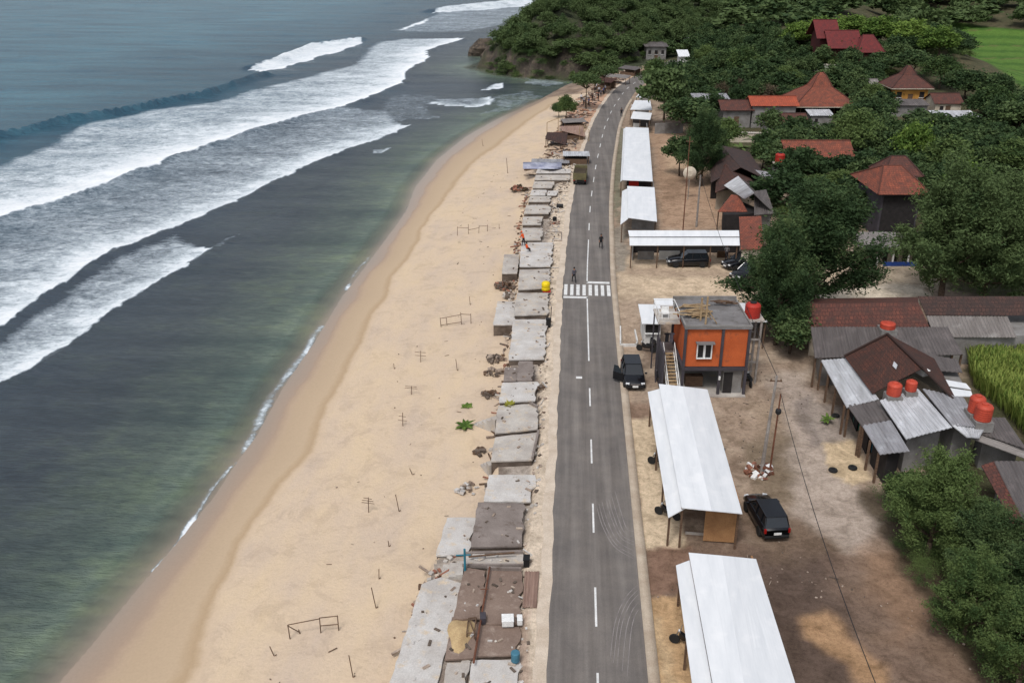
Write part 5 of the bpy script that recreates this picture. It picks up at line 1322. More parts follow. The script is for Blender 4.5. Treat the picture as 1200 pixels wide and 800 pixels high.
crate(609,729,0.06,(0.28,0.5,0.3),'small white box beside the white cooler box', name='box')
crate(566,728,0.0,(0.3,0.5,0.4),'dark grey box at the middle of the long fallen pole', 'charcoal', name='box')
q = at3(604,774,0.0); mb = MB(); mb.lathe([(0.2,0),(0.23,0.04),(0.215,0.2),(0.23,0.35),(0.23,0.55),(0.2,0.57)], (q.x, q.y, 0.0), 16)
solo(mb, 'barrel', [M['dull_blue']], (q.x, q.y, 0), 'small dull blue barrel at edge of the roadside strip, near bottom of photo', 'barrel')
q = at3(545,668,0.0); r = wempty('post', (q.x, q.y, -0.5), 'teal painted post with crossbar beside the narrow light slab', 'post')
mb = MB(); mb.tube((q.x, q.y, -0.5), (q.x, q.y, 1.5), 0.07); mb.build('shaft', M['teal_paint'], r)
mb = MB(); mb.tube((q.x-0.5, q.y, 1.05), (q.x+0.35, q.y, 1.12), 0.045); mb.build('crossbar', M['teal_paint'], r)
mb = MB(); mb.tube(at3(574,664,0.35), at3(555,776,0.25), 0.05, 0.06); mb.tube(at3(563,690,0.35), at3(572,690,0.35), 0.025)
solo(mb, 'fallen_pole', [M['rust']], at3(574,664,0.3), 'long rusty pole lying between the two brown floor slabs', 'pole')
mb = MB(); mb.tube(at3(549,652,0.2), at3(603,647,0.3), 0.06); solo(mb, 'beam', [M['wood']], at3(549,652,0.2), 'dark wooden beam lying on the narrow light slab', 'beam')
mb = MB(); q = at3(561,652,-0.1); mb.lathe([(0.36,0),(0.42,0.06),(0.38,0.12),(0.2,0.1)], (q.x, q.y, -0.12), 18); solo(mb, 'basin', [M['concrete_light']], q, 'round pale basin on the narrow light slab', 'basin')
mb = MB(); P = [at3(615,669,0.12), at3(632,669,0.12), at3(629,711,0.1), at3(612,711,0.1)]; mb.sheet(P[0], P[3], P[2], P[1], th=0.03, corr=0.03, pitch=0.2)
mb2 = MB(); mb2.sheet(P[0], P[1], P[2], P[3], th=0.03, corr=0.03, pitch=0.16); solo(mb2, 'corrugated_sheet', [M['rust_sheet']], P[0], 'pinkish corrugated sheet lying at the road verge beside brown floor slabs', 'metal sheet')
q = at3(617,661,0.02); mb = MB(); mb.box((q.x, q.y, 0.25), (0.34, 0.5, 0.5)); mb.box((q.x, q.y, 0.52), (0.4, 0.56, 0.06)); solo(mb, 'bin', [M['black_trim']], (q.x, q.y, 0), 'small black bin above the pinkish corrugated sheet', 'bin')
fr_ = MB()
for a, b_ in (((549,724),(558,723)),((558,723),(556,741)),((556,741),(547,741)),((547,741),(549,724)),((549,724),(556,741))): fr_.tube(at3(*a,0.25), at3(*b_,0.25), 0.035, n=5)
for a in ((549,724),(558,723),(556,741),(547,741)): q = at3(*a, 0.25); fr_.tube(q, (q.x, q.y, -0.15), 0.035, n=5)
solo(fr_, 'bare_table', [M['wood']], at3(549,724,-0.15), 'bare wooden table frame left of the long fallen pole', 'table frame')
# yellow tank by the crosswalk
q = at3(639.5,344,0.0); r = wempty('yellow_tank', (q.x, q.y, 0.3), 'bright yellow plastic tank with red trim left of the crosswalk', 'tank')
mb = MB(); mb.lathe([(0.36,0.36),(0.44,0.42),(0.44,0.7),(0.41,0.74),(0.44,0.78),(0.44,1.15),(0.34,1.28),(0.15,1.33)], (q.x, q.y, 0.0), 16); mb.build('tank_body', M['yellow_plastic'], r, smooth=True)
mb = MB(); mb.box((q.x+0.1, q.y-0.1, 0.33), (0.8, 0.6, 0.08)); mb.build('base', M['cloth_red'], r)
q = at3(642.5,383,0.0); mb = MB(); mb.box((q.x, q.y, 0.4), (0.42, 0.4, 0.8)); mb.box((q.x, q.y, 0.83), (0.5, 0.46, 0.06)); mb.tube((q.x+0.2, q.y+0.3, 0), (q.x+0.25, q.y+0.35, 1.9), 0.04)
solo(mb, 'bin', [M['black_trim']], (q.x, q.y, 0), 'black bin with a thin post on the verge right of the largest pale slab', 'bin')
q = at3(650,259,0.0); mb = MB(); mb.lathe([(0.2,0),(0.26,0.1),(0.26,0.5),(0.2,0.55)], (q.x, q.y, 0), 12); solo(mb, 'bin', [M['black_trim']], (q.x, q.y, 0), 'small round black bin on far verge strip above the worker in orange', 'bin')
q = at3(656,242,0.2); mb = MB(); mb.lathe([(0.25,-0.45),(0.28,-0.4),(0.28,0.4),(0.25,0.45)], (q.x, q.y, 0.28), 12, 'X'); solo(mb, 'barrel', [M['black_trim']], (q.x, q.y, 0), 'black barrel lying on its side near the wide grey slab', 'barrel')
mb = MB()
for pth in ([(640,270),(642,272),(658,272),(658,280)], [(634,258),(634,272),(640,276)]):
    P = [at3(a, b_, 0.1) for a, b_ in pth]; mb.path(P, 0.05, 5)
solo(mb, 'low_kerb_frame', [M['concrete_dark']], at3(640,270,0), 'low broken kerb lines on verge strip right of worker in orange', 'kerb')
mb = MB()
for a, b_ in (((727,402),(727,405)),((727,405),(745,405)),((745,405),(747,402)),((747,402),(744,388)),((727,384),(727,402))):
    p = at3(*a, 0.08); p2 = at3(*b_, 0.08); d = p2-p; mb.box(((p.x+p2.x)/2, (p.y+p2.y)/2, 0.13), (d.length+0.1, 0.12, 0.26), math.atan2(d.y, d.x))
solo(mb, 'planter_kerb', [M['white_wall']], at3(735,400,0), 'low U shaped white kerb beside the kerb left of kiosk', 'kerb')

# ---- huts and wreckage at the far end of the beach strip
def hut(px, py, w_, d_, h_, label, roof='asbestos', rz=0.0, slope=0.5, name='beach_hut', post='wood', side=None, th=0.06, collapsed=False, cat='hut', group='ruined huts beside the far road'):
    q = Q(px, py); g = h1(q.x, q.y); r = empty(name, (q.x, q.y, g), rz, label, cat, group)
    for sx in (-1, 1):
        for sy in (-1, 1):
            hh = h_+(slope*sy/2)
            if collapsed and (sx, sy) == (1, -1): hh *= 0.4
            mb = MB(); mb.tube((sx*w_*0.46, sy*d_*0.44, -0.2), (sx*w_*0.46, sy*d_*0.44, hh-0.03), 0.07, n=5); mb.build('post', M[post], r)
    z = [h_+slope/2, h_+slope/2, (h_*0.4 if collapsed else h_)-slope/2, h_-slope/2]
    if roof:
        mb = MB(); mb.sheet((-w_/2, d_/2, z[0]), (w_/2, d_/2, z[1]), (w_/2, -d_/2, z[2]), (-w_/2, -d_/2, z[3]), th=th, corr=0.03, pitch=0.3); mb.build('roof', M[roof], r)
    if side:
        mb = MB(); mb.box((0, d_*0.42, h_*0.45), (w_*0.85, 0.08, h_*0.85)); mb.build('back_wall', M[side], r)
        mb = MB(); mb.box((0, -d_*0.3, 0.4), (w_*0.8, 0.5, 0.8)); mb.build('bench', M['wood'], r)
    return r
hut(675,191,4.2,2.4,1.5,'dark low hut with pale flat roof just ahead of the green truck','zinc_light',0.05,0.2,side='dark')
hut(645,193,6.0,1.8,1.0,'low frame covered in bluish tarpaulin beside green truck','tarp_x' if False else 'zinc',0.0,0.2,side=None)
hut(671,163,4.2,2.2,1.9,'ruined shelter with leaning bars in the middle of wreckage','rust_sheet',0.2,0.4,collapsed=True,side='wood')
hut(652,170,3.6,2.6,1.6,'brown sagging hut beside a dark stump at the sand edge','tile_dark',-0.1,0.6,collapsed=True)
hut(672,150,4.5,2.4,1.4,'low grey hut roof left of the road bend','asbestos',0.3,0.3,side='dark')
hut(709,104,4.5,3.0,2.0,'brown roofed open hut beside the crowd of people','tile_brown',-0.5,0.6,side='wood')
hut(722,98,6.5,2.6,1.8,'grey roofed low hut higher up than the hut beside the crowd','asbestos',-0.5,0.4)
hut(738,88,5.5,3.0,1.8,'farthest low hut left of the road end','zinc_dark',-0.7,0.4,side='wood')
for pts, lb in (([(641,146,2.6),(654,148,2.4)],'thin bare goal frame at sand edge by the seaside bush'),([(679,158,2.3),(684,157,2.3),(690,160,2.0)],'tall pale bare uprights inside the wreckage')):
    P = []; mb = MB()
    for px, py, h in pts:
        q = Q(px, py+6); g = h1(q.x, q.y); P.append(Vector((q.x, q.y, g+h))); mb.tube((q.x, q.y, g-0.2), P[-1], 0.06, n=5)
    for a, b_ in zip(P[:-1], P[1:]): mb.tube(a, b_, 0.05, n=5)
    q = Q(pts[0][0], pts[0][1]+6); solo(mb, 'bare_gate', [M['pale_wood']], (q.x, q.y, h1(q.x, q.y)), lb, 'frame')
# blue tarpaulin draped over wreckage
P = [Q(613+a*11.3, 190+b_*2.6, 0.7+0.35*math.sin(a*1.7+b_)) for b_ in range(4) for a in range(5)]
mb = MB(); mb.add(P, [(j*5+i, (j+1)*5+i, (j+1)*5+i+1, j*5+i+1) for j in range(3) for i in range(4)])
o = solo(mb, 'tarpaulin', [M['tarp_blue']], Q(640,194,0), 'crumpled blue and white tarpaulin over wreckage beside green truck', 'tarpaulin', smooth=True)
sdm = o.modifiers.new('t', 'SOLIDIFY'); sdm.thickness = 0.05
# ---------------------------------------------------------------- houses
def hiproof(name, mat, par, w_, d_, levels, ridge=0.0, th=0.06):
    """levels: (scale of footprint, height); last level ends in a ridge of length ridge*w"""
    mb = MB()
    for (s0, z0), (s1, z1) in zip(levels[:-1], levels[1:]):
        a = [(-w_/2*s0[0], -d_/2*s0[1]), (w_/2*s0[0], -d_/2*s0[1]), (w_/2*s0[0], d_/2*s0[1]), (-w_/2*s0[0], d_/2*s0[1])]
        b_ = [(-w_/2*s1[0], -d_/2*s1[1]), (w_/2*s1[0], -d_/2*s1[1]), (w_/2*s1[0], d_/2*s1[1]), (-w_/2*s1[0], d_/2*s1[1])]
        for k in range(4):
            i, j = k, (k+1) % 4
            mb.sheet((*b_[i], z1), (*b_[j], z1), (*a[j], z0), (*a[i], z0), th=th)
    return mb.build(name, M[mat], par)
def caps(par, pts, r_, mat, name='ridge_cap'):
    mb = MB()
    for a, b_ in pts: mb.tube(a, b_, r_, n=6)
    return mb.build(name, M[mat], par)
def house(px0, px1, py, d_, wh, label, wall='cream_wall', roof='tile_orange', kind='gable', rise=1.6, ov=0.5, zofs=0.0, windows=2, door=True, posts=False, cat='house', name='house', dark_front=False, group='village houses', lift=0.0, win_mat='dark'):
    a = G(px0, py); b_ = G(px1, py); g = min(a.z, b_.z)+zofs
    b_ = Q(px1, py, a.z); a = Q(px0, py, a.z)
    w_ = (b_-a).length; rz = math.atan2(b_.y-a.y, b_.x-a.x); c = (a+b_)/2
    back = Vector((-math.sin(rz), math.cos(rz), 0)); o = c+back*d_/2
    r = empty(name, (o.x, o.y, g), rz, label, cat, group)
    if posts:
        mb = MB(); mb.box((0, d_*0.2, wh/2+lift/2), (w_-0.2, d_*0.56, wh+lift)); wl_ = mb.build('wall', M[wall], r)
        for k in range(5):
            x_ = -w_/2+0.15+(w_-0.3)*k/4; mb = MB(); mb.box((x_, -d_/2+0.15, wh/2), (0.16, 0.16, wh)); mb.build('post', M['white_wall' if not dark_front else 'wood'], r)
    else:
        mb = MB(); mb.box((0, 0, wh/2-1), (w_, d_, wh+2)); mb.build('wall', M[wall], r)
    fy = -d_/2 if not posts else -d_*0.08
    if dark_front:
        mb = MB(); mb.box((0, fy-0.02, wh*0.5), (w_*0.9, 0.06, wh*0.8)); mb.build('open_front_shade', M['dark'], r)  # dark panel on the solid wall imitates the shade of an open front
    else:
        for k in range(windows):
            x_ = -w_*0.33+w_*0.66*k/max(1, windows-1) if windows > 1 else -w_*0.25
            mb = MB(); mb.box((x_, fy-0.01, wh*0.55), (min(1.2, w_*0.14), 0.08, 1.1)); wo = mb.build('window', M[win_mat], r)
            f_ = MB(); f_.box((x_, fy-0.07, wh*0.55-0.6), (min(1.5, w_*0.18), 0.16, 0.08)); f_.build('sill', M['white_wall'], wo)
        if door:
            mb = MB(); mb.box((0, fy-0.01, 1.05), (0.95, 0.08, 2.1)); mb.build('door', M['wood'], r)
    W2, D2 = w_+2*ov, d_+2*ov
    if kind == 'gable':
        mb = MB(); mb.sheet((-W2/2, 0, wh+rise), (W2/2, 0, wh+rise), (W2/2, -D2/2, wh-0.1), (-W2/2, -D2/2, wh-0.1), th=0.08)
        mb.sheet((-W2/2, 0, wh+rise), (W2/2, 0, wh+rise), (W2/2, D2/2, wh-0.1), (-W2/2, D2/2, wh-0.1), th=0.08); ro = mb.build('roof', M[roof], r)
        mb = MB(); mb.add([(s*(w_/2-0.02), y_, z_) for y_, z_ in ((-d_/2, wh), (d_/2, wh), (0, wh+rise*0.92)) for s in (-1, 1)], [(0, 2, 4), (1, 5, 3), (0, 4, 5, 1), (2, 3, 5, 4)]); mb.build('gable', M[wall], r)
        caps(ro, [((-W2/2, 0, wh+rise+0.03), (W2/2, 0, wh+rise+0.03))], 0.11, roof)
    elif kind == 'hip':
        k = 0.35; hiproof('roof', roof, r, W2, D2, [((1, 1), wh-0.1), ((k, 0.01), wh+rise)])
        caps(r, [((-W2/2*k, 0, wh+rise), (W2/2*k, 0, wh+rise))]+[((sx*W2/2, sy*D2/2, wh-0.05), (sx*W2/2*k, 0, wh+rise)) for sx in (-1, 1) for sy in (-1, 1)], 0.1, roof)
    elif kind == 'joglo':
        L = [((1, 1), wh-0.3), ((0.62, 0.6), wh+rise*0.28), ((0.34, 0.30), wh+rise*0.5), ((0.14, 0.10), wh+rise*0.9), ((0.06, 0.02), wh+rise)]
        hiproof('roof', roof, r, W2, D2, L)
        cp = []
        for (s0, z0), (s1, z1) in zip(L[:-1], L[1:]):
            for sx in (-1, 1):
                for sy in (-1, 1): cp.append(((sx*W2/2*s0[0], sy*D2/2*s0[1], z0+0.03), (sx*W2/2*s1[0], sy*D2/2*s1[1], z1+0.03)))
        caps(r, cp, 0.1, roof)
        mb = MB()
        for sx in (-1, 1): mb.box((sx*(W2/2-0.05), 0, wh-0.4), (0.08, D2, 0.14))
        for sy in (-1, 1): mb.box((0, sy*(D2/2-0.05), wh-0.4), (W2-0.2, 0.08, 0.14))
        mb.build('fascia', M['cream_wall'], r)
    elif kind == 'lean':
        mb = MB(); mb.sheet((-W2/2, D2/2, wh+rise), (W2/2, D2/2, wh+rise), (W2/2, -D2/2, wh), (-W2/2, -D2/2, wh), th=0.06, corr=0.03, pitch=0.4); mb.build('roof', M[roof], r)
    return r
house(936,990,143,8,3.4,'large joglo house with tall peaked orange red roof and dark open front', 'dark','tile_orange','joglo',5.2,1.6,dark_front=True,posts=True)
house(880,930,150,5,4.2,'grey walled house with bright orange long roof left of joglo house','grey_wall','tile_bright','gable',1.2,0.5,windows=0,door=False)
house(846,878,150,5,3.4,'grey house with dull red roof left of the bright orange roof','grey_wall','tile_old','gable',1.3,0.6,windows=0,door=True)
house(815,852,134,4,2.8,'low house with grey sheet roof behind the dull red roof','grey_wall','zinc','lean',0.6,0.5,windows=0)
house(898,944,156,5,2.0,'low house with broken dark red roof in front of joglo house','grey_wall','tile_old','gable',1.1,0.4,windows=0,door=False)
house(949,974,152,3,2.6,'small grey shed with whitish sheet roof at foot of joglo house','grey_wall','zinc_light','lean',0.5,0.3,windows=1,door=False,cat='shed')
house(842,922,167,0.5,1.6,'long low cream wall building with flat top below the grey house','cream_wall','concrete','lean',0.1,0.1,windows=0,door=False,cat='outbuilding')
house(922,994,206,6,3.0,'house with long pale orange roof above the tallest tree','cream_wall','tile_orange','gable',1.7,0.6,windows=2)
house(1026,1070,278,8,5.6,'two storey house with wide orange tiled roof and dark open upper floor','charcoal','tile_orange','hip',2.2,0.9,dark_front=True)
house(1028,1066,264,4,6.4,'brown pyramid roof rising behind the wide orange tiled roof','cream_wall','tile_old','hip',1.9,0.5,windows=1,door=False)
vr = house(1008,1083,312,3.2,2.3,'long low veranda with grey sheet roof, white posts and blue base','cream_wall','asbestos','lean',0.5,0.5,posts=True,windows=0,door=False,cat='veranda')
for k in range(6):
    x_ = -2.6+k*1.1; mb = MB(); mb.box((x_, -0.28, 1.1), (0.5, 0.06, 1.9)); mb.build('door', M['dark'], vr)
mb = MB(); mb.box((1.0, -1.55, 0.25), (4.0, 0.12, 0.45)); mb.build('blue_base', M['blue_paint'], vr)
house(1045,1085,123,6,3.6,'small joglo house with ochre yellow walls and pointed brown roof','yellow_wall','tile_old','joglo',3.6,0.8,windows=2,lift=1.5)
house(1042,1085,137,3,2.2,'bluish grey flat roof just below the ochre walled joglo','grey_wall','zinc_dark','lean',0.6,0.4,windows=0,door=False,cat='outbuilding')
house(1094,1124,137,5,2.6,'house with small brick red roof right of ochre walled joglo','cream_wall','tile_old','gable',1.4,0.4,windows=1)
house(1098,1142,153,3.5,2.4,'open pavilion with whitish sheet roof and white posts on the slope','dark','zinc_light','lean',0.5,0.5,posts=True,windows=0,door=False,cat='pavilion')
house(1006,1028,114,4,2.4,'small pale house with dull roof between two joglo houses','white_wall','asbestos','gable',0.9,0.3,windows=1)
house(958,974,73,7,5.5,'tall deep red house on the hill, left part with stepped roof','tile_red','tile_red','gable',3.6,1.2,windows=0,door=False)
house(972,1002,76,7,3.8,'wide deep red roofed house on the hill, middle of the three','tile_red','tile_red','gable',3.4,1.0,windows=0,door=False)
house(1005,1030,78,6,3.2,'smaller deep red roofed house on the hill, right of the three','tile_red','tile_red','hip',3.4,0.8,windows=0,door=False)
house(952,1012,84,1.0,1.4,'pale terrace wall below the deep red houses','white_wall','concrete','lean',0.1,0.1,windows=4,door=False,cat='outbuilding')
house(757,780,70,6,3.6,'grey roofed building with pale lower floor where the road ends','grey_wall','zinc_dark','lean',0.6,0.6,windows=3)
house(802,820,56,5,2.6,'tiny house with pale dull roof deep in the hill trees','grey_wall','zinc','gable',0.8,0.4,windows=1)
house(796,806,80,4,3.0,'small bright white roofed hut among trees beyond stall row','white_wall','white_roof','lean',1.2,0.4,windows=1,door=False,cat='hut')
house(817,842,93,4,2.0,'low white roofed shelter among trees beyond the big roadside tree','grey_wall','white_roof','lean',0.5,0.3,windows=0,door=False,cat='hut')
# boundary wall behind the stalls
def wallrun(pts, h, t, label, mat='grey_wall', name='boundary_wall', cat='wall'):
    P = [G(*p) for p in pts]; mb = MB()
    for a, b_ in zip(P[:-1], P[1:]):
        d = b_-a; c = (a+b_)/2; mb.box((c.x, c.y, c.z+h/2-0.2), (math.hypot(d.x, d.y), t, h+0.4), math.atan2(d.y, d.x))
    return solo(mb, name, [M[mat]], P[0], label, cat)
wallrun([(767,157),(800,156)], 1.9, 0.15, 'grey boundary wall under the big roadside tree behind the stalls')
def P3(l): return [Q(*p) for p in l]
def panelhouse(label, panels, body=None, bz=2.6, wall='cream_wall', posts=(), cat='house', name='house', pitch=0.3, opening=None, group='village houses', extra=None):
    """panels: (list of four (px,py,z), material); body: footprint picked at height bz"""
    c = sum((Q(*p) for p in panels[0][0]), Vector())/4; g = h1(c.x, c.y)
    r = wempty(name, (c.x, c.y, g), label, cat, group)
    for pts, mat in panels:
        P = P3(pts); mb = MB(); mb.sheet(*P, th=0.06, corr=0.03 if ('zinc' in mat or 'asb' in mat) else 0, pitch=pitch); mb.build('roof', M[mat], r)
    if body:
        Pb = [Q(a, b_, bz) for a, b_ in body]; cc = sum(Pb, Vector())/len(Pb)
        Pb = [p+(cc-p).normalized()*0.35 for p in Pb]
        mb = MB(); mb.prism([(p.x, p.y) for p in Pb], g-0.5, bz-0.25); mb.build('wall', M[wall], r)
    for p in posts:
        q = Q(*p); mb = MB(); mb.box((q.x, q.y, (q.z+g)/2-0.05), (0.14, 0.14, q.z-g-0.05)); mb.build('post', M['wood'], r)
    if opening:
        for (a, b_, z0, z1, mat) in opening:
            p0 = Q(*a); p1 = Q(*b_); d = p1-p0; m_ = (p0+p1)/2; mb = MB(); mb.box((m_.x, m_.y, g+(z0+z1)/2), (math.hypot(d.x, d.y), 0.1, z1-z0), math.atan2(d.y, d.x)); mb.build('window' if mat != 'dark' else 'doorway', M[mat], r)
    return r
# brown roofed cluster left of the tallest tree
panelhouse('house with long dark brown gable roof, left of the tallest tree', [([(845,170,4.6),(868,196,4.6),(833,214,2.6),(832,183,2.6)],'tile_dark'), ([(845,170,4.6),(868,196,4.6),(900,211,2.6),(878,178,2.6)],'tile_dark')], [(834,186),(833,212),(896,210),(875,180)], 2.6, 'dark')
panelhouse('small brown gable roof directly in front of the long dark brown roof', [([(850,192,4.2),(866,214,4.2),(838,226,2.6),(840,202,2.6)],'tile_brown'), ([(850,192,4.2),(866,214,4.2),(886,216,2.8),(868,196,2.8)],'tile_brown')], [(841,204),(839,224),(884,216),(866,198)], 2.6, 'cream_wall')
panelhouse('small lean-to with grey sheet roof right of the dark brown gable', [([(883,199,3.2),(899,201,3.2),(909,212,2.6),(890,210,2.6)],'zinc')], [(886,203),(900,203),(906,211),(890,209)], 2.6, 'dark', cat='shed')
panelhouse('house with tilted whitish grey corrugated roof and orange tiled gable front', [([(865,206,5.0),(884,226,5.0),(872,233,3.6),(848,217,3.6)],'zinc_light'), ([(866,208,4.9),(886,229,4.9),(905,247,3.0),(880,217,3.4)],'zinc_dark'),
   ([(857,228,3.4),(866,229,3.4),(876,248,2.4),(841,248,2.4)],'tile_orange')], [(846,234),(872,234),(900,246),(872,250),(846,250)], 2.6, 'dark',
   posts=[(842,248,2.3),(862,249,2.3),(875,249,2.3)])
panelhouse('dark brown roof leaning against the whitish corrugated one', [([(884,224,4.2),(898,222,4.2),(908,250,2.8),(884,252,2.8)],'zinc_dark')], [(886,228),(898,226),(905,249),(886,250)], 2.8, 'grey_wall')
panelhouse('low red orange tiled roof touching right end of wide white shed', [([(866,254,3.4),(892,253,3.4),(895,292,2.4),(868,292,2.4)],'tile_orange')], [(868,258),(892,258),(894,290),(869,290)], 2.6, 'cream_wall')
# compound at the lower right
panelhouse('long weathered brown tiled roof, left half of the back row at lower right', [([(944,356,4.3),(1076,354,4.3),(1089,383,2.8),(945,385,2.8)],'tile_old'), ([(944,356,4.3),(1076,354,4.3),(1076,348,3.0),(944,350,3.0)],'tile_old')], [(948,360),(1074,358),(1086,381),(948,383)], 2.8, 'cream_wall', group='roofs of the lower right compound')
panelhouse('dark brown tiled roof above grey sheet lean-to at right photo edge', [([(1076,347,4.6),(1290,347,4.6),(1290,370,3.4),(1085,369,3.4)],'tile_dark'), ([(1085,368.5,3.35),(1180,368.5,3.35),(1192,395,2.6),(1096,395,2.6)],'asbestos')], [(1084,366),(1290,366),(1290,388),(1098,393)], 2.8, 'grey_wall', group='roofs of the lower right compound')
panelhouse('long dark grey sheet roof left of tall green plants, behind brown hip roof', [([(950,383,3.5),(1111,383,3.5),(1129,415,2.8),(955,419,2.8)],'zinc_dark')], [(956,388),(1108,388),(1124,412),(960,416)], 2.8, 'grey_wall', posts=[(956,418,2.7),(975,418.5,2.7),(1116,415,2.7),(1127,414,2.7)], group='roofs of the lower right compound')
hp_ = panelhouse('house with dark brown tiled hip roof and one skylight in the compound', [([(1040,391,5.4),(1040.4,391,5.4),(1022,461,3.3),(989,417,3.3)],'tile_brown'), ([(1040,391,5.4),(1081,431,5.2),(1022,461,3.3),(1021.6,460.6,3.3)],'tile_brown'),
   ([(1040,391,5.4),(1081,431,5.2),(1124,474,3.3),(1095,420,3.5)],'tile_brown')], [(993,419),(1022,456),(1075,436),(1112,462),(1090,424)], 3.3, 'cream_wall', group='roofs of the lower right compound')
mb = MB(); a, b_ = Q(1040,391,5.47), Q(1081,431,5.27); mb.tube(a, b_, 0.1, n=6); mb.tube(b_, Q(1124,474,3.37), 0.09, n=6); mb.tube(a, Q(989,417,3.37), 0.09, n=6); mb.build('ridge_cap', M['tile_brown'], hp_)
A3, B3, C3 = Q(1040,391,5.4), Q(1081,431,5.2), Q(1022,461,3.3)
bc = lambda a, b_, c: A3*a+B3*b_+C3*c+Vector((-0.02, -0.05, 0.09))
mb = MB(); mb.sheet(bc(0.38,0.32,0.30), bc(0.28,0.42,0.30), bc(0.21,0.41,0.38), bc(0.31,0.31,0.38), th=0.04); mb.build('skylight', M['zinc_light'], hp_)
GR = 'roofs of the lower right compound'
panelhouse('light corrugated lean-to along left side of brown hip roof, beside pale patio', [([(962,422,2.6),(994,419,3.2),(1030,467,3.2),(992,477,2.5)],'zinc_light')], [(990,424),(996,424),(1028,465),(1010,470)], 2.7, 'dark', posts=[(963,424,2.5),(971,438,2.5),(980,452,2.5),(990,474,2.45)], group=GR, cat='shed')  # near-black walls of the three lean-tos imitate shade under their roofs
mb = MB()
panelhouse('short dark corrugated lean-to, middle one of three beside the patio', [([(993,475,2.55),(1030,466,3.1),(1044,491,3.1),(1010,499,2.5)],'zinc_dark')], [(1008,476),(1030,472),(1040,490),(1020,495)], 2.7, 'dark', posts=[(995,477,2.45),(1009,498,2.45)], group=GR, cat='shed',
   opening=[((1000,496,0),(1012,514,0),0.1,1.9,'green_paint')])
panelhouse('grey corrugated lean-to nearest the trees, lowest of three beside the patio', [([(1010,498,2.5),(1044,492,3.1),(1066,528,3.1),(1031,532,2.4)],'zinc')], [(1022,500),(1042,497),(1060,526),(1042,529)], 2.7, 'dark', posts=[(1012,500,2.45),(1020,515,2.4),(1030,530,2.35)], group=GR, cat='shed',
   opening=[((1016,520,0),(1030,548,0),0.1,1.8,'teal_paint')])
panelhouse('large light corrugated roof below the two red tanks by the hip roof', [([(1031,469,3.6),(1076,455,3.9),(1116,500,3.6),(1062,514,3.2)],'zinc_light')], [(1036,472),(1074,460),(1110,498),(1064,508)], 3.2, 'grey_wall', group=GR)
panelhouse('grey corrugated roof right of black gap, under the pair of big red tanks', [([(1081,455,3.9),(1130,466,3.7),(1150,500,3.5),(1116,498,3.5)],'zinc'), ([(1116,498,3.5),(1160,490,3.5),(1148,513,3.2),(1134,512,3.1)],'zinc_light')], [(1086,460),(1128,468),(1146,500),(1120,498)], 3.2, 'grey_wall', group=GR)
panelhouse('wide flat grey sheet roof at right photo edge below the red tanks', [([(1140,488,3.3),(1178,489,3.3),(1204,526,3.0),(1150,508,3.0)],'zinc_dark'), ([(1136,512,2.9),(1150,508,2.9),(1240,535,2.7),(1225,545,2.6)],'asbestos')], [(1142,492),(1176,492),(1200,522),(1150,506)], 2.9, 'grey_wall', group=GR)
panelhouse('dark sheet roof with two white strips between hip roof and green plants', [([(1085,414,3.4),(1122,421,3.4),(1128,436,3.2),(1098,434,3.2)],'zinc_dark'), ([(1105,444,3.1),(1132,449,3.0),(1138,456,2.9),(1112,452,3.0)],'white_roof'), ([(1112,454,3.0),(1138,458,2.9),(1140,464,2.8),(1118,464,2.9)],'white_roof')], [(1090,418),(1120,424),(1134,452),(1112,450)], 2.9, 'grey_wall', group=GR, pitch=0.4)
panelhouse('dark grey slab roof at right photo edge next to old red tile strip', [([(1165,540,2.9),(1290,540,2.9),(1330,640,2.6),(1205,622,2.6)],'zinc_dark'), ([(1150,545,2.7),(1165,540,2.85),(1205,622,2.6),(1190,620,2.4)],'tile_old')], [(1168,545),(1280,545),(1310,630),(1205,615)], 2.6, 'grey_wall', group=GR)
# tanks in the compound
def tk_(px, py, zb_, r_, h, label, mat='orange_plastic'):
    q = Q(px, py, zb_); t = tank('water_tank', label, r_, h, (q.x, q.y, zb_), mat)
    mb = MB(); mb.box((0, 0, -0.35), (r_*2.1, r_*2.1, 0.7)); mb.build('stand', M['grey_wall'], t)
tk_(1047,462,3.9,0.5,0.95,'red tank nestling between hip roof and light corrugated roof, left one')
tk_(1067,457,4.1,0.4,0.8,'small red tank just right of another below the hip roof')
tk_(1143,482,3.9,0.52,1.25,'red tank behind another, upper of the pair beside green plants')
tk_(1151,491,3.8,0.56,1.2,'large red tank in front, lower of the pair beside green plants')
tk_(1040,384,3.7,0.62,0.5,'wide low red tank top peeking over the long dark grey roof')
q = Q(911,212); tw = wempty('tank_tower', (q.x, q.y, h1(q.x, q.y)), 'grey concrete tank tower standing among trees behind brown roofs', 'tower')
zt_ = zat(q.x, q.y, 192); mb = MB(); mb.box((q.x, q.y, zt_/2), (1.5, 1.5, zt_)); mb.build('shaft', M['grey_wall'], tw); mb = MB(); mb.box((q.x, q.y, zt_+0.06), (1.8, 1.8, 0.11)); mb.build('top', M['concrete'], tw)
tank('water_tank', 'red tank on the concrete tower behind the brown roofs', 0.7, 1.5, (q.x, q.y, zt_+0.12), 'red_plastic')
q = Q(806,234); sd_ = wempty('satellite_dish', (q.x, q.y, 0), 'pale round dish on a mast beside trees behind the stalls', 'dish')
zd = zat(q.x, q.y, 203); mb = MB(); mb.tube((q.x, q.y, 0), (q.x, q.y, zd), 0.06); mb.build('mast', M['metal_post'], sd_)
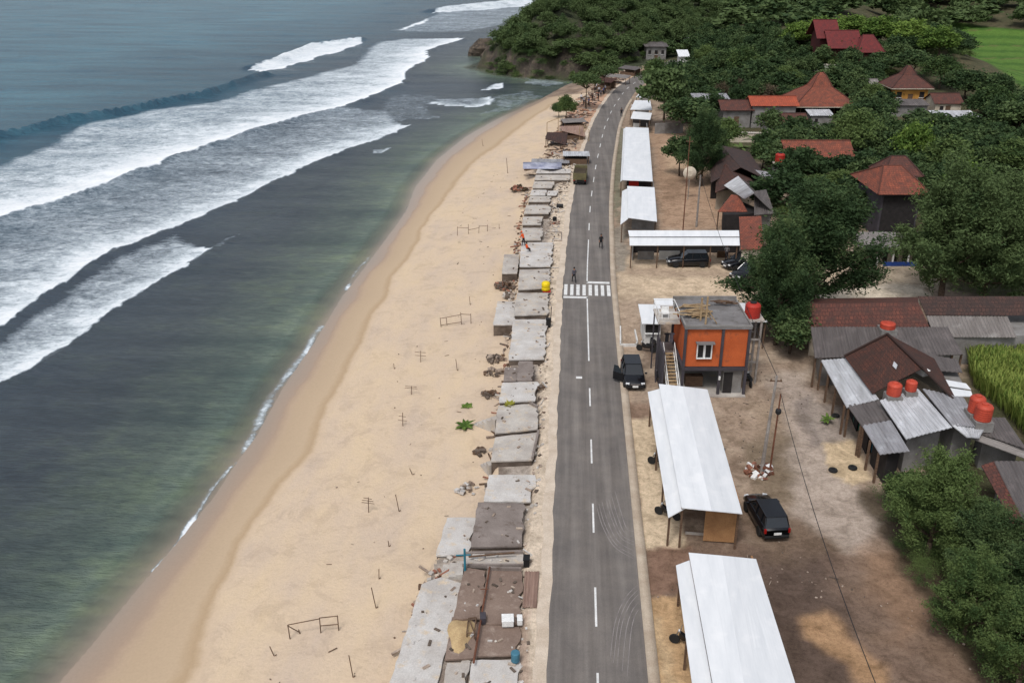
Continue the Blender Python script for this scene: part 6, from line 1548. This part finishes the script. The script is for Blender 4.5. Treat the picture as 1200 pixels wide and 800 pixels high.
mb = MB(); mb.lathe([(0.05, 0.1), (0.4, 0.03), (0.7, -0.1), (0.9, -0.25), (0.9, -0.21), (0.7, -0.05), (0.4, 0.09)], (0, 0, 0), 18, 'Y'); mb.v = [(a+q.x, b_+q.y-0.15, c+zd) for a, b_, c in mb.v]; mb.build('dish', M['cream_wall'], sd_)
q = Q(1078,440,3.9); crate(1080,438,4.2,(0.6,0.9,0.4),'white box unit on roof beside the hip ridge','white_plastic','roof_box','box',0.4)
# pots and seedlings on the patio
for px, py, lb in ((976,552,'small dark tyre planter at left on the pale patio patch'),(999,533+16,'small dark tyre planter at right on the pale patio patch'),(979,488,'dark planter on grey yard beside the light corrugated lean-to')):
    q = Q(px, py); mb = MB(); mb.lathe([(0.12,0.02),(0.28,0.02),(0.32,0.1),(0.28,0.18),(0.14,0.18),(0.12,0.08)], (q.x, q.y, 0), 14); solo(mb, 'planter', [M['tyre']], (q.x, q.y, 0), lb, 'planter')

# ---------------------------------------------------------------- foliage
def quads(C, size, rng, aspect=0.5, up=0.3):
    n = len(C); a = rng.normal(size=(n, 3)); a[:, 2] *= (1-up); a /= np.linalg.norm(a, axis=1)[:, None]
    t = rng.normal(size=(n, 3)); b_ = np.cross(a, t); b_ /= np.linalg.norm(b_, axis=1)[:, None]
    s = size*rng.uniform(0.6, 1.35, n)[:, None]
    V_ = np.stack([C-a*s, C-b_*s*aspect, C+a*s, C+b_*s*aspect], 1).reshape(-1, 3)
    return V_
def crown_pts(kind, rng, nc, nl):
    """clump centres of a crown 10 m high, 4 m in radius"""
    out = []; cr = []; cl = []
    for k in range(nc):
        if kind == 'casuarina':
            if k == 0:
                PL = []
                for q_ in range(13):
                    a = q_*2.4+rng.uniform(-.5, .5); z0_ = 1.6+5.2*(q_/12)**0.9; rr_ = (3.9-2.9*(q_/12)**1.3)*rng.uniform(0.75, 1.1)
                    PL.append((np.array([0.3*math.cos(a), 0.3*math.sin(a), z0_]), np.array([rr_*math.cos(a), rr_*math.sin(a), z0_+rng.uniform(1.2, 3.0)])))
                PL.append((np.array([0, 0, 6.5]), np.array([0.3, 0.2, 9.8])))
            p0_, p1_ = PL[k % 14]; t = rng.uniform(0.25, 1.0); ax = p1_-p0_; w_ = 0.95*(1.15-t)+0.25
            c = p0_+ax*t+rng.normal(size=3)*np.array([w_, w_, w_*0.7])*0.8; d = ax/np.linalg.norm(ax)+np.array([0, 0, 0.2])
            L = rng.uniform(0.4, 0.85); m = rng.normal(size=(nl, 1))*L*0.55
            p = c+m*d+rng.normal(size=(nl, 3))*np.array([0.22, 0.22, 0.16]); p[:, 2] -= np.abs(m[:, 0])*0.25
        elif kind == 'umbrella':
            a = rng.uniform(0, 6.283); rr_ = 3.6*math.sqrt(rng.uniform()); c = np.array([rr_*math.cos(a), rr_*math.sin(a), 7.2+2.0*(1-(rr_/4)**2)+rng.uniform(-.5, .5)])
            p = c+rng.normal(size=(nl, 3))*np.array([0.7, 0.7, 0.35])
        else:
            v = rng.normal(size=3); v /= np.linalg.norm(v); v[2] = abs(v[2])*1.0-0.35*rng.uniform()
            rr_ = rng.uniform(0.45, 1.0)**0.6; lob = 1+0.3*math.sin(3*math.atan2(v[1], v[0])+LOB)+0.18*math.sin(5*v[0]+6*v[2]+LOB)
            c = np.array([v[0]*3.3*lob, v[1]*3.3*lob, v[2]*4.3])*rr_+np.array([0, 0, 5.2])
            p = c+rng.normal(size=(nl, 3))*np.array([0.62, 0.62, 0.42])*rng.uniform(0.7, 1.2)
        out.append(p); cr.append(np.full(nl, rng.uniform())); cl.append(c)
    return np.vstack(out), np.concatenate(cr), cl
def crown_mesh(kind, seed, nc, nl, size, aspect=0.5):
    global LOB
    LOB = seed*1.7; rng = np.random.default_rng(seed); P, cr, cl = crown_pts(kind, rng, nc, nl)
    V_ = quads(P, size, rng, aspect); rnd = np.repeat(np.clip(cr*0.6+rng.uniform(size=len(P))*0.4, 0, 1), 4)
    return V_, rnd, cl
def tree_proto(kind, seed, nc, nl, size, mat, name, aspect=0.5):
    V_, rnd, cl = crown_mesh(kind, seed, nc, nl, size, aspect); F_ = np.arange(len(V_)).reshape(-1, 4)
    r = empty(name)
    cro = np_mesh('crown', V_, F_, [M[mat]], r, attrs={'rnd': rnd})
    rng = random.Random(seed); mb = MB(); top = 8.5 if kind == 'casuarina' else (6.8 if kind == 'umbrella' else 6.5)
    pts = [Vector((0, 0, -0.3))]; 
    for k in range(1, 6): pts.append(Vector((rng.uniform(-.25, .25)*k*0.4, rng.uniform(-.25, .25)*k*0.4, top*k/5)))
    for k in range(5): mb.tube(pts[k], pts[k+1], 0.24*(1-k/6), 0.24*(1-(k+1)/6), 7)
    for c in rng.sample(cl, min(len(cl), 22)):
        t = min(4.0, max(1.2, c[2]/top*5-1.2)); i = int(t); p = pts[i].lerp(pts[min(i+1, 5)], t-i); e = Vector(c)
        m_ = p.lerp(e, 0.5)+Vector((0, 0, -0.25)); mb.tube(p, m_, 0.085, 0.055, 5); mb.tube(m_, e, 0.055, 0.02, 5)
    mb.build('trunk', M['trunk'], r, smooth=True)
    return r
PROTO = {}
def get_proto(k):
    if k not in PROTO: PROTO[k] = {'cas0': lambda: tree_proto('casuarina', 1, 320, 150, 0.13, 'leaf_dark', 'casuarina_tree', 0.32), 'cas1': lambda: tree_proto('casuarina', 2, 300, 150, 0.13, 'leaf_dark', 'casuarina_tree', 0.32),
        'cas2': lambda: tree_proto('casuarina', 3, 300, 150, 0.12, 'leaf_mid', 'casuarina_tree', 0.32),
        'bro0': lambda: tree_proto('broad', 4, 120, 60, 0.3, 'leaf_mid', 'broadleaf_tree'), 'bro1': lambda: tree_proto('broad', 5, 110, 60, 0.32, 'leaf_dark', 'broadleaf_tree'),
        'bro2': lambda: tree_proto('broad', 6, 120, 60, 0.3, 'leaf_bright', 'broadleaf_tree'), 'bro3': lambda: tree_proto('broad', 14, 90, 70, 0.28, 'leaf_mid', 'broadleaf_tree', 0.35), 'bro4': lambda: tree_proto('broad', 15, 80, 60, 0.36, 'leaf_dark', 'broadleaf_tree', 0.6), 'umb': lambda: tree_proto('umbrella', 7, 70, 60, 0.3, 'leaf_dark', 'umbrella_tree'),
        'dry': lambda: tree_proto('broad', 8, 60, 30, 0.22, 'leaf_dry', 'bare_tree')}[k]()
    elif PROTO[k] is not None: pass
    return PROTO[k]
USED = {}
def tree(kind, px, py, top, hw, label, group=None, zofs=0.0, hmax=None):
    g = G(px, py); s = FL_/np.dot(np.array([g.x, g.y, g.z-CAMZ]), Fv)
    h = zat(g.x, g.y, top)-g.z; h = max(1.5, h); R_ = hw/s
    # the crown's near side also rises in the picture: take part of its depth off the height
    h = max(h-0.25*R_, h*0.7)
    p = get_proto(kind)
    if kind in USED: p = copy_tree(p)
    USED[kind] = True
    p.location = g; p.rotation_euler = (0, 0, random.uniform(0, 6.28)); p.scale = (R_/3.9, R_/3.9, h/10.0)
    tag(p, label, 'tree', group); return p
GT = 'trees around the village'
T = [
 ('bro4',915,206,168,18,'dark tree behind the concrete tank tower'),
 ('bro0',893,198,160,16,'green tree between dark brown gable roof and red tank'),
 ('bro3',1012,246,196,22,'mid green tree touching left eave of the wide orange tiled roof'),
 ('bro1',1088,250,190,20,'dark tree right of the wide orange tiled roof'),
 ('bro3',835,196,140,22,'green tree behind long dark brown gable roof'),
 ('bro2',1005,150,118,14,'light green tree right of the joglo house porch'),
 ('bro0',985,228,193,20,'green tree hiding right end of the pale orange roof wall'),
 ('bro3',952,232,198,18,'rounded green tree in front of the pale orange roof house'),
 ('bro1',1004,262,214,20,'dark tree squeezed between tallest casuarina and wide orange tiled roof'),
 ('cas0',946,376,190,80,'tallest dark casuarina tree, overlapping right end of the white shed'),
 ('cas1',908,404,248,44,'dark casuarina with forked trunk directly right of orange building'),
 ('bro1',925,414,352,30,'low leafy dark tree at foot of the tallest casuarina'),
 ('cas1',1102,356,172,66,'large dark casuarina right of the veranda with blue base'),
 ('cas0',1150,362,190,60,'dark casuarina standing just behind the dark brown tiled roof'),
 ('cas2',1200,352,158,62,'big casuarina cut by right photo edge above dark brown tiled roof'),
 ('cas2',1085,655,512,58,'casuarina at lower right nearest to the corrugated lean-tos'),
 ('cas0',1140,690,580,52,'middle casuarina of the lower right grove beside grey slab roof'),
 ('cas2',1128,752,632,52,'casuarina on the inner edge of the lower right grove'),
 ('cas1',1205,720,600,60,'casuarina of the lower right grove cut by right photo edge'),
 ('cas2',1190,815,680,58,'casuarina in bottom right corner of the photo'),
 ('bro0',1060,600,545,24,'small bright green bush-like tree at upper left tip of grove'),
 ('bro4',778,150,66,27,'big round dark tree beside the small white roofs at far road bend'),
 ('bro3',768,112,60,20,'dark green tree leaning over the farthest white stall roof'),
 ('bro1',806,160,104,26,'dark tree behind the longest white roof, left of the grey sheet roof'),
 ('cas1',822,218,122,30,'dark casuarina above the pale dish on its mast'),
 ('bro4',796,206,150,18,'narrow dark tree at the edge of the yard behind stalls'),
 ('bro0',850,178,132,18,'small green tree left of the long low cream wall'),
 ('bro3',1000,190,116,30,'leafy tree between the joglo house and the ochre walled joglo'),
 ('bro2',1065,205,134,21,'bright green dense tree in the middle of the right slope'),
 ('bro0',1035,165,130,18,'green tree just left of the bluish grey flat roof'),
 ('bro1',1012,222,176,20,'dark tree right of the long pale orange roof'),
 ('bro3',930,214,182,17,'green bush-like tree covering left end of pale orange roof'),
 ('bro4',972,160,140,12,'small dark tree right of whitish sheet shed roof'),
 ('bro0',1105,214,150,30,'green tree below the open pavilion'),
 ('bro2',1122,262,180,26,'light green tree above the casuarina right of veranda'),
 ('bro1',1150,185,140,24,'dark tree at right foot of the pavilion slope'),
 ('bro3',1180,215,150,30,'mid green tree on right slope near the photo edge'),
 ('bro4',1192,160,108,26,'dark tree at right photo edge below the rice field'),
 ('bro0',1160,140,92,22,'green tree on edge of rice field right of pavilion'),
 ('bro1',1130,120,72,24,'dark tree between small brick red roof and rice field'),
 ('bro3',1100,104,56,24,'round green tree right behind the ochre walled joglo'),
 ('bro4',1068,92,50,24,'dark round tree just right of the smaller deep red house'),
 ('bro1',1050,78,44,16,'dark tree touching the smaller deep red house'),
 ('bro4',990,98,68,18,'dark tree in front of the pale terrace wall'),
 ('bro0',1020,128,92,15,'green tree left of the pointed brown joglo roof'),
 ('bro1',940,92,60,17,'dark tree at left end of the pale terrace wall'),
 ('bro3',918,108,70,18,'green tree on slope just behind left eave of the joglo'),
 ('bro4',890,110,62,20,'dark tree on the slope above bright orange roof'),
 ('bro0',868,96,48,20,'green tree near top of the slope left of deep red houses'),
 ('bro1',846,92,50,18,'dark tree right of low white roofed shelter'),
 ('bro3',826,84,46,16,'green tree above low white roofed shelter'),
 ('bro4',808,104,70,17,'dark tree between the white hut and big roadside tree'),
 ('dry',862,116,84,16,'greyish half bare tree above the grey sheet roof'),
 ('dry',900,126,92,15,'greyish half bare tree above the bright orange roof'),
 ('dry',846,122,90,10,'slim bare grey tree left of the half bare ones'),
 ('umb',687,128,80,16,'flat topped umbrella tree on the far beach, left of two'),
 ('umb',708,110,72,14,'flat topped umbrella tree behind the crowd, right of two'),
 ('bro0',663,142,107,11,'bushy green tree at sand edge beside the crowd'),
 ('bro1',655,138,116,8,'low dark bush-like tree touching the bushy one on the sand'),
]
for row in T: tree(row[0], *row[1:5], row[5], GT if row[2] > 0 else None)
for i, (px, py, top, hw, lb) in enumerate([(935,62,18,20,'leftmost yellow green bamboo clump behind deep red houses'),(962,55,12,22,'second yellow green bamboo clump from left behind deep red houses'),(995,52,9,24,'yellow green bamboo clump above the middle deep red house'),
      (1030,58,10,24,'yellow green bamboo clump above the smaller deep red house'),(1065,64,14,24,'yellow green bamboo clump second from the rice field'),(1098,74,22,22,'yellow green bamboo clump next to the rice field')]):
    tree('bro2', px, py, top, hw, lb, 'bamboo clumps behind the deep red houses')
# little palms and bushes
def fronds(label, px, py, z, n, L, mat, name='palm_bush', cat='plant', droop=0.5, wd=0.16, stem=0.0, group=None, seed=0):
    q = Q(px, py, z) if z is not None else G(px, py); rng = random.Random(seed+int(px)); r = wempty(name, tuple(q), label, cat, group)
    if stem: mb = MB(); mb.tube(q, q+Vector((0, 0, stem)), 0.1, 0.07); mb.build('stem', M['trunk'], r)
    mb = MB(); b0 = q+Vector((0, 0, stem))
    for k in range(n):
        a = 6.283*k/n+rng.uniform(-.3, .3); l = L*rng.uniform(0.7, 1.1); el_ = rng.uniform(0.5, 1.3); d = Vector((math.cos(a), math.sin(a), 0)); sd2 = Vector((-math.sin(a), math.cos(a), 0)); pr = []
        for j in range(7):
            t = j/6; pr.append(b0+d*(l*t*math.cos(el_*(1-t*0.5)))+Vector((0, 0, l*t*math.sin(el_)-droop*l*t*t)))
        vs = []
        for j, p in enumerate(pr):
            w_ = wd*math.sin(math.pi*(0.12+0.85*j/6)); vs += [p-sd2*w_-Vector((0, 0, w_*0.4)), p, p+sd2*w_-Vector((0, 0, w_*0.4))]
        mb.add(vs, [(3*j+a_, 3*j+1+a_, 3*j+4+a_, 3*j+3+a_) for j in range(6) for a_ in (0, 1)])
    o = mb.build('leaves', M[mat], r); at_ = o.data.attributes.new('rnd', 'FLOAT', 'POINT'); at_.data.foreach_set('value', [rng.random() for _ in o.data.vertices])
    return r
fronds('bright green palm bush on sand left of the slabs, lower and larger', 545,500,None,22,1.0,'leaf_bright',seed=1)
fronds('smaller bright green palm bush on sand, upper of the two', 547,476,None,14,0.6,'leaf_bright',seed=2)
fronds('yellow green bush growing at the edge between two slabs', 597,476,0.2,30,0.55,'leaf_yellow',name='bush',wd=0.12,droop=0.2)
fronds('young green plant in planter beside the light corrugated lean-to', 969,496,0.0,12,0.7,'leaf_bright',name='young_plant',stem=0.3,wd=0.12)
for i, (px, py, lb) in enumerate([(868,186,'banana plant left of the concrete tank tower'),(884,176,'banana plant in front of the long low cream wall'),(898,182,'banana plant directly left of the red tank'),(902,168,'banana plant under the broken dark red roof'),
      (930,176,'banana plant right of the red tank behind pale orange roof'),(945,170,'banana plant below the whitish sheet shed'),(960,172,'banana plant nearest the leafy tree by the joglo')]):
    fronds(lb, px, py, None, 11, 2.2, 'leaf_mid', 'banana_plant', 'banana plant', 0.55, 0.3, 1.6, 'banana plants behind the brown roofs', seed=i)
# merged foliage: what nobody could count
def foliage_mass(name, spots, mat, kind_, seed, nc, nl, size, flat=1.0):
    rng = np.random.default_rng(seed); Vs_ = []; Rs_ = []
    lib = [crown_mesh(kind_, seed*10+k, nc, nl, size)[:2] for k in range(4)]
    for i, (x_, y_, z_, r_, h_) in enumerate(spots):
        V_, rn_ = lib[i % 4]; a = rng.uniform(0, 6.28); c_, s_ = math.cos(a), math.sin(a)
        X = V_[:, 0]*c_-V_[:, 1]*s_; Y = V_[:, 0]*s_+V_[:, 1]*c_
        Vs_.append(np.stack([X*r_/4+x_, Y*r_/4+y_, (V_[:, 2]-1.0)*h_/9+z_], 1)); Rs_.append(np.clip(rn_*0.45+rng.uniform(0, 0.6), 0, 1))
    V_ = np.vstack(Vs_); o = np_mesh(name, V_, np.arange(len(V_)).reshape(-1, 4), [M[mat]], attrs={'rnd': np.concatenate(Rs_)}); o['kind'] = 'stuff'; return o
def sample(n, x0, x1, y0, y1, ok, rmin, rng, r_, h_):
    out = []; tries = 0
    while len(out) < n and tries < n*30:
        tries += 1; x_, y_ = rng.uniform(x0, x1), rng.uniform(y0, y1)
        if not ok(x_, y_): continue
        r1_ = rng.uniform(*r_); h2_ = rng.uniform(*h_)
        if any((x_-a)**2+(y_-b_)**2 < (rmin*(r1_+c)*0.5)**2 for a, b_, _, c, _ in out[-500:]): continue
        out.append((x_, y_, h1(x_, y_), r1_, h2_))
    return out
rng = np.random.default_rng(5)
def inH(x_, y_, m_=2): return sdpoly(np.array([x_]), np.array([y_]), HEAD)[0] > m_
def roadd(x_, y_): return np.min(np.hypot(CC[:, 0]-x_, CC[:, 1]-y_))
sp = sample(640, -32, 80, 257, 424, lambda a, b_: inH(a, b_, 2.5), 0.92, rng, (1.8, 4.2), (3.5, 7))
sp = [q_ for q_ in sp if q_[0] > -20 or q_[1] > 300]
foliage_mass('headland_forest', sp, 'leaf_dark', 'broad', 1, 70, 40, 0.32)
sp = sample(330, -32, 40, 250, 335, lambda a, b_: inH(a, b_, 0.5) and not inH(a, b_, 10), 0.55, rng, (1.0, 2.2), (1.6, 3))
sp = [q_ for q_ in sp if q_[0] > -24]
foliage_mass('cliff_scrub', sp, 'leaf_mid', 'broad', 2, 30, 24, 0.32)
def okb(x_, y_):
    px, py = proj(x_, y_, h1(x_, y_)); return -110 < py < 50 and 740 < px < 1420 and not (py > 34 and px > 1085) and not inH(x_, y_, 0) and not (950 < px < 1035 and py > 25) and not (px < 850 and py > 45)
sp = sample(1150, 20, 560, 257, 980, okb, 0.8, rng, (3.5, 7.5), (6, 10))
foliage_mass('distant_woodland', sp, 'leaf_dark', 'broad', 3, 55, 26, 0.75)
keepout = [W(p) for p in ([(836,130),(1000,130),(1000,160),(836,160)], [(1040,100),(1150,100),(1150,155),(1040,155)], [(950,60),(1035,60),(1035,84),(950,84)])]
clear = [W(p) for p in ([(715,300),(1110,300),(1130,360),(715,360)], [(765,135),(800,140),(850,230),(870,300),(765,300)])]
def okv(x_, y_):
    z_ = h1(x_, y_); px, py = proj(x_, y_, z_)
    if not (45 < py < 330 and px > 780 and px < 1330): return False
    if px > 1110 and 40 < py < 118 and px > 1126+(py-60)*0.9: return False
    if any(inpoly(np.array([x_]), np.array([y_]), P)[0] for P in clear+keepout): return False
    if px < 905 and py > 185: return False
    if px < 1000 and py > 292: return False
    if px < 850 and py > 150: return False
    if 1000 < px < 1090 and 235 < py: return False
    if 925 < px < 995 and 182 < py < 202: return False
    if 850 < px < 890 and py > 160: return False
    return roadd(x_, y_) > 7 and not inH(x_, y_, 0)
sp = sample(600, 14, 190, 90, 335, okv, 0.9, rng, (1.2, 2.8), (1.4, 3.2))
foliage_mass('undergrowth', sp, 'leaf_mid', 'broad', 4, 40, 26, 0.3)
sp = sample(330, 14, 190, 120, 335, lambda a, b_: okv(a, b_) and proj(a, b_, 0)[1] < 290, 1.0, rng, (2.0, 3.9), (3, 6.5))
foliage_mass('slope_thicket', sp, 'leaf_dark', 'broad', 6, 60, 30, 0.4)
gro = W([(1030,585),(1070,580),(1150,600),(1200,640),(1290,640),(1330,830),(1175,830),(1120,750),(1062,675)])
sp = sample(90, 15, 60, 20, 60, lambda a, b_: inpoly(np.array([a]), np.array([b_]), gro)[0], 0.7, rng, (0.7, 1.5), (0.8, 1.8))
foliage_mass('grove_undergrowth', sp, 'leaf_mid', 'broad', 7, 50, 60, 0.13)
# rice field edge bushes
# tall green crop behind the compound
P = W([(1124,402),(1196,400),(1290,402),(1330,500),(1205,520),(1178,488),(1140,455)]); n = 9000
x0, y0 = P.min(0); x1, y1 = P.max(0); xs = rng.uniform(x0, x1, n*3); ys = rng.uniform(y0, y1, n*3); k = inpoly(xs, ys, P); xs = xs[k][:n]; ys = ys[k][:n]; n = len(xs)
hh = 1.5+0.9*fbm(xs*0.5, ys*0.5, 3, 4); V_ = []
for j in range(3):
    a = rng.uniform(0, 6.28, n); dx = np.cos(a); dy = np.sin(a); w_ = 0.05; ln = rng.uniform(0.25, 0.6, n)
    b0 = np.stack([xs, ys, np.zeros(n)+hh*0.35*j*0.6], 1); tip = np.stack([xs+dx*ln, ys+dy*ln, hh*(0.7+0.15*j)], 1); mid = (b0+tip)/2; mid[:, 2] += 0.3; sd_v = np.stack([-dy, dx, np.zeros(n)], 1)*w_
    V_.append(np.stack([b0, mid-sd_v, tip, mid+sd_v], 1).reshape(-1, 3))
V_ = np.vstack(V_); rn_ = np.repeat(rng.uniform(size=len(V_)//4), 4)
o = np_mesh('tall_grass_crop', V_, np.arange(len(V_)).reshape(-1, 4), [M['leaf_crop']], attrs={'rnd': rn_}); o['kind'] = 'stuff'
# ---------------------------------------------------------------- shore rocks under the headland
def rock(x_, y_, z_, s_, seed, label, name='sea_rock'):
    rng_ = np.random.default_rng(seed); mb = MB(); n = 10; m_ = 14; vs = []
    for j in range(n+1):
        th = math.pi*j/n
        for i in range(m_):
            ph = 2*math.pi*i/m_; d = np.array([math.sin(th)*math.cos(ph), math.sin(th)*math.sin(ph), math.cos(th)])
            f = 0.6+0.7*float(fbm(np.array([d[0]*1.7+seed]), np.array([d[1]*1.7+d[2]*2.1]), 4, seed)[0]); vs.append((x_+d[0]*s_[0]*f, y_+d[1]*s_[1]*f, z_+d[2]*s_[2]*f))
    fs = [(j*m_+i, (j+1)*m_+i, (j+1)*m_+(i+1) % m_, j*m_+(i+1) % m_) for j in range(n) for i in range(m_)]
    mb.add(vs, fs); return solo(mb, name, [M['rock']], (x_, y_, z_), label, 'rock', 'rocks along the headland shore')
for i, (px, py, sx_, sz_, lb) in enumerate([(569,60,4.6,2.8,'outermost rock at the tip of headland'),(583,64,4.0,2.2,'second rock from the headland tip'),(606,72,2.6,1.2,'low flat rock in wash, third from headland tip'),(622,76,3.0,1.4,'rock below the cliff before the middle'),
     (638,79,3.4,1.8,'broad rock below the middle of the cliff'),(652,82,2.4,1.2,'rock right of the broad middle rock'),(664,83,2.6,1.6,'rock near the beach end of the cliff'),(677,85,1.8,0.9,'small last rock before the sand begins'),(612,66,3.8,2.6,'tall rock set back at the cliff foot'),(645,74,4.0,3.0,'large rounded rock set back under middle cliff')]):
    q = Q(px, py+4, SEA); rock(q.x, q.y, SEA+0.9, (sx_*1.3, sx_*1.1, sz_*1.5), 20+i, lb)
